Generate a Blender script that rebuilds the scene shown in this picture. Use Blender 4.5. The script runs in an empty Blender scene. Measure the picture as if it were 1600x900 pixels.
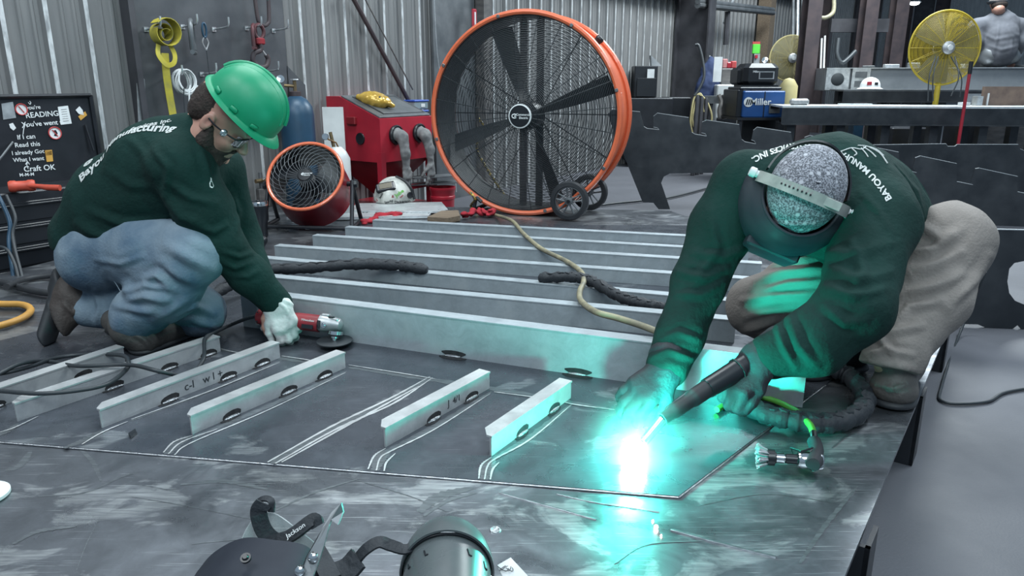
import bpy, math, random
import numpy as np
from mathutils import Vector, Matrix
from mathutils.bvhtree import BVHTree
random.seed(7); RNG = np.random.RandomState(7)
SC = bpy.context.scene; COL = SC.collection
# ---------------------------------------------------------------- camera
FPX, PITCH, CAMZ = 1150.0, math.radians(15.65), 1.15
cd = bpy.data.cameras.new('camera'); cam = bpy.data.objects.new('camera', cd); COL.objects.link(cam)
cd.sensor_width = 36; cd.lens = FPX/1600*36; cd.clip_end = 200; cd.clip_start = 0.05
cam.location = (0, 0, CAMZ); cam.rotation_euler = (math.pi/2-PITCH, 0, 0)
SC.camera = cam
# ---------------------------------------------------------------- exposure, world, lights
SC.view_settings.view_transform = 'Standard'; SC.view_settings.look = 'None'
SC.view_settings.exposure = 0.0; SC.view_settings.gamma = 1.0; SC.view_settings.use_curve_mapping = False
SC.cycles.max_bounces = 6; SC.cycles.volume_bounces = 0; SC.cycles.use_denoising = True
SC.cycles.sample_clamp_indirect = 6.0; SC.cycles.caustics_reflective = False; SC.cycles.caustics_refractive = False
SC.cycles.volume_step_rate = 2.0
wd = bpy.data.worlds.new('world'); SC.world = wd; wd.use_nodes = True
bg = wd.node_tree.nodes['Background']; bg.inputs[0].default_value = (0.56, 0.78, 1.0, 1); bg.inputs[1].default_value = 0.42
def area(loc, tgt, size, sizey, power, col):
    l = bpy.data.lights.new('shop_or_fill_light', 'AREA'); l.shape = 'RECTANGLE'; l.size = size; l.size_y = sizey
    l.energy = power; l.color = col
    o = bpy.data.objects.new('shop_or_fill_light', l); COL.objects.link(o); o.location = loc
    o.rotation_euler = (Vector(tgt)-Vector(loc)).to_track_quat('-Z', 'Y').to_euler(); return o
area((-0.8, 4.2, 5.0), (-0.5, 3.6, 0), 2.6, 1.2, 190, (0.88, 0.97, 1.0))
area((3.5, 3.0, 5.2), (2.8, 3.5, 0), 2.6, 1.2, 210, (0.84, 0.95, 1.0))
area((-2.5, 0.6, 4.5), (-1.8, 2.6, 0), 2.0, 1.2, 110, (0.9, 0.97, 1.0))
area((5.0, 9.5, 5.5), (4.6, 10, 0), 3.5, 2.0, 900, (0.88, 0.97, 1.0))
area((0.5, -1.5, 4.0), (0.4, 2.0, 0.2), 2.6, 1.6, 150, (0.8, 0.95, 1.0))  # added fill from behind the camera, not a lamp of the shop
# ---------------------------------------------------------------- photograph measurements -> points in the room
ZP = 0.25                                     # top of the work platform
_cp, _sp = math.cos(PITCH), math.sin(PITCH)
def ray(px, py):
    u = (px-800)/FPX; v = (py-450)/FPX
    return Vector((u, _cp-v*_sp, -_sp-v*_cp))
def P(px, py, t): return Vector((0, 0, CAMZ))+ray(px, py)*t
def G(px, py, z=ZP):
    r = ray(px, py); return Vector((0, 0, CAMZ))+r*((z-CAMZ)/r.z)
WA = math.atan2(1, .687); WN = 4.8            # the long sheet-metal wall: cosA*Y - sinA*X = WN
WD = Vector((math.cos(WA), math.sin(WA), 0)); WNORM = Vector((math.sin(WA), -math.cos(WA), 0))   # towards the room
def Wl(px, py, off=0.0):
    r = ray(px, py); t = (WN-off)/(math.cos(WA)*r.y-math.sin(WA)*r.x)
    return Vector((0, 0, CAMZ))+r*t
def V(*a): return Vector(a)
# ---------------------------------------------------------------- materials
def _mix(nt, fac, a, b):
    n = nt.nodes.new('ShaderNodeMix'); n.data_type = 'RGBA'
    if hasattr(fac, 'name'): nt.links.new(fac, n.inputs[0])
    else: n.inputs[0].default_value = fac
    for s, x in ((6, a), (7, b)):
        if hasattr(x, 'name'): nt.links.new(x, n.inputs[s])
        else: n.inputs[s].default_value = (*x, 1)
    return n.outputs[2]
def _noise(nt, scale, detail=4, vec=None, rough=.55, dist=0.0):
    n = nt.nodes.new('ShaderNodeTexNoise'); n.inputs['Scale'].default_value = scale; n.inputs['Detail'].default_value = detail
    n.inputs['Roughness'].default_value = rough; n.inputs['Distortion'].default_value = dist
    if vec is not None: nt.links.new(vec, n.inputs['Vector'])
    return n.outputs['Fac']
def _ramp(nt, src, p0, p1, c0=(0, 0, 0), c1=(1, 1, 1)):
    n = nt.nodes.new('ShaderNodeValToRGB'); nt.links.new(src, n.inputs[0])
    n.color_ramp.elements[0].position = p0; n.color_ramp.elements[1].position = p1
    n.color_ramp.elements[0].color = (*c0, 1); n.color_ramp.elements[1].color = (*c1, 1)
    return n.outputs[0]
def _coord(nt, scale=(1, 1, 1), rot=(0, 0, 0), kind='Object'):
    tc = nt.nodes.new('ShaderNodeTexCoord'); mp = nt.nodes.new('ShaderNodeMapping')
    mp.inputs['Scale'].default_value = scale; mp.inputs['Rotation'].default_value = rot
    nt.links.new(tc.outputs[kind], mp.inputs[0]); return mp.outputs[0]
def mat(name, col, rough=.5, metal=0.0, col2=None, nscale=8, p=(.35, .65), bump=0.0, bscale=60, stretch=(1, 1, 1),
        alpha=1.0, trans=0.0, rvar=0.0, sheen=0.0, coat=0.0, emit=None, spec=.5):
    m = bpy.data.materials.new(name); m.use_nodes = True; nt = m.node_tree; b = nt.nodes['Principled BSDF']
    b.inputs['Base Color'].default_value = (*col, 1); b.inputs['Roughness'].default_value = rough
    b.inputs['Metallic'].default_value = metal; b.inputs['Alpha'].default_value = alpha
    b.inputs['Transmission Weight'].default_value = trans; b.inputs['Specular IOR Level'].default_value = spec
    b.inputs['Coat Weight'].default_value = coat; b.inputs['Sheen Weight'].default_value = sheen
    vec = _coord(nt, stretch)
    if col2 is None: col2 = tuple(c*.82 for c in col)
    f = _ramp(nt, _noise(nt, nscale, 5, vec), *p)
    nt.links.new(_mix(nt, f, col, col2), b.inputs['Base Color'])
    if rvar:
        r = nt.nodes.new('ShaderNodeMapRange'); nt.links.new(_noise(nt, nscale*1.7, 5, vec), r.inputs[0])
        r.inputs[1].default_value = .3; r.inputs[2].default_value = .7
        r.inputs[3].default_value = max(.03, rough-rvar); r.inputs[4].default_value = rough+rvar
        nt.links.new(r.outputs[0], b.inputs['Roughness'])
    if bump:
        bn = nt.nodes.new('ShaderNodeBump'); bn.inputs['Strength'].default_value = bump; bn.inputs['Distance'].default_value = .01
        nt.links.new(_noise(nt, bscale, 4, vec), bn.inputs['Height']); nt.links.new(bn.outputs[0], b.inputs['Normal'])
    if emit:
        b.inputs['Emission Color'].default_value = (*emit[:3], 1); b.inputs['Emission Strength'].default_value = emit[3]
    return m
def plate_mat(name, base, pale, amount, rough, ang, metal=.75, scr=.5):
    """mill-finish sheet: pale scuffed patches with shapes of their own, fine scratches, grinder swirls"""
    m = bpy.data.materials.new(name); m.use_nodes = True; nt = m.node_tree; b = nt.nodes['Principled BSDF']
    v0 = _coord(nt, (1, 1, 1), (0, 0, ang))
    big = _ramp(nt, _noise(nt, 3.8, 7, _coord(nt, (1, 1.7, 1), (0, 0, ang-.6)), .58, .5), .625-amount, .67-amount)
    brush = _ramp(nt, _noise(nt, 5, 5, _coord(nt, (2, 26, 1), (0, 0, ang+.5)), .65, .3), .25, .75)
    fine = _ramp(nt, _noise(nt, 14, 9, v0, .75, .6), .35, .70)
    c = _mix(nt, fine, base, tuple(x*1.35 for x in base))
    mm = nt.nodes.new('ShaderNodeMath'); mm.operation = 'MULTIPLY'; nt.links.new(big, mm.inputs[0]); nt.links.new(brush, mm.inputs[1])
    c = _mix(nt, mm.outputs[0], c, pale)
    sc = None
    for k, (a, s) in enumerate(((ang+.3, 7), (ang-.9, 9), (ang+1.4, 6))):
        w = _ramp(nt, _noise(nt, s, 3, _coord(nt, (1, 60, 1), (0, 0, a)), .5, .15), .655, .685)
        mk = _ramp(nt, _noise(nt, 2.6+k, 3, v0), .5, .6)
        q = nt.nodes.new('ShaderNodeMath'); q.operation = 'MULTIPLY'; nt.links.new(w, q.inputs[0]); nt.links.new(mk, q.inputs[1])
        q2 = nt.nodes.new('ShaderNodeMath'); q2.operation = 'MULTIPLY'; nt.links.new(q.outputs[0], q2.inputs[0]); q2.inputs[1].default_value = scr
        c = _mix(nt, q2.outputs[0], c, tuple(min(1, x*1.25) for x in pale))
    nt.links.new(c, b.inputs['Base Color']); b.inputs['Metallic'].default_value = metal
    r = nt.nodes.new('ShaderNodeMapRange'); nt.links.new(_noise(nt, 6, 7, v0, .65, .8), r.inputs[0])
    r.inputs[1].default_value = .3; r.inputs[2].default_value = .7; r.inputs[3].default_value = rough-.1; r.inputs[4].default_value = rough+.14
    nt.links.new(r.outputs[0], b.inputs['Roughness'])
    bn = nt.nodes.new('ShaderNodeBump'); bn.inputs['Strength'].default_value = .12; bn.inputs['Distance'].default_value = .004
    nt.links.new(_noise(nt, 5, 6, v0, .6), bn.inputs['Height']); nt.links.new(bn.outputs[0], b.inputs['Normal'])
    return m
M = {}
M['deck'] = plate_mat('deck_aluminium', (.15, .16, .18), (.52, .54, .56), .10, .33, .35, .85, .8)
M['panel'] = plate_mat('panel_aluminium', (.085, .094, .112), (.34, .36, .38), .02, .27, .58, .62, .3)
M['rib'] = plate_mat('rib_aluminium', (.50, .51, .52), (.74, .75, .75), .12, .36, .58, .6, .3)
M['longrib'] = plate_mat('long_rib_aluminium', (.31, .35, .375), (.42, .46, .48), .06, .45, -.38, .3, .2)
M['bright'] = plate_mat('bright_aluminium', (.62, .65, .66), (.8, .82, .82), .1, .35, -.3, .6, .3)
M['weld'] = mat('weld_bead', (.55, .56, .58), .3, .9, (.35, .36, .38), 60, bump=.4, bscale=200)
M['soot'] = mat('weld_soot', (.012, .012, .014), .95, 0, (.03, .03, .033), 60)
M['floor'] = mat('concrete', (.100, .103, .120), .62, 0, (.076, .079, .092), 1.3, (.3, .7), .15, 140, rvar=.1)
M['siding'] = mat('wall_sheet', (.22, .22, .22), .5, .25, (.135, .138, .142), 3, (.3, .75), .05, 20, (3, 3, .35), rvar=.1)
M['sidingrib'] = mat('galvanised_rib_skylit', (.62, .64, .65), .42, .3, (.30, .31, .32), 11, (.40, .66), .1, 30, (2, 2, .8))  # speckled rib tops, colour lightened to carry a skylight reflection
M['girt'] = mat('girt_steel', (.16, .15, .145), .6, .3, (.08, .078, .08), 5, stretch=(1, 1, 3))
M['column'] = mat('column_steel', (.075, .075, .085), .55, .4, (.045, .045, .052), 4)
M['rustcolumn'] = mat('rusty_steel', (.075, .055, .058), .6, .3, (.045, .036, .042), 5)
M['darksteel'] = mat('dark_plate_steel', (.060, .066, .074), .42, .6, (.035, .04, .047), 5, rvar=.1)
M['cutedge'] = mat('bright_cut_edge', (.65, .68, .7), .3, .7)
M['greysteel'] = mat('grey_steel', (.17, .18, .19), .45, .5, (.1, .11, .12), 5, stretch=(1, 1, 1))
M['blacksteel'] = mat('black_painted_steel', (.012, .014, .018), .38, .2, (.02, .022, .028), 6)
M['board'] = mat('hook_board_plate', (.105, .11, .12), .5, .45, (.065, .07, .08), 4, (.35, .7), rvar=.1)
M['galv'] = mat('galvanised', (.6, .62, .63), .35, .7, (.4, .42, .44), 20)
M['chrome'] = mat('chrome', (.7, .72, .73), .15, 1.0)
M['rubber'] = mat('black_rubber', (.012, .014, .018), .6, 0, (.02, .022, .026), 20)
M['yellow'] = mat('yellow_paint', (.55, .42, .03), .5, 0, (.42, .31, .03), 8)
M['orange'] = mat('orange_paint', (.70, .15, .065), .35, 0, (.60, .12, .05), 6, coat=.3)
M['redpaint'] = mat('red_paint', (.40, .018, .035), .38, 0, (.30, .014, .028), 4, coat=.2)
M['darkred'] = mat('dark_red_tool', (.20, .012, .018), .4)
M['redrag'] = mat('red_cloth', (.42, .02, .035), .9, 0, (.28, .014, .025), 20, bump=.3)
M['white'] = mat('white_paint', (.62, .64, .64), .4, 0, (.5, .52, .52), 6)
M['paper'] = mat('paper', (.68, .70, .71), .8)
M['ink'] = mat('white_marker', (.72, .75, .76), .7)
M['black'] = mat('black_plastic', (.010, .012, .016), .35)
M['blackcloth'] = mat('black_leather', (.010, .013, .018), .7, 0, (.018, .022, .028), 14, bump=.3, bscale=90)
M['cable'] = mat('cable_jacket', (.028, .034, .04), .5)
M['blue'] = mat('blue_paint', (.012, .07, .24), .4, 0, (.01, .055, .19), 4)
M['tankblue'] = mat('cylinder_blue', (.02, .065, .12), .42, .1, (.015, .05, .09), 6)
M['wood'] = mat('wood', (.22, .17, .12), .7, 0, (.14, .10, .07), 6, stretch=(1, 12, 12))
M['green'] = mat('green_hard_hat', (.0, .235, .11), .46, 0, (.012, .275, .145), 9, (.5, .8), rvar=.1)
M['greendust'] = M['green']
M['shirt'] = mat('dark_green_knit', (.007, .030, .026), .9, 0, (.005, .022, .019), 10, bump=.35, bscale=70, spec=.2)
M['denim'] = mat('blue_denim', (.18, .235, .285), .9, 0, (.065, .115, .175), 6, (.36, .66), .3, 110)
M['denimdark'] = mat('dusty_denim', (.06, .11, .17), .85, 0, (.04, .075, .12), 7, (.35, .7), .3, 110)
M['khaki'] = mat('khaki_canvas', (.215, .19, .175), .85, 0, (.15, .135, .125), 5, (.35, .7), .3, 120)
M['boot'] = mat('brown_boot_leather', (.062, .048, .042), .65, 0, (.035, .028, .026), 9, (.35, .65), .35, 60)
M['boot2'] = mat('grey_brown_boot_leather', (.085, .078, .072), .6, 0, (.05, .047, .045), 9, (.35, .65), .35, 60)
M['skin'] = mat('skin', (.45, .25, .19), .5, 0, (.38, .19, .15), 14)
M['hair'] = mat('dark_hair', (.018, .011, .009), .8, 0, (.032, .02, .016), 60, bump=.6, bscale=160, stretch=(1, 1, 1))
M['glove'] = mat('white_leather_glove', (.60, .62, .60), .8, 0, (.34, .36, .36), 14, (.45, .68), .4, 50)
M['castgrey'] = mat('cast_aluminium', (.42, .43, .44), .4, .6, (.3, .31, .32), 20)
M['toolred'] = mat('tool_red', (.27, .016, .024), .45, 0, (.16, .012, .018), 12)
# ---------------------------------------------------------------- object helpers
def tag(o, label=None, cat=None, group=None, kind=None):
    if label: o['label'] = label
    if cat: o['category'] = cat
    if group: o['group'] = group
    if kind: o['kind'] = kind
    return o
def thing(name, label, cat, loc=(0, 0, 0), rz=0.0, group=None):
    o = bpy.data.objects.new(name, None); COL.objects.link(o); o.location = loc; o.rotation_euler = (0, 0, rz)
    o.empty_display_size = .05
    return tag(o, label, cat, group)
def link(name, me, m, parent=None, smooth=35):
    if m is not None: me.materials.append(M[m] if isinstance(m, str) else m)
    o = bpy.data.objects.new(name, me); COL.objects.link(o)
    if parent is not None: o.parent = parent
    if smooth:
        me.shade_smooth()
        if smooth < 180: me.set_sharp_from_angle(angle=math.radians(smooth))
    return o
def dup(root, loc=None, rz=None, label=None, mtx=None):
    r = root.copy(); COL.objects.link(r)
    if loc is not None: r.location = loc
    if rz is not None: r.rotation_euler = (0, 0, rz)
    if label: r['label'] = label
    for ch in list(root.children):
        c = ch.copy(); COL.objects.link(c); c.parent = r
        for g in list(ch.children):
            d = g.copy(); COL.objects.link(d); d.parent = c
    return r
def frame(origin, xdir, up=(0, 0, 1)):
    """local frame: x along xdir, z close to up"""
    x = Vector(xdir).normalized(); z = Vector(up); y = z.cross(x).normalized(); z = x.cross(y)
    m = Matrix((x, y, z)).transposed().to_4x4(); m.translation = Vector(origin); return m
def setm(o, m):
    o.matrix_world = m; return o
class MB:
    def __init__(s): s.v = []; s.f = []; s.m = Matrix.Identity(4)
    def at(s, m): s.m = m; return s
    def add(s, vs, fs):
        n = len(s.v); s.v += [tuple(s.m @ Vector(p)) for p in vs]; s.f += [tuple(i+n for i in f) for f in fs]; return s
    def box(s, c, d, rz=0.0, bev=0.0):
        x, y, z = d[0]/2, d[1]/2, d[2]/2; cc, ss = math.cos(rz), math.sin(rz)
        if bev <= 0:
            q = [(-x, -y, -z), (x, -y, -z), (x, y, -z), (-x, y, -z), (-x, -y, z), (x, -y, z), (x, y, z), (-x, y, z)]
            f = [(0, 3, 2, 1), (4, 5, 6, 7), (0, 1, 5, 4), (1, 2, 6, 5), (2, 3, 7, 6), (3, 0, 4, 7)]
        else:
            b = min(bev, x*.9, y*.9, z*.9)
            def ring(xx, yy, zz, bb): return [(-xx+bb, -yy, zz), (xx-bb, -yy, zz), (xx, -yy+bb, zz), (xx, yy-bb, zz), (xx-bb, yy, zz), (-xx+bb, yy, zz), (-xx, yy-bb, zz), (-xx, -yy+bb, zz)]
            R = [ring(x-b*.8, y-b*.8, -z, b), ring(x, y, -z+b, b), ring(x, y, z-b, b), ring(x-b*.8, y-b*.8, z, b)]
            q = sum(R, []); f = [tuple(range(7, -1, -1)), tuple(range(24, 32))]
            for k in range(3):
                for i in range(8): f.append((k*8+i, k*8+(i+1) % 8, k*8+8+(i+1) % 8, k*8+8+i))
        return s.add([(c[0]+a*cc-b_*ss, c[1]+a*ss+b_*cc, c[2]+e) for a, b_, e in q], f)
    def prism(s, pts, off):
        """closed outline of 3-D points, swept by the vector off"""
        n = len(pts); off = Vector(off); p = [Vector(q) for q in pts]
        nrm = Vector((0, 0, 0))
        for i in range(n): nrm += p[i].cross(p[(i+1) % n])
        if nrm.dot(off) > 0: p = p[::-1]
        fs = [tuple(range(n)), tuple(range(2*n-1, n-1, -1))]
        for i in range(n): fs.append((i, i+n, (i+1) % n+n, (i+1) % n))
        return s.add([tuple(q) for q in p]+[tuple(q+off) for q in p], fs)
    def tube(s, pts, r, n=8, closed=False, flat=None, caps=True):
        """tube along points; r number or list; flat=(k, dir) squashes along dir"""
        P_ = [Vector(p) for p in pts]; N = len(P_); rr = r if hasattr(r, '__len__') else [r]*N
        T = []
        for i in range(N):
            a = P_[(i-1) % N] if (closed or i > 0) else P_[i]; b = P_[(i+1) % N] if (closed or i < N-1) else P_[i]
            d = b-a; T.append(d.normalized() if d.length > 1e-9 else Vector((0, 0, 1)))
        up = Vector((0, 0, 1)) if abs(T[0].z) < .9 else Vector((1, 0, 0))
        nrm = (up-T[0]*up.dot(T[0])).normalized(); vs = []; fs = []
        for i in range(N):
            nrm = (nrm-T[i]*nrm.dot(T[i])); nrm = nrm.normalized() if nrm.length > 1e-6 else T[i].orthogonal().normalized()
            bi = T[i].cross(nrm)
            for k in range(n):
                a = 2*math.pi*k/n; o = (nrm*math.cos(a)+bi*math.sin(a))*rr[i]
                if flat: fd = Vector(flat[1]); o = o-fd*(o.dot(fd)*(1-flat[0]))
                vs.append(tuple(P_[i]+o))
        for i in range(N if closed else N-1):
            j = (i+1) % N
            for k in range(n): fs.append((i*n+k, i*n+(k+1) % n, j*n+(k+1) % n, j*n+k))
        if not closed and caps: fs += [tuple(range(n-1, -1, -1)), tuple(range((N-1)*n, N*n))]
        return s.add(vs, fs)
    def rod(s, a, b, r, n=10, r2=None): return s.tube([a, b], [r, r if r2 is None else r2], n)
    def lathe(s, prof, n=24, c=(0, 0, 0), ax=(0, 0, 1), a0=0.0, a1=2*math.pi, closed=False, sx=(1, 1)):
        """profile of (radius, height) turned about ax through c"""
        ax = Vector(ax).normalized(); x = ax.orthogonal().normalized() if abs(ax.z) < .999 else Vector((1, 0, 0)); y = ax.cross(x); c = Vector(c)
        full = abs(a1-a0-2*math.pi) < 1e-6; cnt = n if full else n+1; vs = []; fs = []; L = len(prof)
        for k in range(cnt):
            a = a0+(a1-a0)*k/n
            for r, h in prof: vs.append(tuple(c+x*(r*math.cos(a)*sx[0])+y*(r*math.sin(a)*sx[1])+ax*h))
        for k in range(n):
            k2 = (k+1) % cnt
            for i in range(L if closed else L-1):
                j = (i+1) % L; fs.append((k*L+i, k2*L+i, k2*L+j, k*L+j))
        return s.add(vs, fs)
    def ell(s, c, r, n=16, m=10, mtx=None):
        vs = []; fs = []; mt = mtx or Matrix.Identity(3)
        for i in range(m+1):
            t = math.pi*i/m
            for k in range(n):
                a = 2*math.pi*k/n; vs.append(tuple(Vector(c)+mt @ Vector((r[0]*math.sin(t)*math.cos(a), r[1]*math.sin(t)*math.sin(a), r[2]*math.cos(t)))))
        for i in range(m):
            for k in range(n): fs.append((i*n+k, (i+1)*n+k, (i+1)*n+(k+1) % n, i*n+(k+1) % n))
        return s.add(vs, fs)
    def mesh(s, name='mesh'):
        me = bpy.data.meshes.new(name); me.from_pydata(s.v, [], s.f); me.update(); return me
    def build(s, name, m, parent=None, smooth=35, label=None): 
        o = link(name, s.mesh(name), m, parent, smooth)
        if label: o['label'] = label
        return o
def spline(pts, k=8, closed=False):
    P_ = [Vector(p) for p in pts]; N = len(P_); out = []
    for i in range(N if closed else N-1):
        p0 = P_[(i-1) % N] if (closed or i) else P_[0]*2-P_[1]; p1 = P_[i]; p2 = P_[(i+1) % N]
        p3 = P_[(i+2) % N] if (closed or i < N-2) else P_[-1]*2-P_[-2]
        for j in range(k):
            t = j/k; out.append(.5*((2*p1)+(p2-p0)*t+(2*p0-5*p1+4*p2-p3)*t*t+(3*p1-p0-3*p2+p3)*t**3))
    if not closed: out.append(P_[-1])
    return out
def wire(r, pts, k=8, n=8, closed=False): return MB().tube(spline(pts, k, closed), r, n, closed)
def text_mesh(body, size, extrude=.0006, bold=0.0):
    cu = bpy.data.curves.new('lettering', 'FONT'); cu.body = body; cu.size = size; cu.extrude = extrude; cu.offset = bold*size
    cu.align_x = 'CENTER'; cu.align_y = 'CENTER'; cu.resolution_u = 3
    o = bpy.data.objects.new('lettering', cu); COL.objects.link(o)
    bpy.context.view_layer.update()
    me = bpy.data.meshes.new_from_object(o); bpy.data.objects.remove(o); return me
def text(name, body, size, m, mtx, parent=None, extrude=.0006, bold=0.0, sx=1.0):
    """lettering at world matrix mtx (x along the line, z out of the surface)"""
    me = text_mesh(body, size, extrude, bold); me.transform(Matrix.Diagonal((sx, 1, 1, 1)))
    if parent is not None: bpy.context.view_layer.update(); me.transform(parent.matrix_world.inverted() @ mtx)
    else: me.transform(mtx)
    me.materials.append(M[m]); o = bpy.data.objects.new(name, me); COL.objects.link(o)
    if parent is not None: o.parent = parent
    return o
def facing(origin, xdir, nrm):
    """matrix: x along xdir, z along nrm"""
    z = Vector(nrm).normalized(); x = Vector(xdir); x = (x-z*x.dot(z)).normalized(); y = z.cross(x)
    m = Matrix((x, y, z)).transposed().to_4x4(); m.translation = Vector(origin); return m
# ================================================================ SETTING
def struct(name, mb, m, smooth=0): return tag(mb.build(name, m, None, smooth), kind='structure')
struct('floor', MB().add([(-14, -6, 0), (40, -6, 0), (40, 60, 0), (-14, 60, 0)], [(0, 1, 2, 3)]), 'floor')
# long corrugated wall: the profile runs along WD
def wall_pt(s, off, z):
    b = WNORM*(-WN); q = Vector((0, 0, 0))-WNORM*WN+WD*s+WNORM*off
    return (q.x, q.y, z)
def build_wall():
    w = MB(); rib = MB(); pitch = .232; s = -4.5; prof = []
    while s < 62:
        prof += [(s, 0), (s+.055, 0), (s+.063, .008), (s+.077, .008), (s+.085, 0), (s+.125, 0), (s+.133, .008), (s+.147, .008), (s+.155, 0), (s+.178, 0), (s+.192, .026)]
        prof += [(s+.218, .026)]
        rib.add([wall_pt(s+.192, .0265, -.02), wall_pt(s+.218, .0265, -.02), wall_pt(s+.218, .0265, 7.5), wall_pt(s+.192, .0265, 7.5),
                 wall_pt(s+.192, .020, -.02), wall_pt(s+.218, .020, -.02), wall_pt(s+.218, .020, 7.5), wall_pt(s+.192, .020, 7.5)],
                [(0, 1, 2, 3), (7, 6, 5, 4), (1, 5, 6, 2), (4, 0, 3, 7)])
        s += pitch
    vs = []; fs = []
    for a, o in prof: vs += [wall_pt(a, o, -.02), wall_pt(a, o, 7.5)]
    for i in range(len(prof)-1): fs.append((i*2, i*2+2, i*2+3, i*2+1))
    w.add(vs, fs); o = struct('wall_left', w, 'siding')
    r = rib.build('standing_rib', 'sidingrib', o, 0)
build_wall()
struct('wall_back', MB().box((20, 58, 4), (60, .2, 8.2)), 'siding')
def along(px): 
    q = Wl(px, 128); return (q+WNORM*WN).dot(WD)
def wbox(mb, s0, s1, o0, o1, z0, z1):
    pts = [wall_pt(s0, o0, z0), wall_pt(s1, o0, z0), wall_pt(s1, o1, z0), wall_pt(s0, o1, z0)]
    return mb.prism(pts, (0, 0, z1-z0))
# steel frame columns of the long wall, each an H section, and a slim post by the fan
for k, px in enumerate((1052, 1236, 1322, 1376, 1413, 1440)):
    s = along(px); b = MB(); d = .55 if k == 0 else .75
    wbox(b, s-.13, s+.13, .03, .05, 0, 7.4); wbox(b, s-.13, s+.13, d, d+.025, 0, 7.4); wbox(b, s-.012, s+.012, .05, d, 0, 7.4)
    o = struct('trim_%d' % (k+1), b, 'column' if k % 2 == 0 else 'rustcolumn')
b = MB(); s = along(713); wbox(b, s-.42, s+.22, .04, .07, 0, 7.4); struct('trim_7', b, 'greysteel')
b = MB(); s = along(744); wbox(b, s-.07, s+.07, .05, .16, 0, 7.4); struct('trim_8', b, 'girt')
# horizontal girts
b = MB(); z = 2.42
s0, s1 = along(752), along(1048)
wbox(b, s0, s1, .03, .24, z, z+.02); wbox(b, s0, s1, .22, .24, z-.06, z+.14); struct('trim_9', b, 'girt')
b = MB(); s0, s1 = along(1060), along(1232)
wbox(b, s0, s1, .03, .24, 3.0, 3.02); wbox(b, s0, s1, .22, .24, 2.9, 3.15); struct('trim_10', b, 'girt')
# diagonal braces on the wall
b = MB(); b.rod(Wl(548, -10, .08), Wl(640, 160, .08), .02, 8); struct('trim_11', b, 'rustcolumn', 35)
b = MB(); b.rod(Wl(566, -10, .10), Wl(645, 140, .10), .007, 6); struct('trim_12', b, 'girt', 35)

# ================================================================ WORK PLATFORM
M['band'] = mat('brushed_band', (.26, .28, .30), .33, .8, (.16, .175, .19), 20, stretch=(1, 8, 1))
def flat_sheet(mb, pix, z, th): return mb.prism([G(x, y, z) for x, y in pix], (0, 0, -th))
plat = thing('work_platform', 'large scuffed aluminium deck on low steel legs filling the shop floor', 'platform', (0, 2.5, 0))
def under(o, parent):
    o.parent = parent; o.matrix_parent_inverse = Matrix.Translation(-Vector(parent.location)); return o
def pbuild(mb, name, m, parent, smooth=35, label=None):
    """mesh given in room coordinates, filed under a thing standing elsewhere"""
    pl = parent.matrix_basis.inverted()
    mb.v = [tuple(pl @ Vector(v)) for v in mb.v]
    return mb.build(name, m, parent, smooth, label)
ZD = ZP-.006
deck_pts = [G(1320, 900, ZD), G(1498, 472, ZD), G(1045, 329, ZD), G(440, 319, ZD), G(0, 428, ZD), G(-260, 520, ZD), Vector((-3.4, 1.0, ZD)), Vector((-3.2, .2, ZD)), Vector((-.2, .05, ZD))]
sr = G(1320, 900, ZD); e = (G(1498, 472, ZD)-sr).normalized(); deck_pts[-1] = sr-e*1.25
deck_pts[-2] = Vector((-2.6, sr.y-e.y*1.25-.1, ZD))
pbuild(MB().prism(deck_pts, (0, 0, -.012)), 'deck_sheet', 'deck', plat, 0)
for px, py in ((1478, 492), (1432, 612), (1345, 842)):
    a = G(px, py, ZD)-V(.012, 0, 0); n = V(e.y, -e.x, 0); b = MB()
    q = a+n*.030-V(0, 0, .013)
    b.prism([q, q-n*.13, q-n*.13-V(0, 0, ZD-.015), q-V(0, 0, ZD-.015)], e*.012)
    b.prism([q, q-V(0, 0, ZD-.015), q-V(0, 0, ZD-.015)+e*.10, q+e*.10], -n*.01)
    pbuild(b, 'leg', 'blacksteel', plat, 0)
for k, dpt in enumerate((.10, 1.35, 2.5)):
    a = sr-e*1.1-V(e.y, -e.x, 0)*dpt; c = sr+e*1.8-V(e.y, -e.x, 0)*dpt; n = V(e.y, -e.x, 0)
    b = MB(); b.prism([a+V(0, 0, -.013), a-n*.06+V(0, 0, -.013), a-n*.06-V(0, 0, .10), a-V(0, 0, .10)], c-a)
    b.prism([a-n*.02-V(0, 0, .1), a-n*.04-V(0, 0, .1), a-n*.04-V(0, 0, ZD-.002), a-n*.02-V(0, 0, ZD-.002)], (c-a).normalized()*.15)
    b.prism([c-n*.02-V(0, 0, .1)-e*.2, c-n*.04-V(0, 0, .1)-e*.2, c-n*.04-V(0, 0, ZD-.002)-e*.2, c-n*.02-V(0, 0, ZD-.002)-e*.2], -e*.15)
    pbuild(b, 'support_beam', 'blacksteel', plat, 0)
for k, (px, py) in enumerate(((100, 470), (500, 340), (1020, 345))):
    a = G(px, py, ZD); b = MB().box((a.x, a.y, (ZD-.012)/2), (.08, .08, ZD-.014)); pbuild(b, 'leg', 'blacksteel', plat, 0)
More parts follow.
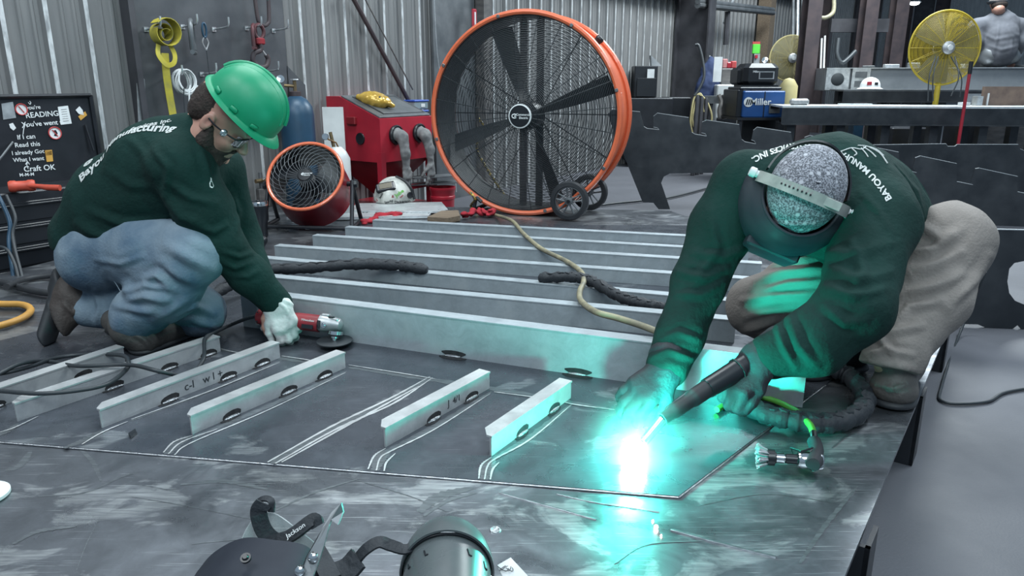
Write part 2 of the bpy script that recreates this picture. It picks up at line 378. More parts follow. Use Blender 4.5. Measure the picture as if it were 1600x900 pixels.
# seams, weld beads and the plug weld on the front of the deck
def bead(pix, w, h, z=ZD):
    pts = spline([G(x, y, z) for x, y in pix], 14); pts = [p+V(0, 0, random.uniform(-.0003, .0004)) for p in pts]
    return MB().tube(pts, [w*(.8+.35*((i*7) % 5)/5) for i in range(len(pts))], 8, flat=(h/w, (0, 0, 1)))
pbuild(bead([(870, 772), (935, 786), (1030, 800)], .0035, .002), 'weld_seam', 'band', plat, label='short welded seam')
pbuild(bead([(780, 770), (860, 792), (932, 812)], .004, .002), 'weld_seam', 'band', plat)
pbuild(bead([(1048, 828), (1120, 848), (1212, 871)], .005, .003), 'weld_seam', 'band', plat)
pbuild(MB().lathe([(0, .001), (.007, .0015), (.008, .003), (.011, .003), (.0125, 0)], 20, G(774, 829, ZD)), 'plug_weld', 'weld', plat)
panel = thing('aluminium_sheet', 'dark aluminium sheet tacked on the deck carrying the stiffener rows', 'metal sheet', G(600, 600, ZP))
pan_pix = [(-260, 668), (-260, 600), (200, 480), (400, 420), (560, 350), (1120, 352), (1420, 480), (1290, 600), (1060, 775)]
pbuild(flat_sheet(MB(), pan_pix, ZP, .0058), 'sheet', 'panel', panel, 0)
a, c = G(-260, 668), G(1060, 775); pbuild(MB().rod(a-V(0, .001, .0035), c-V(0, .001, .0035), .0022, 6), 'sheared_edge', 'weld', panel)
a, c = G(1060, 775), G(1290, 600); pbuild(MB().rod(a-V(-.001, 0, .004), c-V(-.001, 0, .004), .0025, 6), 'bright_edge', 'weld', panel)
def strip(mb, pix, w, z=ZP+.0006, n=10):
    pts = spline([G(x, y, z) for x, y in pix], n); L = []; R = []
    for i, p in enumerate(pts):
        d = (pts[min(i+1, len(pts)-1)]-pts[max(i-1, 0)]).normalized(); s = V(-d.y, d.x, 0)*w*.5*(.75+.5*math.sin(i*1.7)**2)*math.sin(math.pi*min(1, max(.12, (i+.5)/len(pts))))**.5
        L.append(p+s); R.append(p-s)
    vs = L+R; N = len(L); mb.add([tuple(v) for v in vs], [(N+i, N+i+1, i+1, i) for i in range(N-1)]); return mb
marks = [
 [(418, 722), (520, 665), (610, 622), (672, 588)], [(430, 724), (530, 668), (615, 630), (676, 590)], [(440, 722), (560, 655), (655, 603)],
 [(255, 707), (272, 690), (301, 680)], [(263, 709), (285, 690), (340, 670)], [(272, 711), (300, 691), (420, 640), (540, 582)],
 [(575, 733), (585, 712), (603, 700)], [(588, 735), (594, 716), (610, 705), (680, 670), (766, 615)], [(600, 736), (604, 722), (618, 708)],
 [(748, 748), (752, 727), (768, 714)], [(757, 749), (762, 728), (775, 716), (830, 685), (893, 632)], [(766, 749), (770, 733), (780, 722)],
 [(128, 694), (160, 675), (200, 658)], [(0, 675), (22, 668), (60, 650)], [(205, 655), (330, 610), (437, 566)],
 [(345, 545), (380, 553), (420, 562)], [(545, 570), (640, 585), (680, 592)], [(772, 612), (860, 624), (900, 632), (960, 640)], [(440, 556), (480, 562), (535, 572)]]
M['band'] = mat('brushed_band', (.26, .28, .30), .33, .8, (.16, .175, .19), 20, stretch=(1, 8, 1))
g = MB()
for k, (mk, w) in enumerate((([(425, 724), (520, 668), (610, 625), (672, 590)], .030), ([(262, 709), (280, 690), (301, 681)], .035), ([(586, 735), (595, 714), (607, 702)], .035), ([(756, 749), (762, 728), (770, 716)], .035), ([(301, 684), (420, 634), (542, 580)], .022), ([(607, 703), (690, 660), (768, 612)], .022), ([(771, 717), (830, 682), (895, 630)], .022), ([(205, 657), (330, 610), (440, 563)], .018), ([(100, 700), (130, 688), (160, 672)], .022), ([(-20, 686), (10, 674), (28, 662)], .022), ([(545, 574), (640, 588), (800, 612), (960, 640)], .028), ([(345, 547), (440, 560), (540, 577)], .02))): strip(g, mk, w, ZP+.0003+.00002*k)
tag(pbuild(g, 'brushed_bands', 'band', panel, 0), kind='stuff')
g = MB()
for k, mk in enumerate(marks): strip(g, mk, .009 if k < 3 else .0055, ZP+.0006+.0001*k)
tag(pbuild(g, 'grinding_marks', 'rib', panel, 0), kind='stuff')
g = MB()
for k, (mk, w) in enumerate((([(8, 735), (30, 728), (48, 705)], .022), ([(60, 775), (130, 770), (190, 745), (215, 738)], .007), ([(205, 755), (245, 762), (278, 768)], .003), ([(655, 800), (685, 776), (738, 762)], .030), ([(662, 806), (700, 782), (745, 770)], .012), ([(120, 696), (145, 722), (158, 752)], .010),
        ([(282, 757), (350, 752), (420, 765)], .016), ([(425, 800), (490, 770), (560, 748)], .008), ([(118, 895), (135, 850), (156, 808)], .002), ([(205, 776), (300, 792), (410, 815)], .002), ([(540, 745), (640, 775), (700, 800)], .003), ([(300, 850), (380, 842), (450, 836)], .003), ([(20, 850), (60, 830), (120, 822)], .014),
        ([(1090, 790), (1200, 772), (1330, 790)], .003), ([(1250, 880), (1290, 820), (1340, 760)], .010), ([(1110, 730), (1150, 700), (1190, 672)], .003), ([(960, 880), (1010, 850), (1100, 845)], .006), ([(1300, 700), (1345, 660), (1360, 640)], .008))): strip(g, mk, w, ZD+.0004+.00002*k)
tag(pbuild(g, 'scuff_marks', 'band', plat, 0), kind='stuff')
# ---- stiffeners
def stiffener(p0, p1, h, fl, tacks, label, group, m='rib', cham=True, writing=None, flip=1):
    """L section standing on the panel from p0 to p1; flange turned away from the camera side"""
    d = (p1-p0); L = d.length; rz = math.atan2(d.y, d.x)
    t = thing('stiffener_angle', label, 'stiffener', p0+V(0, 0, .0002), rz, group)
    th = .005
    b = MB(); c = fl*.75 if cham else .001
    b.prism([(0, 0, 0), (L, 0, 0), (L, 0, h-th*.6), (0, 0, h-th*.6)], (0, th, 0)).build('web', m, t, 0)
    b = MB(); b.prism([(0, -.002*flip, h-th), (L+.002, -.002*flip, h-th), (L+.002, fl, h-th), (c, fl, h-th), (0, fl*.35 if cham else fl, h-th)], (0, 0, th)).build('flange', m, t, 0)
    for k, f in enumerate(tacks):
        x = L*f; w = .030
        vs = []; fs = []; n = 14
        b = MB(); 
        rad = [(1+.10*math.sin(2*2*math.pi*j/n+k)+.06*math.sin(3*2*math.pi*j/n+2*k)) for j in range(n)]
        b.prism([(x+w*rad[j]*math.cos(2*math.pi*j/n), -.0006, max(.0006, .006+.016*rad[j]*math.sin(2*math.pi*j/n))) for j in range(n)], (0, .001, 0))
        b.prism([(x-.008+w*1.1*rad[j]*math.cos(2*math.pi*j/n), -.004+.010*rad[j]*math.sin(2*math.pi*j/n), .0004) for j in range(n)], (0, 0, .0008))
        b.build('soot_mark', 'soot', t, 0)
        b = MB(); pts = [(x-.026+.0035*j, -.003+.0007*math.sin(j*2), .003+.0008*math.cos(j*3)) for j in range(15)]
        b.tube(pts, [.002+.003*math.sin(math.pi*(j+.5)/15)+.0007*(j % 2) for j in range(15)], 8).build('tack_weld', 'weld', t)
    if writing:
        for body, f, sz in writing:
            bpy.context.view_layer.update()
            mt = t.matrix_world @ Matrix.Translation((L*f, -.0008, h*.45)) @ Matrix.Rotation(math.pi/2, 4, 'X')
            text('marker_writing', body, sz, 'cable', mt, t, .0003)
    return t
shortg = 'short stiffener angles on the panel'
H = .055
SH = [((-150, 688), (196, 566), (.77, .35), 'short aluminium stiffener running out at the left under the black power cord', None),
      ((28, 659), (345, 549), (.42, .70, .93), 'short aluminium stiffener beside the kneeling man\'s near boot, crossed by the power cord', None),
      ((160, 669), (438, 559), (.33, .66, .88), 'short aluminium stiffener with small marker scribbles, next right of the power cord', [("c-l   w l +", .52, .035)]),
      ((301, 679), (540, 575), (.22, .58, .84), 'short aluminium stiffener in front of the angle grinder, soot at three tack welds', None),
      ((603, 699), (765, 607), (.42, .80), 'short aluminium stiffener alone between the bare ground stripe and the arc side', [("J  4/1", .62, .028)]),
      ((768, 713), (892, 622), (.35, .76), 'short aluminium stiffener nearest the welding arc, lit green at its foot', None)]
for (a, c, tk, lab, wr) in SH:
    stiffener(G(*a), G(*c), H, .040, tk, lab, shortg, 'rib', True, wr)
def row(tl, tr, h, lab, fl=.052, tacks=()):
    a, c = G(*tl, ZP+h), G(*tr, ZP+h); a.z = c.z = ZP
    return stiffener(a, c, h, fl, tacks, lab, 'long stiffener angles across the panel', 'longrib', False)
def ext(a, c, x): return (x, a[1]+(c[1]-a[1])*(x-a[0])/(c[0]-a[0]))
rows = [((375, 455), (760, 503), .14, 1262, 'tall long aluminium stiffener nearest the camera, where the grinder is working'),
        ((385, 429.5), (800, 468), .085, 1150, 'long aluminium stiffener second from the grinder, just behind the tallest one'),
        ((375, 400), (800, 439), .062, 1175, 'long aluminium stiffener under the two dark leather cable sleeves'),
        ((428.5, 384), (800, 410), .062, 1230, 'long aluminium stiffener just behind the one under the cable sleeves'),
        ((488, 368), (800, 387.6), .062, 1190, 'long aluminium stiffener with two shorter-set rows behind it'),
        ((539, 355), (800, 370.5), .055, 1170, 'long aluminium stiffener second from the red cloth'),
        ((582, 344), (800, 355), .05, 1120, 'farthest long aluminium stiffener, its end beside the red cloth')]
for (a, c, h, xe, lab) in rows:
    o = row(a, ext(a, c, xe), h, lab)
# tack welds along the foot of the tall row
tall = [o for o in COL.objects if o.get('label', '').startswith('tall long')][0]
bpy.context.view_layer.update(); inv = tall.matrix_world.inverted()
for px, py in ((710, 557), (908, 580)):
    p = inv @ G(px, py); b = MB(); n = 14
    b.prism([(p.x+.05*(1+.12*math.sin(6*math.pi*j/n))*math.cos(2*math.pi*j/n), -.012+.014*math.sin(2*math.pi*j/n), .0005) for j in range(n)], (0, 0, .001))
    b.prism([(p.x+.045*(1+.12*math.sin(6*math.pi*j/n))*math.cos(2*math.pi*j/n), -.001, .012+.011*math.sin(2*math.pi*j/n)) for j in range(n)], (0, .0015, 0))
    b.build('soot_mark', 'soot', tall, 0)
    MB().tube([(p.x-.03+.004*j, -.004, .004) for j in range(15)], [.002+.003*math.sin(math.pi*(j+.5)/15) for j in range(15)], 8).build('tack_weld', 'weld', tall)
b = MB(); q = [G(x, y) for x, y in ((201, 681), (212, 674), (214, 679), (205, 686))]; tag(b.prism([(p.x, p.y, ZP+.0003) for p in q], (0, 0, .008)).build('black_chip', 'black', None, 0), 'small black scrap lying on the dark panel by the front seam', 'scrap')

# ================================================================ ARC LIGHT
ARC = G(990, 722); ARC.z = ZP+.032
M['arc'] = mat('arc_plasma', (1, 1, 1), emit=(.35, 1, .88, 220))
arc = tag(MB().ell(ARC+V(0, 0, -.004), (.027, .024, .032), 20, 14).build('welding_arc', 'arc', None, 180), 'blinding white green welding arc at the seam under the torch tip', 'welding arc')
l = bpy.data.lights.new('arc_light', 'POINT'); l.energy = 13; l.color = (.02, 1.0, .76); l.shadow_soft_size = .02
o = bpy.data.objects.new('arc_light', l); COL.objects.link(o); o.location = ARC+V(-.01, -.02, .05)
M['hotmetal'] = mat('glowing_spatter', (1, .9, .8), emit=(1, .9, .75, 30))
for k, (px, py, r_) in enumerate(((1025, 826, .0045), (1020, 815, .0022), (1033, 838, .002))): tag(MB().ell(G(px, py, ZD)+V(0, 0, r_), (r_, r_, r_), 12, 8).build('weld_spatter', 'hotmetal', None, 180), ['largest', 'middle', 'smallest'][k]+' glowing drop of spatter on the deck in front of the arc', 'spatter', 'spatter drops')
l = bpy.data.lights.new('arc_light', 'SPOT'); l.energy = 130; l.color = (.02, 1.0, .74); l.shadow_soft_size = .02; l.spot_size = math.radians(84); l.spot_blend = .85
o = bpy.data.objects.new('arc_light', l); COL.objects.link(o); o.location = ARC+V(.0, .0, .045)
o.rotation_euler = (V(1.0, 2.05, .30)-o.location).to_track_quat('-Z', 'Y').to_euler()
# haze volume added over the arc so that its light blooms
def bloom_haze(name, c, r, dens, label):
    m = bpy.data.materials.new(name); m.use_nodes = True; nt = m.node_tree; nt.nodes.remove(nt.nodes['Principled BSDF'])
    s = nt.nodes.new('ShaderNodeVolumeScatter'); s.inputs['Color'].default_value = (.95, 1, 1, 1); s.inputs['Anisotropy'].default_value = .1
    tc = nt.nodes.new('ShaderNodeTexCoord'); ln = nt.nodes.new('ShaderNodeVectorMath'); ln.operation = 'LENGTH'; nt.links.new(tc.outputs['Object'], ln.inputs[0])
    mr = nt.nodes.new('ShaderNodeMapRange'); nt.links.new(ln.outputs['Value'], mr.inputs[0]); mr.inputs[1].default_value = 0; mr.inputs[2].default_value = 1
    mr.inputs[3].default_value = 1; mr.inputs[4].default_value = 0
    pw = nt.nodes.new('ShaderNodeMath'); pw.operation = 'POWER'; nt.links.new(mr.outputs[0], pw.inputs[0]); pw.inputs[1].default_value = 2.0
    ml = nt.nodes.new('ShaderNodeMath'); ml.operation = 'MULTIPLY'; nt.links.new(pw.outputs[0], ml.inputs[0]); ml.inputs[1].default_value = dens
    nt.links.new(ml.outputs[0], s.inputs['Density']); nt.links.new(s.outputs[0], nt.nodes['Material Output'].inputs['Volume'])
    o = MB().ell((0, 0, 0), (1, 1, 1), 24, 16).build(name, m, None, 180); o.location = c; o.scale = r
    return tag(o, label, 'smoke', kind='stuff')
bloom_haze('arc_bloom_haze', ARC+V(0, 0, .03), (.17, .17, .16), 1.6, 'glowing haze added around the arc to give its bloom')
# ================================================================ BODIES AND CLOTH: implicit surfaces meshed on a grid
def smin(a, b, k):
    h = np.maximum(k-np.abs(a-b), 0)/k; return np.minimum(a, b)-h*h*k*.25
class Field:
    def __init__(s): s.p = []
    def cone(s, a, b, ra, rb, k=.03, sq=None, op='u'):
        s.p.append(('c', np.array(a, float), np.array(b, float), ra, rb, k, sq, op)); return s
    def chain(s, pts, rs, k=.03, sq=None):
        for i in range(len(pts)-1): s.cone(pts[i], pts[i+1], rs[i], rs[i+1], k, sq)
        return s
    def ell(s, c, r, m=None, k=.03, op='u'):
        s.p.append(('e', np.array(c, float), np.array(r, float), np.array(m if m is not None else np.eye(3)), k, op)); return s
    def cut(s, pt, n, k=.006):
        s.p.append(('p', np.array(pt, float), np.array(Vector(n).normalized()), k)); return s
    def bounds(s):
        lo = np.full(3, 1e9); hi = -lo
        for q in s.p:
            if q[0] == 'c' and q[7] == 'u':
                for c, r in ((q[1], q[3]), (q[2], q[4])): lo = np.minimum(lo, c-r); hi = np.maximum(hi, c+r)
            if q[0] == 'e' and q[5] == 'u': R = max(q[2]); lo = np.minimum(lo, q[1]-R); hi = np.maximum(hi, q[1]+R)
        return lo-.03, hi+.03
    def grid(s, h):
        lo, hi = s.bounds(); n = np.ceil((hi-lo)/h).astype(int)+1
        ax = [np.float32(lo[i])+np.arange(n[i], dtype=np.float32)*np.float32(h) for i in range(3)]
        F = np.full(n, .2, np.float32)
        def box(a, b):
            i0 = np.clip(((a-lo)/h).astype(int), 0, n-1); i1 = np.clip(((b-lo)/h).astype(int)+2, 1, n)
            sl = tuple(slice(i0[i], i1[i]) for i in range(3))
            return sl, ax[0][sl[0]][:, None, None], ax[1][sl[1]][None, :, None], ax[2][sl[2]][None, None, :]
        for q in s.p:
            if q[0] == 'c':
                _, a, b, ra, rb, k, sq, op = q; mg = k+.02+max(ra, rb)
                if sq: mg = mg*1.25
                sl, X, Y, Z = box(np.minimum(a, b)-mg, np.maximum(a, b)+mg)
                px, py, pz = X-a[0], Y-a[1], Z-a[2]; ba = b-a
                if sq:
                    d, f = np.array(Vector(sq[0]).normalized()), 1/sq[1]-1; t = (px*d[0]+py*d[1]+pz*d[2])*f
                    px, py, pz = px+t*d[0], py+t*d[1], pz+t*d[2]; ba = ba+d*(ba@d)*f
                L = max(ba@ba, 1e-9); t = np.clip((px*ba[0]+py*ba[1]+pz*ba[2])/L, 0, 1)
                dd = np.sqrt((px-t*ba[0])**2+(py-t*ba[1])**2+(pz-t*ba[2])**2)-(ra+(rb-ra)*t)
            elif q[0] == 'e':
                _, c, r, m, k, op = q; mg = k+.02+max(r)
                sl, X, Y, Z = box(c-mg, c+mg); X, Y, Z = X-c[0], Y-c[1], Z-c[2]
                u = [(X*m[0][j]+Y*m[1][j]+Z*m[2][j]) for j in range(3)]
                k0 = np.sqrt(sum((u[j]/r[j])**2 for j in range(3))); k1 = np.sqrt(sum((u[j]/r[j]**2)**2 for j in range(3)))
                dd = k0*(k0-1)/np.maximum(k1, 1e-6)
            else:
                _, c, nn, k = q; op = 'cut'
                dd = (ax[0][:, None, None]-c[0])*nn[0]+(ax[1][None, :, None]-c[1])*nn[1]+(ax[2][None, None, :]-c[2])*nn[2]
                sl = (slice(None),)*3
            if op == 'u': F[sl] = smin(F[sl], dd, k)
            elif op == 's': F[sl] = -smin(-F[sl], dd, k)
            else: F[sl] = -smin(-F[sl], -dd, k)
        return F, lo, h
    def mesh(s, h=.006):
        F, lo, h = s.grid(h); F[0], F[-1] = .1, .1; F[:, 0], F[:, -1] = .1, .1; F[:, :, 0], F[:, :, -1] = .1, .1
        ins = F < 0; cnt = np.zeros(np.array(F.shape)-1, np.int8)
        for i in (0, 1):
            for j in (0, 1):
                for k in (0, 1): cnt += ins[i:F.shape[0]-1+i, j:F.shape[1]-1+j, k:F.shape[2]-1+k]
        act = np.argwhere((cnt > 0) & (cnt < 8)); idx = np.full(cnt.shape, -1, np.int64); idx[tuple(act.T)] = np.arange(len(act))
        cor = np.array([(i, j, k) for i in (0, 1) for j in (0, 1) for k in (0, 1)])
        val = np.stack([F[tuple((act+c).T)] for c in cor], 1); acc = np.zeros((len(act), 3)); num = np.zeros(len(act))
        for a in range(8):
            for b in range(a+1, 8):
                if np.abs(cor[a]-cor[b]).sum() != 1: continue
                va, vb = val[:, a], val[:, b]; m = (va < 0) != (vb < 0); t = np.where(m, va/np.where(m, va-vb, 1), 0)
                acc += np.where(m[:, None], cor[a]+(cor[b]-cor[a])*t[:, None], 0); num += m
        V_ = lo+(act+acc/num[:, None])*h; faces = []
        for axis in range(3):
            o = [0, 0, 0]; o[axis] = 1; sh = F.shape
            A = ins[tuple(slice(0, sh[i]-o[i]) for i in range(3))]; B = ins[tuple(slice(o[i], None) for i in range(3))]
            e = np.argwhere(A != B); inside = A[tuple(e.T)]; u, w = [(1, 2), (2, 0), (0, 1)][axis]
            def c(du, dw): q = e.copy(); q[:, u] -= du; q[:, w] -= dw; return idx[tuple(q.T)]
            Q = np.stack([c(1, 1), c(0, 1), c(0, 0), c(1, 0)], 1); Q[~inside] = Q[~inside][:, ::-1]; faces.append(Q)
        return V_, np.concatenate(faces)
def from_np(V_, Fc, name='mesh'):
    me = bpy.data.meshes.new(name); me.vertices.add(len(V_)); me.vertices.foreach_set('co', V_.astype(np.float32).ravel())
    me.loops.add(Fc.size); me.loops.foreach_set('vertex_index', Fc.ravel().astype(np.int32)); me.polygons.add(len(Fc))
    me.polygons.foreach_set('loop_start', np.arange(0, Fc.size, 4, dtype=np.int32)); me.update(calc_edges=True); me.validate(); return me
from mathutils import noise as NZ
def normals(V_, Fc):
    n = np.cross(V_[Fc[:, 2]]-V_[Fc[:, 0]], V_[Fc[:, 3]]-V_[Fc[:, 1]]); out = np.zeros_like(V_)
    for k in range(4): np.add.at(out, Fc[:, k], n)
    return out/np.maximum(np.linalg.norm(out, axis=1), 1e-12)[:, None]
def smooth_v(V_, Fc, it):
    for _ in range(it):
        s = np.zeros_like(V_); c = np.zeros(len(V_))
        for k in range(4):
            for j in (1, 3): np.add.at(s, Fc[:, k], V_[Fc[:, (k+j) % 4]]); np.add.at(c, Fc[:, k], 1)
        V_ = V_*.5+.5*s/c[:, None]
    return V_
def camco(V_):
    z = V_[:, 2]-CAMZ; f = V_[:, 1]*_cp-z*_sp; up = V_[:, 1]*_sp+z*_cp
    return 800+FPX*V_[:, 0]/f, 450-FPX*up/f, f
def cloth(field, name, m, parent, h=.006, folds=(), rough=.0, rscale=9, sm=1):
    """garment mesh; folds = (outline points measured on the photograph, depth, width, height) raised on the surface nearest that depth"""
    V_, Fc = field.mesh(h); V_ = smooth_v(V_, Fc, sm); N = normals(V_, Fc); D = np.zeros(len(V_))
    if rough:
        D += np.array([(1-2*abs(NZ.noise(Vector((p[0]*rscale, p[1]*rscale, p[2]*rscale*.8)))))*.7+NZ.noise(Vector(p)*rscale*2.3)*.4 for p in V_])*rough
    if folds:
        x, y, f = camco(V_)
        for pts, t, w, a in folds:
            best = np.full(len(V_), 1e9); along_ = np.zeros(len(V_)); n = len(pts)-1
            for i in range(n):
                ax_, ay_ = pts[i]; bx, by = pts[i+1]; L = (bx-ax_)**2+(by-ay_)**2
                q = np.clip(((x-ax_)*(bx-ax_)+(y-ay_)*(by-ay_))/L, 0, 1); d = np.hypot(x-ax_-q*(bx-ax_), y-ay_-q*(by-ay_))*f/FPX
                along_ = np.where(d < best, (i+q)/n, along_); best = np.minimum(best, d)
            face = (N[:, 0]*V_[:, 0]+N[:, 1]*V_[:, 1]+N[:, 2]*(V_[:, 2]-CAMZ)) < 0
            D += np.where((np.abs(f-t) < .2) & face, a*(np.exp(-(best/w)**2)-.45*np.exp(-((best-2*w)/w)**2))*np.sin(np.pi*np.clip(along_, .06, .94))**.6, 0)
    V_ = V_+N*D[:, None]
    me = from_np(V_, Fc, name); me.materials.append(M[m]); me.transform(parent.matrix_world.inverted() if parent else Matrix.Identity(4))
    o = bpy.data.objects.new(name, me); COL.objects.link(o); me.shade_smooth()
    if parent: o.parent = parent
    return o
RIGHT = Vector((1, 0, 0)); UP = Vector((0, _sp, _cp)); TOW = -Vector((0, _cp, -_sp))       # image right, image up, towards the viewer
def img(x, up, tow=0.0): return (RIGHT*x+UP*up+TOW*tow).normalized()
def hand(F, w, x, back, s=1.0, curl=(35, 45, 35), spread=6, thumb=1, fr=.0105, tcurl=25, wr=.030, curls=None, tdir=50):
    """palm, four unequal bent fingers and a thumb leaving the side of the palm; x: wrist to knuckles, back: out of the back of the hand"""
    x = Vector(x).normalized(); z = Vector(back); z = (z-x*z.dot(x)).normalized(); y = z.cross(x)*thumb; w = Vector(w)
    kn = []
    for i, (oy, L) in enumerate(((.033, .088), (.011, .092), (-.011, .088), (-.031, .080))):
        k_ = w+x*L*s+y*oy*s; kn.append(k_)
        F.cone(w+y*oy*.62*s+x*.012*s, k_, wr*.52*s, .0165*s, .02)
    lens = ((.043, .026, .020), (.047, .030, .022), (.044, .028, .021), (.034, .021, .018))
    for i in range(4):
        a = 0.0; p = kn[i]; sp = math.radians((1.5-i)*spread); d0 = (x*math.cos(sp)+y*math.sin(sp)).normalized(); r = fr*s*(1.05 if i < 3 else .9)
        cc = curls[i] if curls else curl
        for j in range(3):
            a += math.radians(cc[j]); d = d0*math.cos(a)-z*math.sin(a); q = p+d*lens[i][j]*s
            F.cone(p, q, r*(1.12-.09*j), r*(1.05-.1*j), .006); p = q
    b = w+x*.022*s+y*.026*s; a = math.radians(tdir)
    d = (x*math.cos(a)+y*math.sin(a)-z*.25).normalized(); m1 = b+d*.042*s; F.cone(b, m1, .019*s, .0145*s, .018)
    a2 = math.radians(tdir-tcurl); d = (x*math.cos(a2)+y*math.sin(a2)-z*.35).normalized(); m2 = m1+d*.034*s; F.cone(m1, m2, .0135*s, .012*s, .008)
    a3 = math.radians(tdir-1.6*tcurl); d = (x*math.cos(a3)+y*math.sin(a3)-z*.45).normalized(); F.cone(m2, m2+d*.026*s, .012*s, .010*s, .008)
    return F
def axes(x, y, z): return np.array([[x[i], y[i], z[i]] for i in range(3)])
def head_field(F, c, f, u, s_near, sc=1.0):
    """skull, jaw, brow, nose, lips, ears; c between the ears, f face direction, u crown direction"""
    f = Vector(f).normalized(); u = Vector(u); u = (u-f*u.dot(f)).normalized(); sd = u.cross(f); A = axes(f, sd, u)
    q = lambda a, b, d: c+(f*a+sd*b+u*d)*sc
    F.ell(q(-.005, 0, .045), (.098*sc, .076*sc, .088*sc), A, .03); F.ell(q(.035, 0, -.03), (.058*sc, .058*sc, .070*sc), A, .03)
    F.cone(q(.06, 0, -.078), q(.075, 0, -.082), .024*sc, .020*sc, .03)
    F.cone(q(.0, .045, -.05), q(.058, .015, -.083), .020*sc, .020*sc, .03); F.cone(q(.0, -.045, -.05), q(.058, -.015, -.083), .020*sc, .020*sc, .03)
    F.cone(q(.084, -.03, .03), q(.084, .03, .03), .012*sc, .012*sc, .02)
    F.cone(q(.086, 0, .018), q(.112, 0, -.018), .008*sc, .0125*sc, .012); F.ell(q(.104, .012, -.022), (.010*sc, .007*sc, .007*sc), A, .008); F.ell(q(.104, -.012, -.022), (.010*sc, .007*sc, .007*sc), A, .008)
    F.cone(q(.088, -.018, -.047), q(.088, .018, -.047), .007*sc, .007*sc, .008); F.cone(q(.087, -.015, -.058), q(.087, .015, -.058), .007*sc, .007*sc, .008)
    for k in (-1, 1):
        F.ell(q(.078, .031*k, .012), (.012*sc, .014*sc, .011*sc), A, .006, 's'); F.ell(q(.073, .031*k, .012), (.0125*sc,)*3, A, .004)
        F.ell(q(.065, .040*k, -.018), (.02*sc, .018*sc, .02*sc), A, .02)
        F.ell(q(-.008, .079*k, .0), (.018*sc, .007*sc, .031*sc), A, .006); F.ell(q(-.004, .086*k, .003), (.009*sc, .005*sc, .016*sc), A, .004, 's')
    return q
def ribbon(pts, nrm, w, th, k=8):
    """strap of width w lying with its flat side along nrm"""
    p = spline(pts, k); mb = MB(); vs = []; fs = []; n = Vector(nrm) if not callable(nrm) else None
    for i, a in enumerate(p):
        d = (p[min(i+1, len(p)-1)]-p[max(i-1, 0)]).normalized(); nn = n if n is not None else nrm(a)
        s = d.cross(nn).normalized(); nn = s.cross(d).normalized()
        vs += [a+s*w/2+nn*th/2, a-s*w/2+nn*th/2, a-s*w/2-nn*th/2, a+s*w/2-nn*th/2]
    for i in range(len(p)-1):
        for j in range(4): fs.append((i*4+j, i*4+(j+1) % 4, i*4+4+(j+1) % 4, i*4+4+j))
    fs += [(3, 2, 1, 0), tuple(len(vs)-4+j for j in range(4))]
    return mb.add([tuple(v) for v in vs], fs)
def shell(mb, fn, nu, nv, th, closed_u=False):
    """thick curved sheet from fn(u,v) -> point, u,v in 0..1"""
    g = [[Vector(fn(i/(nu if closed_u else nu-1), j/(nv-1))) for j in range(nv)] for i in range(nu)]; vs = []; 
    def nm(i, j):
        a = g[(i+1) % nu if closed_u else min(i+1, nu-1)][j]-g[(i-1) % nu if closed_u else max(i-1, 0)][j]; b = g[i][min(j+1, nv-1)]-g[i][max(j-1, 0)]
        c = a.cross(b); return c.normalized() if c.length > 1e-12 else Vector((0, 0, 1))
    for i in range(nu):
        for j in range(nv): vs.append(g[i][j])
    for i in range(nu):
        for j in range(nv): vs.append(g[i][j]-nm(i, j)*th)
    N = nu*nv; fs = []; I = lambda i, j: (i % nu)*nv+j
    for i in range(nu if closed_u else nu-1):
        for j in range(nv-1): fs += [(I(i, j), I(i+1, j), I(i+1, j+1), I(i, j+1)), (N+I(i, j+1), N+I(i+1, j+1), N+I(i+1, j), N+I(i, j))]
        fs += [(I(i, 0), N+I(i, 0), N+I(i+1, 0), I(i+1, 0)), (I(i+1, nv-1), N+I(i+1, nv-1), N+I(i, nv-1), I(i, nv-1))]
    if not closed_u:
        for j in range(nv-1):
            fs += [(I(0, j+1), N+I(0, j+1), N+I(0, j), I(0, j)), (I(nu-1, j), N+I(nu-1, j), N+I(nu-1, j+1), I(nu-1, j+1))]
    return mb.add([tuple(v) for v in vs], fs)
def project(me_obj, target, lift=.002, ray_dir=None):
    """lay a flat lettering mesh (world coordinates) onto a garment along ray_dir"""
    tm = target.data; bv = BVHTree.FromPolygons([target.matrix_world @ v.co for v in tm.vertices], [p.vertices[:] for p in tm.polygons])
    d = Vector(ray_dir).normalized()
    for v in me_obj.data.vertices:
        w = me_obj.matrix_world @ v.co; hit, nn, _, _ = bv.ray_cast(w-d*.3, d, .8)
        if hit is None: hit, nn, _, _ = bv.find_nearest(w)
        v.co = me_obj.matrix_world.inverted() @ (hit+nn*lift)
def subdivided_text(body, size, bold=0.0):
    import bmesh
    me = text_mesh(body, size, 0, bold); bm = bmesh.new(); bm.from_mesh(me)
    bmesh.ops.triangulate(bm, faces=bm.faces); bmesh.ops.subdivide_edges(bm, edges=[e for e in bm.edges if e.calc_length() > size*.25], cuts=2); bmesh.ops.triangulate(bm, faces=bm.faces)
    bm.to_mesh(me); bm.free(); return me
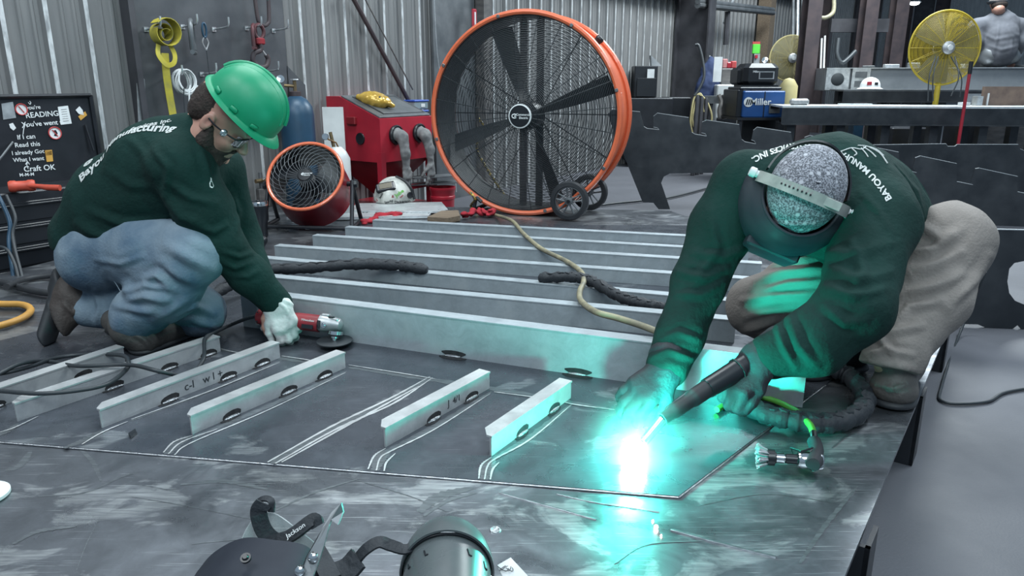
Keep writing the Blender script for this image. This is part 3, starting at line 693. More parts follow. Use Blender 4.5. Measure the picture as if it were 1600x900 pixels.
def arc_text(body, size, origin, xdir, up, radius, name, m, target, ray_dir, bold=.02, lift=.002):
    """words on an arc (radius>0 bulges along up), then laid onto the cloth"""
    me = subdivided_text(body, size, bold); x = Vector(xdir).normalized(); u = Vector(up); u = (u-x*u.dot(x)).normalized(); o = Vector(origin)
    for v in me.vertices:
        if radius: a = v.co.x/radius; r = radius+v.co.y; q = o+x*(r*math.sin(a))+u*(r*math.cos(a)-radius)
        else: q = o+x*v.co.x+u*v.co.y
        v.co = q
    me.materials.append(M[m]); ob = bpy.data.objects.new(name, me); COL.objects.link(ob); bpy.context.view_layer.update()
    project(ob, target, lift, ray_dir); 
    par = target.parent; me.transform(par.matrix_world.inverted()); ob.parent = par
    return ob

# ================================================================ THE KNEELING MAN WITH THE GRINDER
def build_grinder_man():
    root = thing('person', 'kneeling person in green hard hat, dark green shirt and jeans, using the angle grinder', 'person', G(210, 540)); bpy.context.view_layer.update()
    hc = P(343, 187, 2.38); f = img(.66, -.70, -.26); u = img(.74, .62, .24)
    hipn, hipf = P(168, 378, 2.58), P(178, 395, 2.78); kn = P(305, 392, 2.42); an = P(212, 500, 2.54)
    kf = P(312, 487, 2.70); af = P(128, 478, 2.68)
    pel, waist, chest, neck = P(163, 372, 2.66), P(195, 322, 2.60), P(262, 262, 2.50), P(315, 208, 2.42)
    shn, eln, wrn = P(284, 262, 2.36), P(345, 382, 2.44), P(428, 470, 2.58)
    shf, elf, wrf = P(338, 268, 2.66), P(378, 372, 2.78), P(418, 452, 2.72)
    B = Field()
    B.chain([pel, waist, chest, neck], [.12, .125, .13, .07], .05)
    B.cone(neck, hc-(hc-neck)*.15, .058, .058, .03)
    head_field(B, hc, f, u, 1, 1.08)
    for a, b, c, r in ((shn, eln, wrn, 1), (shf, elf, wrf, 1)):
        B.cone(neck.lerp(a, .5), a, .06, .058, .04); B.chain([a, b, c], [.055, .042, .03], .02)
    for a, b, c in ((hipn, kn, an), (hipf, kf, af)): B.chain([a, b, c], [.085, .06, .045], .03)
    hx = img(.42, -.88, .02)
    hand(B, wrn, hx, img(.15, .35, .9), .92, (28, 45, 35), 4, -1, .009)
    hand(B, wrf, hx, img(.2, .5, -.8), .92, (28, 45, 35), 4, 1, .009)
    B.cone(an, P(235, 530, 2.56), .035, .02, .03); B.cone(af, P(100, 505, 2.64), .035, .022, .03)
    body = cloth(B, 'body', 'skin', root, .0045, sm=1)
    # shirt
    S = Field()
    S.chain([P(158, 366, 2.66), waist, chest, P(300, 226, 2.44)], [.152, .168, .160, .10], .06)
    S.cone(P(300, 226, 2.44), P(325, 205, 2.41), .088, .07, .03)
    S.ell(P(150, 372, 2.66), (.125, .15, .12), None, .05)
    S.cone(P(262, 300, 2.52), P(205, 345, 2.58), .13, .13, .06)
    S.cut(P(330, 200, 2.41), (P(345, 190, 2.40)-P(315, 210, 2.42)), .006)
    S.cut(P(150, 398, 2.6), img(-.10, -.95, -.05), .012)
    S.cone(chest, shn, .12, .092, .05); S.cone(chest, shf, .12, .09, .05)
    S.chain([shn, shn.lerp(eln, .5), eln], [.094, .088, .072], .04); S.chain([eln, eln.lerp(wrn, .55), P(432, 474, 2.59)], [.070, .062, .052], .03)
    S.chain([shf, elf], [.09, .068], .04); S.chain([elf, P(412, 446, 2.72)], [.066, .046], .03)
    S.cone(P(262, 300, 2.52), P(205, 345, 2.58), .13, .13, .06)
    SF = [([(140, 330), (190, 350), (260, 345)], 2.5, .012, .008), ([(120, 350), (160, 372), (200, 366)], 2.5, .012, .007), ([(250, 300), (285, 340), (330, 350)], 2.38, .012, .008),
          ([(262, 285), (300, 310), (335, 318)], 2.32, .011, .007), ([(300, 350), (335, 362), (352, 352)], 2.4, .01, .009), ([(240, 235), (262, 262), (258, 305)], 2.36, .01, .007),
          ([(312, 225), (322, 262), (330, 292)], 2.34, .010, .007), ([(345, 408), (368, 418), (388, 410)], 2.45, .009, .008), ([(352, 395), (375, 402), (392, 396)], 2.45, .008, .007),
          ([(365, 430), (388, 432), (402, 424)], 2.5, .008, .006), ([(360, 300), (372, 330), (368, 360)], 2.6, .010, .007), ([(200, 215), (225, 240), (235, 275)], 2.4, .012, .005),
          ([(170, 268), (205, 290), (240, 292)], 2.45, .013, .005), ([(105, 370), (135, 385), (165, 380)], 2.55, .010, .006)]
    shirt = cloth(S, 'shirt', 'shirt', root, .006, SF, .005, 7, 2)
    # jeans
    J = Field()
    J.chain([hipf, kf], [.115, .085], .05); J.chain([kf, P(215, 484, 2.69), P(140, 480, 2.68)], [.080, .080, .068], .04)
    J.cut(P(119, 480, 2.68), img(-1, .05, 0), .005)
    J.chain([P(163, 382, 2.66), P(175, 360, 2.64)], [.140, .135], .05)
    J.ell(P(150, 404, 2.60), (.12, .125, .115), None, .05)
    J.chain([hipn+V(0, 0, -.01), P(240, 392, 2.50), kn], [.115, .120, .098], .05); J.chain([kn, P(262, 452, 2.47), P(214, 492, 2.53)], [.096, .094, .088], .04)
    J.cut((0, 0, ZP+.002), (0, 0, -1), .004)
    JF = [([(150, 405), (190, 412), (225, 400)], 2.45, .008, .005), ([(270, 452), (245, 430), (225, 440)], 2.4, .012, .012), ([(262, 470), (225, 462), (200, 470)], 2.42, .012, .012),
          ([(245, 488), (215, 484), (180, 478)], 2.45, .010, .010), ([(305, 440), (280, 430), (255, 412)], 2.38, .014, .010), ([(330, 420), (300, 405), (262, 385)], 2.35, .015, .008),
          ([(192, 458), (225, 448), (262, 452)], 2.42, .010, .011), ([(165, 425), (195, 445), (205, 470)], 2.45, .012, .008), ([(290, 468), (262, 488), (240, 500)], 2.45, .010, .008),
          ([(270, 505), (300, 500), (330, 510)], 2.65, .010, .009), ([(280, 485), (305, 478), (335, 490)], 2.65, .010, .008), ([(150, 455), (155, 480), (150, 505)], 2.62, .010, .008)]
    jeans = cloth(J, 'jeans', 'denim', root, .006, JF, .006, 8, 2)
    # rolled cuffs, pocket and seams lie on the jeans
    def on(px, py, target=jeans, lift=.002):
        o = Vector((0, 0, CAMZ)); d = ray(px, py).normalized(); tm = target
        hit, nn, _, _ = BV[tm.name].ray_cast(o, d); 
        return (hit+nn*lift) if hit else P(px, py, 2.5)
    BV = {}
    for t_ in (jeans, shirt): BV[t_.name] = BVHTree.FromPolygons([t_.matrix_world @ v.co for v in t_.data.vertices], [p.vertices[:] for p in t_.data.polygons])
    bpy.context.view_layer.update(); inv = root.matrix_world.inverted()
    def rb(mb, name, m, par=root, smooth=60, label=None):
        mb.v = [tuple(inv @ Vector(v)) for v in mb.v]; return mb.build(name, m, par, smooth, label)
    M['thread'] = mat('jeans_thread', (.26, .33, .38), .8)
    pk = [(118, 402), (150, 425), (172, 440), (187, 456)]
    for pix in ([(118, 400), (150, 422), (175, 436), (190, 458)], [(118, 400), (110, 420), (118, 432)], [(214, 364), (262, 378), (292, 392), (302, 412), (298, 430), (278, 452)], [(214, 367), (260, 382), (288, 396), (297, 412), (293, 430), (274, 450)], [(155, 370), (185, 375), (212, 366)]):
        rb(MB().tube(spline([on(x, y) for x, y in pix], 8), .0013, 5), 'seam', 'thread', jeans)
    # boots
    F1 = Field(); F1.chain([P(214, 485, 2.54), P(203, 512, 2.53)], [.066, .058], .03)
    h0 = G(185, 527); h0.z = ZP+.075; b0 = G(228, 548); b0.z = ZP+.047; t0 = G(288, 527); t0.z = ZP+.036
    F1.chain([P(203, 512, 2.53), h0], [.056, .046], .03); F1.chain([h0, b0, t0], [.046, .050, .037], .03); F1.cut((0, 0, ZP+.014), (0, 0, -1), .004)
    b1 = cloth(F1, 'boot', 'boot2', root, .005, [([(205, 520), (225, 530), (236, 545)], 2.5, .008, .006), ([(218, 512), (240, 524), (252, 540)], 2.52, .007, .005)], .003, 12)
    F1 = Field(); e = Vector((0, 0, -.012))
    F1.chain([b0+V(0, 0, -.038), t0+V(0, 0, -.027)], [.050, .040], .02, ((0, 0, 1), .35)); F1.chain([h0+V(.0, 0, -.045), b0+V(0, 0, -.038)], [.042, .048], .02, ((0, 0, 1), .35)); F1.cut((0, 0, ZP+.0005), (0, 0, -1), .002)
    cloth(F1, 'boot_sole', 'rubber', root, .005)
    F2 = Field(); F2.chain([P(140, 478, 2.68), P(112, 462, 2.67)], [.060, .062], .03); F2.chain([P(116, 452, 2.67), P(98, 492, 2.65), P(84, 528, 2.62)], [.058, .050, .040], .03)
    F2.cut((0, 0, ZP+.001), (0, 0, -1), .003); F2.cut(P(88, 470, 2.66), img(-.86, -.38, 0), .004)
    cloth(F2, 'boot', 'boot', root, .005, [([(100, 475), (115, 490), (122, 480)], 2.6, .008, .006)], .003, 12)
    F2 = Field(); sq = (img(-.86, -.38, 0), .30); F2.chain([P(101, 440, 2.67), P(88, 480, 2.65), P(72, 528, 2.62)], [.050, .044, .042], .01, sq); F2.cut((0, 0, ZP+.001), (0, 0, -1), .003)
    F2.chain([P(97, 436, 2.67), P(90, 458, 2.66)], [.045, .042], .006, (img(-.86, -.38, 0), .5))
    cloth(F2, 'boot_sole', 'rubber', root, .005)
    # glove
    Gv = Field(); hand(Gv, wrn+img(.3, -.5)*.01, hx, img(.15, .35, .9), 1.0, (30, 42, 30), 3, -1, .0125, 20, .042, None, 38)
    Gv.chain([P(418, 461, 2.58), P(437, 476, 2.58)], [.050, .040], .02); Gv.cut(P(413, 457, 2.58), img(-.75, .62, 0), .004)
    gl = cloth(Gv, 'glove', 'glove', root, .0032, [([(430, 470), (445, 480), (452, 495)], 2.55, .005, .003), ([(440, 465), (455, 475), (468, 482)], 2.55, .005, .003)], .0022, 22)
    Gv = Field(); hand(Gv, wrf, hx, img(.2, .5, -.8), 1.0, (30, 42, 30), 3, 1, .0125, 20, .040); Gv.chain([P(408, 444, 2.72), P(424, 462, 2.71)], [.046, .038], .02)
    cloth(Gv, 'glove', 'glove', root, .004)
    # hair, beard
    A = axes(f, u.cross(f).normalized(), (u-f*u.dot(f)).normalized()); uu = (u-f*u.dot(f)).normalized(); sd = uu.cross(f); s_ = 1.08
    q = lambda a, b, d: hc+(f*a+sd*b+uu*d)*s_
    near = 1 if sd.dot(TOW) > 0 else -1
    Hf = Field(); Hf.ell(q(-.026, 0, .040), (.083, .080, .086), A, .02); Hf.ell(q(-.058, 0, -.005), (.034, .062, .050), A, .03); Hf.ell(q(.008, near*.082, .0), (.03, .03, .05), A, .012, 's'); Hf.ell(q(.008, -near*.082, .0), (.03, .03, .05), A, .012, 's')
    cloth(Hf, 'hair', 'hair', root, .004, rough=.003, rscale=40)
    Bf = Field()
    for k in (-1, 1):
        Bf.chain([q(.010, .066*k, -.015), q(.020, .060*k, -.055), q(.060, .030*k, -.088)], [.012, .022, .024], .02)
        Bf.cone(q(.060, .036*k, -.062), q(.084, .02*k, -.045), .018, .008, .015)
    Bf.cone(q(.068, -.02, -.092), q(.068, .02, -.092), .028, .028, .02); Bf.cone(q(.088, -.015, -.070), q(.088, .015, -.070), .008, .008, .01); Bf.cone(q(.093, -.018, -.036), q(.093, .018, -.036), .006, .006, .008)
    cloth(Bf, 'beard', 'hair', root, .0035, rough=.003, rscale=45)
    # safety glasses
    M['lens'] = mat('clear_lens', (.75, .82, .84), .06, trans=.9, alpha=.45)
    g = MB()
    for k in (-1, 1): g.tube(spline([q(.096, .004*k, .018), q(.100, .018*k, .028), q(.094, .045*k, .026), q(.080, .064*k, .016), q(.030, .084*k, .012), q(-.01, .088*k, .014)], 6), .0028, 6)
    for k in (-1, 1): g.tube(spline([q(.096, .006*k, .012), q(.097, .015*k, -.010), q(.088, .045*k, -.012), q(.080, .064*k, .014)], 6), .0018, 6)
    gg = rb(g, 'safety_glasses', 'black')
    for k in (-1, 1):
        mb = MB(); shell(mb, lambda a, b: q(.099-.020*a*a, (.006+.058*a)*k, .026-.036*b+.004*a), 8, 5, .0012*k); rb(mb, 'lens', 'lens', gg)
    # hard hat
    hh = bpy.data.objects.new('hard_hat', None)
    hu = (uu+f*.02).normalized(); hf_ = (f-hu*f.dot(hu)).normalized(); hs = hu.cross(hf_); o0 = P(381, 168, 2.36)
    def dome(u_, v_):
        a = 2*math.pi*u_; ca, sa = math.cos(a), math.sin(a)
        if v_ < .62:
            t = v_/.62*math.pi/2; rr = math.sin(t)**.9; hgt = .132*math.cos(t)**.85
            A_, B_ = .128*rr, .112*rr; ridge = .006*math.exp(-((sa*B_)/.02)**2)*(1-v_)
            return o0+hf_*(A_*ca)+hs*(B_*sa)+hu*(hgt+ridge+.003)
        w = (v_-.62)/.38; br = .012+.016*(1+ca)/2+.004*max(0, ca)**3
        return o0+hf_*((.128+br*w)*ca)+hs*((.112+(.010+.006*w)*w)*sa)+hu*(.003-.012*w*w-.006*w*max(0, ca))
    mb = MB(); shell(mb, dome, 56, 30, -.0025, True)
    if True:
        hat = rb(mb, 'hard_hat', 'green', root, 50)
    for off in (-.028, .028):
        pts = [dome_pt for dome_pt in [o0+hf_*(.124*math.sin(t))*1.0+hs*off*(1 if True else 1)+hu*(.134*math.cos(t)**.85*(1-abs(off)*1.6)+.002) for t in [(-70+10*i)*math.pi/180 for i in range(15)]]]
        rb(MB().tube(pts, .0045, 8), 'ridge', 'green', hat)
    rb(MB().tube([o0+hf_*(.130*math.sin(t))+hu*(.137*math.cos(t)**.85+.004) for t in [(-74+8*i)*math.pi/180 for i in range(19)]], .008, 8, flat=(.6, hu)), 'ridge', 'green', hat)
    for a in (55, 90, 125):
        a = math.radians(a)*near; c = o0+hf_*(.129*math.cos(a))+hs*(.113*math.sin(a))+hu*.012; dr = (hf_*math.cos(a)+hs*math.sin(a)); tg = hu.cross(dr)
        mb = MB().at(Matrix((tg, dr, hu)).transposed().to_4x4()); mb.m.translation = c; mb.box((0, 0, 0), (.026, .008, .016), 0, .003); rb(mb, 'slot_boss', 'green', hat)
    # lettering across the shoulders, round badge at its end, badge on the chest
    M['print'] = mat('shirt_print', (.55, .58, .57), .85)
    xd = (P(262, 178, 2.4)-P(160, 250, 2.5)); 
    rd = (P(262, 262, 2.5)-P(185, 175, 2.35))
    arc_text('Bayou Manufacturing', .050, P(205, 232, 2.42), xd, img(-.5, .5, -.75), .5, 'shirt_lettering', 'print', shirt, rd, .03)
    arc_text('Services Inc.', .030, P(250, 212, 2.40), xd, img(-.5, .5, -.75), 0, 'shirt_lettering', 'print', shirt, rd, .02)
    mb = MB()
    bd = bpy.data.meshes.new('b'); vs = []; fs = []
    cpt = P(150, 267, 2.5)
    for k in range(5):
        a0_ = 0
    arc_text('@', .038, P(150, 266, 2.5), xd, img(-.5, .5, -.75), 0, 'shirt_badge', 'print', shirt, rd, .04)
    arc_text('()', .05, P(345, 285, 2.3), img(.2, -1), img(1, .2), 0, 'chest_badge', 'print', shirt, img(.3, 0, -1), .05)
    # mirror disc added as side shield, angled to send the arc's glint to camera
    hn = ((-ray(350, 208)).normalized()+(ARC-P(350, 208, 2.3)).normalized()).normalized()
    M['shield'] = mat('glint_shield', (.5, .6, .6), .12, .9)
    rb(MB().lathe([(0, .004), (.007, .0035), (.012, .001), (.013, -.004)], 20, P(350, 208, 2.27), hn, sx=(1, .8)), 'glint_shield', 'shield', gg)
    return root
man1 = build_grinder_man()
# ================================================================ THE WELDER
def build_welder():
    root = thing('person', 'crouching welder with black hood, patterned cap, dark green shirt and khaki trousers', 'person', G(1395, 640)); bpy.context.view_layer.update()
    inv = root.matrix_world.inverted()
    def rb(mb, name, m, par=root, smooth=60, label=None):
        mb.v = [tuple(inv @ Vector(v)) for v in mb.v]; return mb.build(name, m, par, smooth, label)
    hc = P(1250, 302, 2.02)
    sd = img(.914, -.406, .05); f = (img(-.406, -.90, -.10)); f = (f-sd*f.dot(sd)).normalized(); u = sd.cross(f)
    if u.dot(TOW) < 0: u = -u
    u = (u+UP*.12).normalized(); f = (f-u*f.dot(u)).normalized(); sd = u.cross(f).normalized()
    pel, mid, chest, nk = P(1395, 400, 2.52), P(1345, 335, 2.36), P(1290, 305, 2.22), P(1262, 290, 2.12)
    s1, e1, w1 = P(1168, 292, 2.17), P(1092, 442, 2.15), P(1040, 580, 2.03)
    s2, e2, w2 = P(1365, 352, 2.05), P(1335, 480, 1.86), P(1188, 562, 1.90)
    h1, k1, a1 = P(1345, 430, 2.55), P(1182, 478, 2.50), P(1322, 558, 2.62)
    h2, k2, a2 = P(1420, 420, 2.50), P(1485, 378, 2.27), P(1392, 572, 2.14)
    B = Field(); B.chain([pel, mid, chest, nk], [.12, .125, .12, .07], .05); B.cone(nk, hc.lerp(nk, .4), .058, .06, .03)
    head_field(B, hc, f, u, 1, 1.05)
    for a, b, c in ((s1, e1, w1), (s2, e2, w2)): B.cone(nk.lerp(a, .5), a, .06, .055, .04); B.chain([a, b, c], [.055, .042, .028], .02)
    for a, b, c in ((h1, k1, a1), (h2, k2, a2)): B.chain([a, b, c], [.085, .06, .04], .03)
    hx1, hx2 = img(-.75, -.55, .3), img(-.72, -.66, .1)
    hand(B, w1, hx1, img(-.2, .5, .8), .8, (25, 40, 35), 6, 1, .009); hand(B, w2, hx2, img(-.35, .6, .7), .7, (50, 60, 45), 3, 1, .009)
    B.cone(a2, P(1398, 595, 2.12), .035, .03, .03); B.cone(a1, P(1315, 566, 2.60), .035, .03, .03)
    cloth(B, 'body', 'skin', root, .0055)
    S = Field(); S.chain([P(1405, 378, 2.50), mid, chest, P(1262, 300, 2.17)], [.150, .172, .170, .13], .07)
    S.ell(P(1310, 305, 2.30), (.19, .17, .145), None, .06)
    S.chain([chest, s1], [.14, .098], .06); S.chain([chest, P(1350, 335, 2.12), s2], [.14, .118, .105], .06)
    S.chain([s1, P(1128, 355, 2.18), e1], [.098, .088, .074], .04); S.chain([e1, P(1062, 525, 2.09), P(1043, 572, 2.04)], [.072, .064, .058], .03)
    S.chain([s2, e2], [.108, .088], .05); S.chain([e2, P(1270, 535, 1.87), P(1205, 556, 1.895)], [.088, .078, .060], .04)
    S.cut(P(1440, 372, 2.5), img(.9, -.42, -.1), .012)
    SF = [([(1180, 380), (1130, 402), (1085, 395)], 2.1, .010, .008), ([(1135, 420), (1100, 436), (1060, 425)], 2.08, .009, .009), ([(1130, 440), (1095, 462), (1060, 460)], 2.08, .009, .008), ([(1080, 560), (1045, 548), (1020, 558)], 1.98, .008, .008),
          ([(1090, 530), (1060, 520), (1035, 530)], 2.0, .008, .006), ([(1110, 330), (1120, 390), (1075, 460)], 2.1, .012, .007),
          ([(1300, 420), (1340, 440), (1390, 425)], 1.9, .012, .010), ([(1290, 450), (1335, 462), (1380, 450)], 1.85, .010, .009), ([(1290, 480), (1320, 505), (1350, 500)], 1.82, .010, .009), ([(1235, 500), (1250, 540), (1275, 570)], 1.83, .010, .008),
          ([(1330, 380), (1350, 420), (1330, 465)], 1.92, .012, .008), ([(1290, 395), (1330, 400), (1390, 380)], 1.93, .012, .009), ([(1365, 290), (1400, 330), (1410, 390)], 2.2, .014, .008), ([(1180, 250), (1160, 290), (1170, 330)], 2.1, .010, .004),
          ([(1345, 300), (1372, 330), (1392, 365)], 2.05, .008, .005), ([(1395, 260), (1430, 300), (1440, 340)], 2.35, .012, .009), ([(1375, 245), (1410, 290), (1425, 350)], 2.3, .012, .007), ([(1215, 510), (1225, 540), (1245, 575)], 1.84, .008, .007)]
    shirt = cloth(S, 'shirt', 'shirt', root, .006, SF, .0045, 7, 2)
    J = Field(); J.ell(P(1405, 425, 2.52), (.16, .15, .14), None, .05); J.cone(pel, P(1400, 440, 2.52), .14, .145, .05)
    J.chain([h1, P(1255, 455, 2.50), k1], [.125, .115, .098], .05); J.chain([k1, P(1250, 535, 2.60), a1], [.090, .080, .075], .03)
    J.chain([h2, P(1455, 392, 2.38), k2], [.125, .120, .112], .05); J.chain([k2, P(1450, 465, 2.22), P(1400, 550, 2.15)], [.110, .104, .080], .05)
    J.cone(P(1400, 550, 2.15), P(1388, 572, 2.13), .082, .078, .02)
    J.cut((0, 0, ZP+.002), (0, 0, -1), .004); J.cut(P(1388, 574, 2.13), img(-.2, -.95, 0), .004)
    JF = [([(1438, 352), (1470, 372), (1500, 360)], 2.2, .014, .009), ([(1420, 395), (1455, 392), (1490, 372)], 2.2, .013, .011), ([(1425, 430), (1455, 415), (1500, 395)], 2.18, .013, .010), ([(1410, 460), (1450, 450), (1505, 430)], 2.15, .013, .010),
          ([(1545, 400), (1520, 440), (1480, 480)], 2.2, .012, .009), ([(1400, 500), (1420, 480), (1470, 470)], 2.12, .012, .010), ([(1360, 530), (1390, 520), (1440, 510)], 2.1, .010, .010), ([(1355, 555), (1385, 548), (1425, 555)], 2.08, .009, .010), ([(1360, 500), (1375, 530), (1400, 560)], 2.1, .010, .008),
          ([(1180, 440), (1220, 425), (1290, 420)], 2.45, .011, .010), ([(1185, 458), (1230, 444), (1290, 438)], 2.45, .010, .009), ([(1160, 470), (1215, 462), (1285, 458)], 2.42, .010, .010), ([(1180, 425), (1230, 408), (1290, 402)], 2.45, .010, .008), ([(1165, 495), (1205, 485), (1240, 480)], 2.4, .010, .008), ([(1160, 520), (1190, 508), (1210, 500)], 2.42, .010, .008)]
    cloth(J, 'trousers', 'khaki', root, .006, JF, .006, 8, 2)
    for toe, heel, an, nm in ((G(1393, 628), G(1408, 600), P(1398, 572, 2.14), 0), (G(1262, 585), G(1330, 575), P(1322, 556, 2.60), 1)):
        a = Field(); T = toe.copy(); T.z = ZP+.050; H_ = heel.copy(); H_.z = ZP+.055
        a.chain([an+V(0, 0, .02), H_+V(0, 0, .02)], [.056, .052], .03); a.chain([H_, T], [.050, .056], .03); a.ell(T+V(0, 0, -.008), (.062, .062, .045), None, .02); a.cut((0, 0, ZP+.018), (0, 0, -1), .004)
        cloth(a, 'boot', 'boot2' if nm == 0 else 'blackcloth', root, .005, [([(1370, 600), (1395, 608), (1420, 600)], 2.05, .007, .004)], .0025, 12)
        a = Field(); T.z = H_.z = ZP+.008; a.cone(H_, T, .053, .066, .01, ((0, 0, 1), .35)); a.cut((0, 0, ZP+.0005), (0, 0, -1), .002)
        cloth(a, 'boot_sole', 'rubber', root, .005)
    # gloves
    Gv = Field(); hand(Gv, w1, hx1, img(-.2, .5, .8), 1.1, (22, 38, 30), 7, 1, .0125, 20, .044, None, 45); Gv.chain([P(1046, 562, 2.05), w1], [.060, .046], .02)
    cloth(Gv, 'glove', 'blackcloth', root, .0036, rough=.002, rscale=20)
    Gv = Field(); hand(Gv, w2, hx2, img(-.35, .6, .7), 1.08, (42, 62, 50), 3, 1, .0125, 20, .042, None, 30); Gv.chain([P(1222, 545, 1.905), w2], [.062, .050], .02)
    cloth(Gv, 'glove', 'blackcloth', root, .0036, rough=.002, rscale=20)
    # cap
    q = lambda a, b, d: hc+f*a+sd*b+u*d
    A = axes(f, sd, u)
    M['cap'] = bpy.data.materials.new('patterned_cap'); M['cap'].use_nodes = True; nt = M['cap'].node_tree; b = nt.nodes['Principled BSDF']; b.inputs['Roughness'].default_value = .85
    vo = nt.nodes.new('ShaderNodeTexVoronoi'); vo.inputs['Scale'].default_value = 46; vo.inputs['Randomness'].default_value = .15; nt.links.new(_coord(nt), vo.inputs['Vector'])
    dots = _ramp(nt, vo.outputs['Distance'], .20, .30, (.40, .41, .45), (0, 0, 0)); spk = _ramp(nt, _noise(nt, 230, 2, _coord(nt)), .44, .58, (.075, .08, .095), (.30, .31, .35))
    dm = _ramp(nt, vo.outputs['Distance'], .20, .30, (1, 1, 1), (0, 0, 0)); nt.links.new(_mix(nt, dm, (0, 0, 0), (0, 0, 0)), b.inputs['Base Color'])
    mx = nt.nodes.new('ShaderNodeMix'); mx.data_type = 'RGBA'; nt.links.new(dm, mx.inputs[0]); nt.links.new(spk, mx.inputs[6]); mx.inputs[7].default_value = (.42, .43, .47, 1); nt.links.new(mx.outputs[2], b.inputs['Base Color'])
    C_ = Field(); C_.ell(q(-.003, 0, .052), (.122, .098, .098), A, .03); C_.cut(q(0, 0, .005), -u, .004)
    cap = cloth(C_, 'cap', 'cap', root, .004, [([(1195, 345), (1230, 352), (1270, 350)], 1.9, .006, .004), ([(1200, 355), (1232, 362), (1262, 362)], 1.9, .006, .004)])
    rb(MB().ell(q(-.002, 0, .152), (.007, .007, .003), 12, 6), 'cap_button', 'cap', cap)
    # hood
    M['hood'] = mat('hood_shell', (.014, .018, .028), .6, 0, (.028, .033, .042), 7, rvar=.1, spec=.3)
    def hd(a, b):
        an_ = math.radians(-92+184*a); cu = math.cos(an_); sn = math.sin(an_)
        prof = [(.030, .108), (.012, .128), (-.020, .146), (-.09, .150), (-.16, .140), (-.22, .118)]
        t = b*(len(prof)-1); i = min(int(t), len(prof)-2); w = t-i; z = prof[i][0]*(1-w)+prof[i+1][0]*w; r = prof[i][1]*(1-w)+prof[i+1][1]*w
        z -= .050*(1-b)*(cu > 0)*max(0, cu)**1.2*-.2
        return q(.012+r*1.08*cu if cu > 0 else .012+r*cu, r*.98*sn, z+.014*max(0, cu)+.010)
    hood = rb(shell(MB(), hd, 36, 18, .004), 'welding_hood', 'hood')
    rb(MB().tube([hd(i/35, 0) for i in range(36)], .005, 8), 'rim', 'hood', hood)
    # lens housing at the front of the hood
    mb = MB().at(Matrix((sd, u, f)).transposed().to_4x4()); mb.m.translation = q(.165, 0, -.075); mb.box((0, 0, 0), (.15, .12, .030), 0, .006); rb(mb, 'lens_housing', 'hood', hood, 30)
    # headgear: strap over the crown from pivot to pivot, knobs, rear band
    M['strap'] = mat('headgear_plastic', (.34, .35, .33), .5, 0, (.22, .23, .22), 20)
    pv = .128
    top = [q(.004+.035*math.cos(t), pv*math.sin(t), .012+.145*math.cos(t)) for t in [math.radians(-82+164*i/24) for i in range(25)]]
    st = rb(ribbon(top, lambda p: (p-q(0, 0, -.02)).normalized(), .030, .004, 2), 'headband_strap', 'strap', hood, 30)
    for i in range(8):
        c = q(.004+.035*math.cos(math.radians(-38+5*i)), pv*math.sin(math.radians(-38+5*i)), .0165+.145*math.cos(math.radians(-38+5*i))); rb(MB().lathe([(0, .0006), (.0026, .0006), (.0026, -.003)], 8, c, (c-q(0, 0, -.02)).normalized()), 'strap_hole', 'black', st)
    c = q(.004+.035*math.cos(math.radians(22)), pv*math.sin(math.radians(22)), .0175+.145*math.cos(math.radians(22))); nn = (c-q(0, 0, -.02)).normalized(); mb = MB().at(Matrix((sd, nn.cross(sd).normalized(), nn)).transposed().to_4x4()); mb.m.translation = c; mb.box((0, 0, 0), (.055, .022, .005), 0, .001); rb(mb, 'strap_slider', 'strap', st, 30)
    for k in (-1, 1): rb(MB().lathe([(0, .020), (.012, .020), (.014, .016), (.014, .004), (.010, .002), (.010, -.008), (0, -.008)], 12, q(.004, (pv+.004)*k, .028), sd*k), 'knob', 'paper', hood, 30)
    rb(ribbon([q(-.01, pv*.94*math.sin(t)*1.0, .02) if False else q(-.005-.128*math.cos(t), .112*math.sin(t), .055) for t in [math.radians(-80+16*i) for i in range(11)]], u, .006, .02, 2) if False else
       ribbon([q(-.005-.130*math.cos(t), .112*math.sin(t), .050-.02*abs(math.sin(t))) for t in [math.radians(-84+14*i) for i in range(13)]], lambda p: (p-q(0, 0, .04)).normalized(), .030, .005, 2), 'rear_band', 'black', hood, 30)
    rb(MB().ell(q(.0, .088, -.03), (.02, .010, .03), 14, 10, Matrix((f, sd, u)).transposed()), 'ear', 'skin')
    # print on the back
    o1, xdir = P(1330, 222, 2.3), img(.95, .1, -.1)
    dn = img(-.05, -.55, -.85)
    M['print2'] = M.get('print')
    arc_text('BAYOU MANUFACTURING SERVICES INC.', .0235, P(1292, 233, 2.2), img(-.955, .26, 0), img(-.26, -.955, 0), -.26, 'shirt_lettering', 'print', shirt, ray(1292, 233), .03)
    bv = BVHTree.FromPolygons([shirt.matrix_world @ v.co for v in shirt.data.vertices], [p.vertices[:] for p in shirt.data.polygons])
    lg = MB()
    def os_(x, y):
        h_, n_, _, _ = bv.ray_cast(Vector((0, 0, CAMZ)), ray(x, y).normalized()); return (h_+n_*.002) if h_ else None
    for ln in ([(1312, 238), (1330, 232), (1345, 234), (1352, 229), (1340, 228)], [(1348, 230), (1360, 238), (1368, 246)], [(1345, 232), (1352, 240), (1356, 246)], [(1352, 229), (1368, 234), (1380, 244)], [(1356, 230), (1374, 240), (1386, 256)], [(1330, 232), (1338, 240), (1334, 244)]):
        pp = [os_(x, y) for x, y in ln]; pp = [q_ for q_ in pp if q_]
        if len(pp) > 2: lg.tube(spline(pp, 5), .0018, 5)
    if lg.v: rb(lg, 'shirt_emblem', 'print', shirt)
    return root
man2 = build_welder()
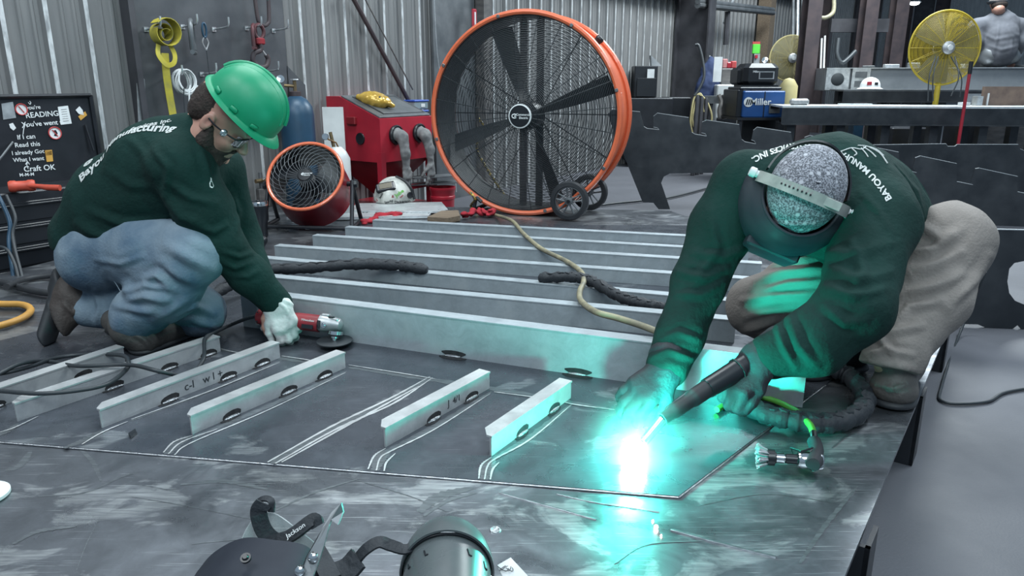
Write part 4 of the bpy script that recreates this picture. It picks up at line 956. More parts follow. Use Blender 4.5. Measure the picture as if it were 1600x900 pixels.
# ================================================================ TORCH AND ITS SLEEVED CABLE
t = thing('welding_torch', 'black welding torch gripped by the crouching welder, nozzle at the arc', 'welding torch', P(1130, 595, 1.87)); 
ta, tb, tc_, td = P(1222, 535, 1.93), P(1105, 607, 1.86), P(1035, 655, 1.81), P(1006, 690, 1.80)
pbuild(MB().tube([ta, ta.lerp(tb, .4), tb], [.027, .030, .026], 14), 'handle', 'black', t)
pbuild(MB().tube(spline([tb, tb.lerp(tc_, .5), tc_], 6), [.023]*5+[.019]*5+[.016, .016, .016], 14), 'neck', 'rubber', t)
pbuild(MB().tube([tc_, td], [.0145, .012], 14), 'nozzle', 'chrome', t)
for k in (.15, .3, .45, .6): 
    c = ta.lerp(tb, k); d = (tb-ta).normalized(); pbuild(MB().tube([c-d*.003, c+d*.003], [.0315, .0315], 14), 'grip_ring', 'rubber', t)
pbuild(MB().rod(ta.lerp(tb, .3)+V(0, 0, -.036), ta.lerp(tb, .62)+V(0, 0, -.034), .006), 'trigger', 'black', t)
b = MB().tube([P(1040, 640, 1.84), P(1076, 612, 1.86)], [.0045, .0045], 10); pbuild(b, 'contact_tube', 'chrome', t)
def sleeve(pts, r, name, label, m='blackcloth', seed=1, lace=True):
    rnd = random.Random(seed); p = spline(pts, 16); n = len(p)
    rr = [r*(1+.10*math.sin(i*.9+seed)+.07*math.sin(i*2.3)+rnd.uniform(-.05, .05)) for i in range(n)]
    rr[0] *= .6; rr[-1] *= .6
    root = thing(name, label, 'cable', p[n//2])
    pbuild(MB().tube(p, rr, 14), 'leather_sleeve', m, root, 70)
    fl = []
    for i, a in enumerate(p):
        d = (p[min(i+1, n-1)]-p[max(i-1, 0)]).normalized(); s = d.cross(V(0, 0, 1)).normalized()
        fl.append(a+V(0, 0, rr[i]*.9)+s*(.006*math.sin(i*1.3)))
    pbuild(ribbon(fl[2:-2], lambda q: V(.25*math.sin(q.x*90), .25*math.cos(q.y*80), 1), .018, .004, 1), 'lacing_flap', m, root, 70)
    return root
zz = ZP+.03
cp = [P(1225, 530, 1.94), P(1262, 560, 2.05), G(1215, 585, zz), G(1172, 612, zz), G(1180, 640, zz), G(1230, 655, zz), G(1285, 662, zz), G(1335, 650, zz), G(1352, 622, zz), G(1330, 590, zz), G(1300, 575, zz+.01), G(1285, 565, zz)]
sleeve(cp, .026, 'torch_cable', 'black leather sleeved torch cable looped under the crouching welder')
sleeve([G(330, 462, ZP+.05), G(400, 425, ZP+.09), G(480, 419, ZP+.095), G(560, 413, ZP+.10), G(620, 415, ZP+.09), G(668, 422, ZP+.075)], .024, 'torch_cable', 'black leather cable sleeve across the stiffeners behind the grinder', seed=3)
sleeve([G(842, 435, ZP+.075), G(890, 433, ZP+.095), G(925, 440, ZP+.09), G(965, 462, ZP+.085), G(1000, 474, ZP+.075), G(1040, 482, ZP+.055)], .022, 'torch_cable', 'dark leather cable sleeve ending at the tan hose, left of the welder', seed=5)
# ================================================================ ALONG THE LONG WALL
def wfr(px, py, off, z=None):
    """frame on the wall: x along the wall to the right, y into the wall, z up"""
    o = Wl(px, py, off)
    if z is not None: o.z = z
    m = Matrix((WD, -WNORM, V(0, 0, 1))).transposed().to_4x4(); m.translation = o; return m
WYAW = math.atan2(WD.y, WD.x)
def onwall(name, label, cat, px, py, off, group=None, z=None):
    m = wfr(px, py, off, z); t = thing(name, label, cat, m.translation, WYAW, group); bpy.context.view_layer.update(); return t, m
def lp(t, px, py, off):
    """room point on the wall plane at that offset, in the thing's own frame"""
    return t.matrix_basis.inverted() @ Wl(px, py, off)
# ---- hook board
t, m = onwall('hook_board', 'grey steel plate on the wall with rows of bent rod hooks', 'hook board', 320, 100, .09)
q = [lp(t, x, y, .09) for x, y in ((205, -40), (228, 205), (452, 205), (449, 103), (437, -40))]
top = max(v.z for v in q); 
MB().prism([V(q[0].x, 0, 1.0), V(q[1].x, 0, q[1].z), V(q[2].x-.02, 0, q[1].z), V(q[3].x, 0, q[3].z+.05), V(q[3].x, 0, 1.0)], (0, .012, 0)).build('plate', 'board', t, 0)
MB().prism([V(q[3].x, .0, q[3].z), V(q[3].x+.16, .0, q[3].z-.14), V(q[3].x+.16, 0, q[3].z-.42), V(q[3].x, 0, q[3].z-.42)], (0, .012, 0)).build('bracket_plate', 'board', t, 0)
for k, zz in enumerate((.8, -.2)): MB().box(((q[0].x+q[3].x)/2, .048, zz*.6), (q[3].x-q[0].x-.1, .07, .05)).build('batten', 'girt', t, 0)
for (bx, by, tx, ty) in ((228, 46, 251, 42), (285, 42, 307, 40), (334, 46, 358, 42), (385, 44, 405, 42), (427, 48, 451, 44),
                         (262, 120, 286, 115), (315, 116, 340, 112), (365, 112, 390, 110), (412, 112, 436, 110)):
    a = lp(t, bx, by, .09); r_ = ray(tx, ty); L_ = .17; b_ = a+V(0, -L_, .012); mb = MB()
    mb.tube(spline([a, a.lerp(b_, .8), b_+V(0, 0, .012), b_+V(0, -.004, .060)], 5), .0065, 8); mb.build('hook', 'galv', t)
    MB().box((a.x, -.004, a.z), (.03, .006, .03)).build('weld_pad', 'galv', t, 0)
HB = t
def hangpt(bx, by, d=.12):
    a = lp(HB, bx, by, .09)+V(0, -d, .018); return HB.matrix_basis @ a
M['strapyellow'] = mat('yellow_webbing', (.45, .38, .04), .8, 0, (.30, .27, .06), 12, (.4, .7))
c = hangpt(240, 50); t = thing('strap_roll', 'rolled yellow webbing strap with its tail hanging down on the board', 'strap', c, WYAW)
pts = [V(.018*math.cos(a)*(1+a*.28), 0, -.03+.018*math.sin(a)*(1+a*.28)) for a in [k*.35 for k in range(44)]]
pts = [V(p.x, .03*math.sin(i*.1), p.z) for i, p in enumerate(pts)]
ribbon(pts, lambda p: V(p.x, 0, p.z+.03), .085, .004, 1).build('coil', 'strapyellow', t, 60)
ribbon([V(-.05, 0, -.10), V(-.07, -.02, -.16), V(-.03, -.03, -.22), V(.02, -.03, -.21), V(.04, -.02, -.16), V(.03, 0, -.10)], (0, 1, .1), .03, .004).build('loop', 'strapyellow', t, 60)
ribbon([V(-.02, -.01, -.15), V(-.02, 0, -.30), V(-.005, .01, -.50), V(.01, .01, -.72)], (0, 1, 0), .05, .004).build('tail', 'strapyellow', t, 60)
def shackle(px, py, s, label, m='greysteel', rz=0.0):
    c = hangpt(px, py); t = thing('shackle', label, 'shackle', c, WYAW+rz)
    MB().tube(spline([V(-.035*s, 0, -.10*s), V(-.038*s, 0, -.04*s), V(-.03*s, 0, .0), V(0, 0, .022*s), V(.03*s, 0, 0), V(.038*s, 0, -.04*s), V(.035*s, 0, -.10*s)], 6), .011*s, 10).build('bow', m, t)
    MB().rod(V(-.055*s, 0, -.11*s), V(.055*s, 0, -.11*s), .010*s).build('pin', m, t); return t
shackle(282, 46, 1.5, 'dark steel bow shackle on the board left of the blue clip', 'greysteel', .9)
M['rustred'] = mat('worn_dark_red', (.11, .03, .035), .55, .3, (.07, .035, .04), 14)
shackle(380, 50, 1.2, 'dark red bow shackle on the hook beneath the large link', 'rustred', .7)
c = hangpt(302, 44); t = thing('lanyard', 'blue clip with a wire lanyard hanging straight down the board', 'lanyard', c, WYAW)
MB().tube([V(.015*math.cos(a), 0, -.035+.045*math.sin(a)) for a in [2*math.pi*k/20 for k in range(20)]], .007, 8, True).build('clip', 'tankblue', t)
MB().tube(spline([V(0, 0, -.075), V(-.022, 0, -.11), V(-.005, 0, -.15), V(0, 0, -.16), V(.005, 0, -.15), V(.022, 0, -.11)], 6, True), .004, 6, True).build('thimble', 'galv', t)
MB().tube([V(0, 0, -.15), V(.003, 0, -.30), V(.006, 0, -.62)], .003, 6).build('wire', 'cable', t)
c = hangpt(388, 50); t = thing('swivel_hook', 'dark hoist hook with latch hanging from the fourth hook', 'hoist hook', c, WYAW)
MB().tube([V(.030*math.cos(a), .0, -.015+.036*math.sin(a)) for a in [2*math.pi*k/24 for k in range(24)]], .010, 8, True).build('eye', 'rustred', t)
MB().box(V(0, 0, -.065), (.055, .03, .035), 0, .006).build('swivel', 'toolred', t, 30)
MB().tube(spline([V(0, 0, -.075), V(0, 0, -.11), V(-.045, 0, -.13), V(-.055, 0, -.17), V(-.02, 0, -.20), V(.025, 0, -.195), V(.045, 0, -.16), V(.035, 0, -.135)], 6), [.012]*8+[.014]*20+[.016]*12+[.008]*3 if False else .0135, 10).build('hook_body', 'rustcolumn', t)
MB().rod(V(.0, 0, -.10), V(.035, 0, -.14), .005).build('latch', 'galv', t)
t.scale = (1.3, 1.3, 1.3)
c = hangpt(398, 34, .10); t = thing('chain_link', 'large oblong steel lifting link reaching above the frame', 'lifting link', c+V(0, 0, -.01), WYAW)
MB().tube(spline([V(-.05, 0, .02), V(-.03, 0, -.025), V(.0, 0, -.038), V(.03, 0, -.025), V(.05, 0, .02), V(.055, 0, .25), V(0, 0, .32), V(-.055, 0, .25)], 6, True), .0135, 10, True).build('link', 'rustcolumn', t)
c = hangpt(270, 118); t = thing('rope_coil', 'coiled white rope hanging on the lower row of hooks', 'rope', c, WYAW)
rnd = random.Random(5)
for k in range(9):
    r = .055+.010*rnd.random(); y = -.04+.010*k; dz = -.055+rnd.uniform(-.012, .008); w = rnd.uniform(.75, 1.05)
    MB().tube([V(r*w*math.cos(a)+rnd.uniform(-.001, .001)+.004*math.sin(k), y+.006*math.sin(a+k), dz+r*1.15*math.sin(a)) for a in [2*math.pi*i/26 for i in range(26)]], .0052, 6, True).build('turn', 'paper', t)
for x0, l_ in ((-.01, .22), (.04, .17)): MB().tube(spline([V(x0+.02, -.05, -.08), V(x0+.004, -.05, -.14), V(x0-.005, -.04, -.08-l_), V(x0-.02, -.04, -.12-l_)], 6), .0055, 6).build('loose_end', 'paper', t)
MB().tube(spline([V(-.03, -.055, -.07), V(-.045, -.05, -.14), V(-.05, -.045, -.30)], 6), .004, 6).build('dark_cord', 'cable', t)
# pale strip and dark post left of the board
t, m = onwall('steel_strip', 'pale steel strip with a cut corner leaning beside the hook board', 'steel strip', 222, 160, .11)
q = [lp(t, x, y, .11) for x, y in ((213, 108), (226, 124), (234, 250), (219, 250))]; MB().prism([V(v.x, 0, v.z) for v in q], (0, .006, 0)).build('strip', 'galv', t, 0)
b = MB(); wbox(b, along(199), along(208), .03, .13, 0, 7.4); struct('trim_13', b, 'column')
# ---- black tool chest with open lid, marker writing and stickers
t, m = onwall('tool_chest', 'black tool chest with raised lid covered in marker writing and stickers', 'tool chest', 60, 285, .42, z=0)
A_ = lp(t, -60, 290, .42); B_ = lp(t, 160, 262, .13); x0, x1 = A_.x, B_.x; zt = .585; D0, D1 = .0, .34
cxm = (x0+x1)/2; W_ = x1-x0
MB().box((cxm, (D0+D1)/2, zt/2+.04), (W_, D1-D0, zt-.08), 0, .008).build('cabinet', 'blacksteel', t, 30)
for k in range(4): 
    o = MB().box((cxm, D0-.001, .12+.12*k), (W_-.06, .012, .105), 0, .004).build('drawer', 'black', t, 30)
    MB().box((cxm, D0-.012, .155+.12*k), (W_-.2, .012, .012), 0, .003).build('handle', 'black', o, 30)
for sx in (x0+.06, x1-.06):
    for sy in (D0+.05, D1-.05): MB().lathe([(0, -.012), (.038, -.012), (.04, -.008), (.04, .008), (.038, .012), (0, .012)], 20, (sx, sy, .042), (1, 0, 0)).build('caster', 'rubber', t)
for k in range(3): MB().lathe([(0, .004), (.006, .003), (.007, 0)], 10, (x1-.015, D0+.02+.0*k, zt-.04-.04*k), (1, 0, 0)).build('rivet', 'galv', t)
# lid standing open at the back, leaning
lq = [lp(t, x, y, .10) for x, y in ((-70, 166), (141, 149), (164, 262), (-50, 285))]
zl0 = zt-.01; ztop = lp(t, 141, 149, .16).z; xr = lp(t, 158, 235, .2).x; xl = x0; yb = .30; yt = .33
LZ = [V(xl, yb, zl0), V(x1-.0, yb, zl0), V(x1+.0, yt-.02, ztop), V(xl, yt-.02, ztop)]
MB().prism(LZ, (0, .014, 0)).build('lid', 'blacksteel', t, 0); lid = t.children[-1]
for a, b2 in ((LZ[1], LZ[2]), (LZ[2], LZ[3])): MB().tube([a+V(0, -.012, 0), b2+V(0, -.012, 0)], .012, 4).build('lid_edge', 'blacksteel', lid, 0)
bpy.context.view_layer.update()
lidm = t.matrix_world
def lidpt(px, py, lift=.003):
    o = Vector((0, 0, CAMZ)); p0 = lidm @ LZ[0]; nn = (lidm.to_3x3() @ (LZ[1]-LZ[0]).cross(LZ[3]-LZ[0])).normalized()
    if nn.dot(p0-o) > 0: nn = -nn
    r = ray(px, py); k = (p0+nn*lift-o).dot(nn)/r.dot(nn); return o+r*k, nn
def lt(body, px, py, size, m='ink', rot=4, name='marker_writing', bold=0.01):
    p, nn = lidpt(px, py); a, _ = lidpt(px+10, py-10*math.tan(math.radians(rot))); text(name, body, size, m, facing(p, a-p, nn), lid, .0003, bold)
for body, px, py, s_ in (('you\'re', 52, 168, .030), ('READING', 66, 179, .042), ('You\'ve went t', 66, 193, .038), ('If I can', 41, 214, .036), ('Read this', 43, 226, .036), ('I already Got', 44, 238, .032), ('What I want', 45, 249, .032), ('Craft OK', 62, 263, .044), ('M-M-M', 42, 273, .026)):
    lt(body, px, py, s_)
def lidstroke(pix, r=.0022):
    inv_ = lid.matrix_world.inverted(); p = [inv_ @ lidpt(x, y, .004)[0] for x, y in pix]; MB().tube(spline(p, 5), r, 5).build('marker_stroke', 'ink', lid)
lidstroke([(36, 210), (37, 202), (39, 195)]); lidstroke([(35, 200), (39, 194), (43, 199)]); lidstroke([(44, 264), (42, 258), (43, 254)]); lidstroke([(40, 257), (43, 253), (46, 257)]); lidstroke([(44, 160), (47, 163), (48, 160), (46, 158)])
M['stickorange'] = mat('sticker_orange', (.6, .32, .06), .6); M['stickred'] = mat('sticker_red', (.5, .06, .06), .6)
def sticker(pix, m, ring=None):
    inv_ = lid.matrix_world.inverted(); p = [inv_ @ lidpt(x, y, .002)[0] for x, y in pix]; d = inv_.to_3x3() @ (lidpt(50, 200)[1]*.0015); return MB().prism(p, d).build('sticker', m, lid, 0)
def disc(cx, cy, r, m, lift=.002):
    p, nn = lidpt(cx, cy, lift); inv_ = lid.matrix_world.inverted(); MB().lathe([(0, .0008), (r, .0008), (r, 0)], 24, inv_ @ p, inv_.to_3x3() @ nn).build('sticker', m, lid)
sticker([(2, 162), (20, 159), (25, 184), (5, 187)], 'galv'); sticker([(90, 167), (106, 165), (112, 193), (95, 195)], 'paper')
for k in range(6): y = 171+3.6*k; lidl = sticker([(95+.6*k, y), (104+.6*k, y-.8), (104.2+.6*k, y+.2), (95.2+.6*k, y+1)], 'girt')
sticker([(118, 172), (124, 166), (129, 172), (131, 180), (123, 178)], 'paper'); sticker([(122, 182), (133, 174), (136, 180), (126, 188)], 'stickorange'); lt('OK', 125, 174, .03, 'black', 25, 'sticker_lettering', .02)
disc(33.5, 171, .030, 'paper'); 
p, nn = lidpt(33.5, 171, .004); inv_ = lid.matrix_world.inverted()
def ringstk(cx, cy, r, m):
    p, nn = lidpt(cx, cy, .004); z = nn; x = z.orthogonal().normalized(); y = z.cross(x); P_ = [inv_ @ (p+x*r*math.cos(a)+y*r*math.sin(a)) for a in [2*math.pi*k/24 for k in range(24)]]
    MB().tube(P_, .0035, 5, True).build('prohibition_ring', m, lid); a, b2 = lidpt(cx-4.5, cy-5, .004)[0], lidpt(cx+4.5, cy+5, .004)[0]; MB().tube([inv_ @ a, inv_ @ b2], .003, 5).build('prohibition_bar', m, lid)
ringstk(33.5, 171, .030, 'stickred'); disc(86, 208, .034, 'paper'); ringstk(86, 208, .034, 'stickred')
def blobst(pix, m): sticker(pix, m)
blobst([(82, 204), (87, 203), (90, 208), (88, 213), (84, 212), (86, 208)], 'black')
sticker([(14, 194), (20, 192), (25, 200), (21, 204), (16, 200)], 'paper')
sticker([(70, 235), (81, 234), (83, 252), (73, 253)], 'stickorange'); sticker([(71, 236.5), (80.5, 235.5), (81, 242), (71.5, 243)], 'black')
MB().tube([V(x0+.05, D0+.05, zt), lid.matrix_world.inverted() @ lidpt(20, 222)[0]], .006, 6).build('gas_strut', 'greysteel', t)
MB().tube([lid.matrix_world.inverted() @ lidpt(133, 195, .01)[0], lid.matrix_world.inverted() @ lidpt(146, 235, .03)[0]], .007, 6).build('gas_strut', 'black', t)
TC = t; inv_t = t.matrix_world.inverted()
# mallet on the chest's side shelf, face shield and box on its top
def chest_top(px, py, z=None):
    zz = zt+.002 if z is None else z; return G(px, py, zz)
M['malletred'] = mat('orange_red_mallet', (.55, .075, .04), .5, 0, (.42, .06, .035), 14)
c = chest_top(36, 300); c2 = chest_top(88, 300); d = (c2-c).normalized(); t = thing('mallet', 'orange red dead blow mallet lying on the black tool chest', 'mallet', c, math.atan2(d.y, d.x))
MB().lathe([(0, -.062), (.026, -.060), (.031, -.05), (.031, -.03), (.027, -.022), (.027, .022), (.031, .03), (.031, .05), (.026, .060), (0, .062)], 20, (0, 0, .032), (.86, .5, 0)).build('head', 'malletred', t)
MB().tube([(.02, 0, .034), (.09, 0, .030), (.13, 0, .024), (.20, 0, .022)], [.013, .012, .016, .016], 12).build('handle', 'malletred', t)
c = chest_top(140, 268); t = thing('face_shield', 'clear grey face shield lying on the black tool chest', 'face shield', c+V(0, .03, .0), WYAW)
M['smoke'] = mat('smoky_plastic', (.16, .17, .175), .2, 0, (.24, .25, .25), 10, alpha=.75)
shell(MB(), lambda u_, v_: V(.16*math.cos(math.pi*u_)*(1-.2*v_), .02-.09*math.sin(math.pi*u_)*(1-.2*v_), .005+.15*v_), 24, 8, .003).build('visor', 'smoke', t, 60)
MB().tube([V(.13*math.cos(a), .02-.07*math.sin(a), .155) for a in [math.pi*k/16 for k in range(17)]], .012, 8).build('brow_band', 'black', t)
c = chest_top(112, 272); t = thing('black_case', 'small black open case beside the face shield on the chest', 'case', c+V(0, .02, 0), WYAW); MB().box((0, 0, .065), (.13, .10, .125), 0, .012).build('case', 'black', t, 30); MB().box((0, -.052, .07), (.11, .006, .10), 0, .004).build('front_panel', 'blackcloth', t, 30)
for k, pts in enumerate(([(-10, 290), (8, 330), (20, 370), (28, 440)], [(-5, 300), (15, 345), (14, 380), (22, 438)], [(10, 305), (24, 340), (20, 372), (36, 438)], [(-20, 385), (8, 388), (22, 410), (30, 440)])):
    tt = [3.72, 3.70, 3.68, 3.62]; w = wire(.010 if k < 2 else .008, [P(x, y, tt[k]-.02*i if i < 3 else min(tt[k]-.06, .9/.2487-.05)) for i, (x, y) in enumerate(pts)], 8); tag(w.build('cable', 'cable' if k != 1 else 'tankblue', None, 60), ['black cable hanging farthest left in front of the tool chest', 'blue cable hanging in front of the tool chest', 'thin black cable hanging in front of the tool chest near the mallet', 'thick black cable drooping at the left edge below the mallet'][k], 'cable')
tag(wire(.016, [G(-60, 428, ZP+.016), G(0, 441, ZP+.016), G(60, 456, ZP+.016), G(110, 459, ZP+.016), G(150, 452, ZP+.016)], 8).build('hose', 'rubber', None, 60), 'thick black hose on the deck behind the kneeling man, nearer one', 'hose')
tag(wire(.014, [G(150, 440, ZP+.014), G(90, 431, ZP+.014), G(40, 436, ZP+.014), G(10, 448, ZP+.045)], 8).build('hose', 'rubber', None, 60), 'thick black hose on the deck behind the kneeling man, farther one', 'hose')
M['hoseorange'] = mat('orange_yellow_hose', (.55, .28, .06), .5, 0, (.42, .22, .05), 12)
tag(wire(.014, [G(-60, 472, ZP+.014), G(0, 475, ZP+.014), G(34, 476, ZP+.014), G(48, 484, ZP+.014), G(36, 496, ZP+.014), G(0, 509, ZP+.014), G(-60, 520, ZP+.014)], 10).build('hose', 'hoseorange', None, 60), 'orange yellow hose doubling back at the left edge of the deck', 'hose')
# ---- gas cylinders
def cylinder(px, off, r, h, m, label, valve=True, pyTop=None):
    o = Wl(px, 128, off); o.z = 0; t = thing('gas_cylinder', label, 'gas cylinder', o)
    MB().lathe([(0, 0), (r*.9, .0), (r, .02), (r, h-r*1.1), (r*.92, h-r*.6), (r*.62, h-r*.18), (r*.30, h), (0, h)], 28).build('bottle', m, t)
    MB().lathe([(r*.32, h-.02), (r*.34, h+.03), (r*.2, h+.035), (0, h+.035)], 18).build('neck_ring', 'rustcolumn', t)
    if valve:
        MB().tube([(0, 0, h+.03), (0, 0, h+.11)], .013, 10).build('valve', 'brassy', t); MB().lathe([(0, .006), (.03, .006), (.032, 0), (.0, 0)], 8, (0, 0, h+.115)).build('valve_wheel', 'castgrey', t)
        MB().tube([(0, 0, h+.07), (-.07, -.03, h+.075)], .012, 8).build('regulator', 'brassy', t)
        MB().lathe([(0, .012), (.028, .010), (.030, -.01), (0, -.012)], 18, (-.09, -.04, h+.12), (.4, -.9, .2)).build('gauge', 'chrome', t)
    return t
M['brassy'] = mat('worn_brass', (.25, .18, .09), .4, .7, (.15, .11, .07), 20)
z0 = Wl(460, 150, .30).z
cylinder(460, .26, .125, z0, 'tankblue', 'tall blue gas cylinder with brass valve behind the green hard hat')
c = P(531, 300, 5.15); t = thing('gas_cylinder', 'short white gas cylinder with brass valve behind the small red fan', 'gas cylinder', (c.x, c.y, ZP+.001))
zc = P(531, 235, 5.15).z-ZP; MB().lathe([(0, 0), (.08, 0), (.085, .02), (.085, zc-.05), (.06, zc+.0), (.03, zc+.03), (0, zc+.03)], 24).build('bottle', 'white', t)
MB().tube([(-.02, 0, zc+.02), (-.04, 0, zc+.13)], .012, 8).build('valve', 'brassy', t); MB().lathe([(0, .01), (.022, .01), (.024, 0), (0, 0)], 12, (-.07, -.02, zc+.10), (0, -1, .2)).build('gauge', 'chrome', t); MB().tube([(-.09, -.02, zc+.10), (.0, -.02, zc+.06), (.02, 0, zc)], .006, 6).build('pipe', 'brassy', t)
q = P(517, 205, 5.4); tag(MB().box((q.x, q.y+.1, ZP+.36), (.15, .03, .72), 0).build('cylinder_backplate', 'white', None, 0), 'white steel backplate standing behind the short white cylinder', 'plate')
# pipe with valves on the wall between man and small fan
t, m = onwall('wall_valve', 'grey pipe stub with valve on the wall left of the small fan', 'valve', 408, 290, .08)
MB().tube([(0, 0, -.35), (0, 0, .1)], .014, 8).build('pipe', 'greysteel', t); MB().tube([(-.06, -.02, .04), (.08, -.02, .04)], .016, 8).build('valve_body', 'brassy', t); MB().box((0, -.01, -.09), (.09, .05, .14), 0, .006).build('switch_box', 'girt', t, 30)
MB().tube([(-.02, -.05, .05), (.05, -.06, .09)], .006, 6).build('lever', 'chrome', t)
# ---- red blast cabinet
t = thing('blast_cabinet', 'red sandblasting cabinet with two rubber gloves hanging out of its front', 'blast cabinet', (0, 0, 0), WYAW)
FL = P(593, 186, 5.75); t.location = (FL.x, FL.y, 0); bpy.context.view_layer.update()
W_, D_ = .62, .62; zf = FL.z; zb_ = P(505, 150, 6.1).z; zb0 = .53
side = [V(0, 0, zb0), V(0, D_, zb0), V(0, D_, zb_), V(0, D_-.18, zb_), V(0, 0, zf)]
MB().prism(side, (W_, 0, 0)).build('cabinet_body', 'redpaint', t, 0)
hop = MB(); hop.add([(.02, .02, zb0), (W_-.02, .02, zb0), (W_-.02, D_-.02, zb0), (.02, D_-.02, zb0), (W_/2-.05, D_/2-.05, .22), (W_/2+.05, D_/2-.05, .22), (W_/2+.05, D_/2+.05, .22), (W_/2-.05, D_/2+.05, .22)], [(0, 1, 2, 3), (7, 6, 5, 4), (0, 4, 5, 1), (1, 5, 6, 2), (2, 6, 7, 3), (3, 7, 4, 0)]); hop.build('hopper', 'darkred', t, 0)
for x in (.02, W_-.02):
    for y in (.02, D_-.02): MB().box((x, y, zb0/2+.04), (.05, .05, zb0+.08)).build('leg', 'redpaint', t, 0)
MB().box((W_/2, D_/2, .14), (W_-.04, D_-.04, .02)).build('shelf', 'redpaint', t, 0)
MB().box((W_/2, .02, .30), (W_, .03, .04)).build('cross_rail', 'redpaint', t, 0)
sl = math.atan2(zb_-zf, D_-.18); ms = Matrix.Translation((W_/2, (D_-.18)/2, (zf+zb_)/2)) @ Matrix.Rotation(sl, 4, 'X')
MB().at(ms).box((0, 0, .006), (W_-.02, (D_-.18)/math.cos(sl)-.02, .014), 0, .003).build('lid', 'greysteel', t, 30)
MB().at(ms).box((.03, 0, .015), (W_-.16, (D_-.18)/math.cos(sl)-.14, .006), 0, .002).build('window', 'smoke2' if 'smoke2' in M else 'greysteel', t, 30)
MB().at(ms).box((.03, 0, .012), (W_-.12, (D_-.18)/math.cos(sl)-.10, .008), 0, .002).build('window_frame', 'blacksteel', t, 30)
for x, nm in ((.17, 0), (.45, 1)):
    zc = zf-.13
    MB().lathe([(.062, 0), (.075, 0), (.078, .02), (.070, .03), (.062, .03)], 28, (x, -.001, zc), (0, -1, 0), closed=True).build('glove_port', 'black', t)
    MB().lathe([(0, .004), (.064, .004), (.064, 0)], 28, (x, -.001, zc), (0, -1, 0)).build('port_opening', 'blackcloth', t)
    F = Field(); w = 1
    m4 = t.matrix_world; pp = [V(x, -.01, zc+.01), V(x+.01, -.07, zc-.02), V(x+.02+.02*nm, -.085, zc-.14), V(x+.03+.02*nm, -.08, zc-.26)]
    F.chain([m4 @ p for p in pp], [.050, .048, .042, .032], .03, (m4.to_3x3() @ V(0, 1, 0), .6))
    hw = m4 @ pp[-1]; hand(F, hw, V(0, 0, -1)+WNORM*.05, WNORM, .95, (8, 12, 10), 6, -1 if nm else 1, .011, 15, .03)
    if nm == 0: pass
    M['gloverubber'] = M.get('gloverubber') or mat('grey_rubber_glove', (.22, .22, .22), .75, 0, (.13, .135, .14), 16)
    cloth(F, 'rubber_glove', 'gloverubber', t, .006, rough=.006, rscale=16)
MB().box((-.012, .30, zf-.02), (.03, .10, .06), 0, .005).build('blower_box', 'darkred', t, 30)
MB().lathe([(0, .006), (.035, .006), (.045, .010), (.048, 0)], 24, (0, .22, zf-.16), (-1, 0, 0)).build('air_inlet', 'black', t)
MB().lathe([(0, .008), (.012, .006), (.014, 0)], 10, (W_, .04, zf-.16), (1, 0, 0)).build('latch', 'greysteel', t)
bagm = t.matrix_world @ ms; F = Field(); M['bagfoil'] = mat('yellow_foil_bag', (.62, .40, .07), .25, .3, (.45, .27, .05), 10, coat=.3)
c = P(549, 148, 5.95); c.z = (zb_+zf)/2+.10
cc = bagm @ V(-.12, .03, .045); xb = WNORM*-.3+WD*.9
xv = img(.95, -.18, 0); F.ell(cc, (.115, .085, .062), axes(xv, xv.cross(V(0, 0, 1)).normalized(), xv.cross(V(0, 0, 1)).cross(xv).normalized()*-1), .02)
F.cone(cc+xv*.09, cc+xv*.15-V(0, 0, .015), .045, .012, .02); F.cone(cc-xv*.09, cc-xv*.13, .035, .02, .02)
tb_ = thing('foil_bag', 'crumpled yellow foil bag on top of the red blast cabinet', 'bag', cc); bpy.context.view_layer.update(); cloth(F, 'bag', 'bagfoil', tb_, .005, rough=.012, rscale=14)
F = Field(); F.ell(cc+xv*.05+TOW*.055+V(0, 0, .01), (.02, .02, .02), None, .01); cloth(F, 'printed_spot', 'black', tb_, .005)
# blue boxes on a bracket behind the cabinet
M['bluelid'] = mat('blue_box_lid', (.03, .09, .42), .45); M['milky'] = mat('milky_plastic', (.25, .31, .34), .35, alpha=.9)
for k, (py, lab) in enumerate(((160, 'blue lidded storage box on the wall shelf, the upper one'), (176, 'blue lidded storage box on the wall shelf, the lower one'))):
    o = Wl(650, py, .16); tt = thing('storage_box', lab, 'storage box', (o.x, o.y, o.z-.06), WYAW, 'storage boxes behind the cabinet'); MB().box((0, 0, .035), (.19, .13, .068), 0, .008).build('box', 'milky', tt, 30); MB().box((0, 0, .075), (.205, .145, .016), 0, .005).build('lid', 'bluelid', tt, 30); MB().box((.02, -.067, .035), (.05, .003, .03)).build('label_card', 'paper', tt, 0)
o = Wl(650, 184, .16); tt = thing('wall_shelf', 'small steel wall shelf carrying the blue lidded boxes', 'shelf', (o.x, o.y, o.z-.062), WYAW); MB().box((0, 0, -.01), (.30, .26, .012)).build('board', 'girt', tt, 0)
for s_ in (-.1, .1): MB().prism([V(s_, .12, -.016), V(s_, -.10, -.016), V(s_, .12, -.16)], (.01, 0, 0)).build('bracket', 'girt', tt, 0)
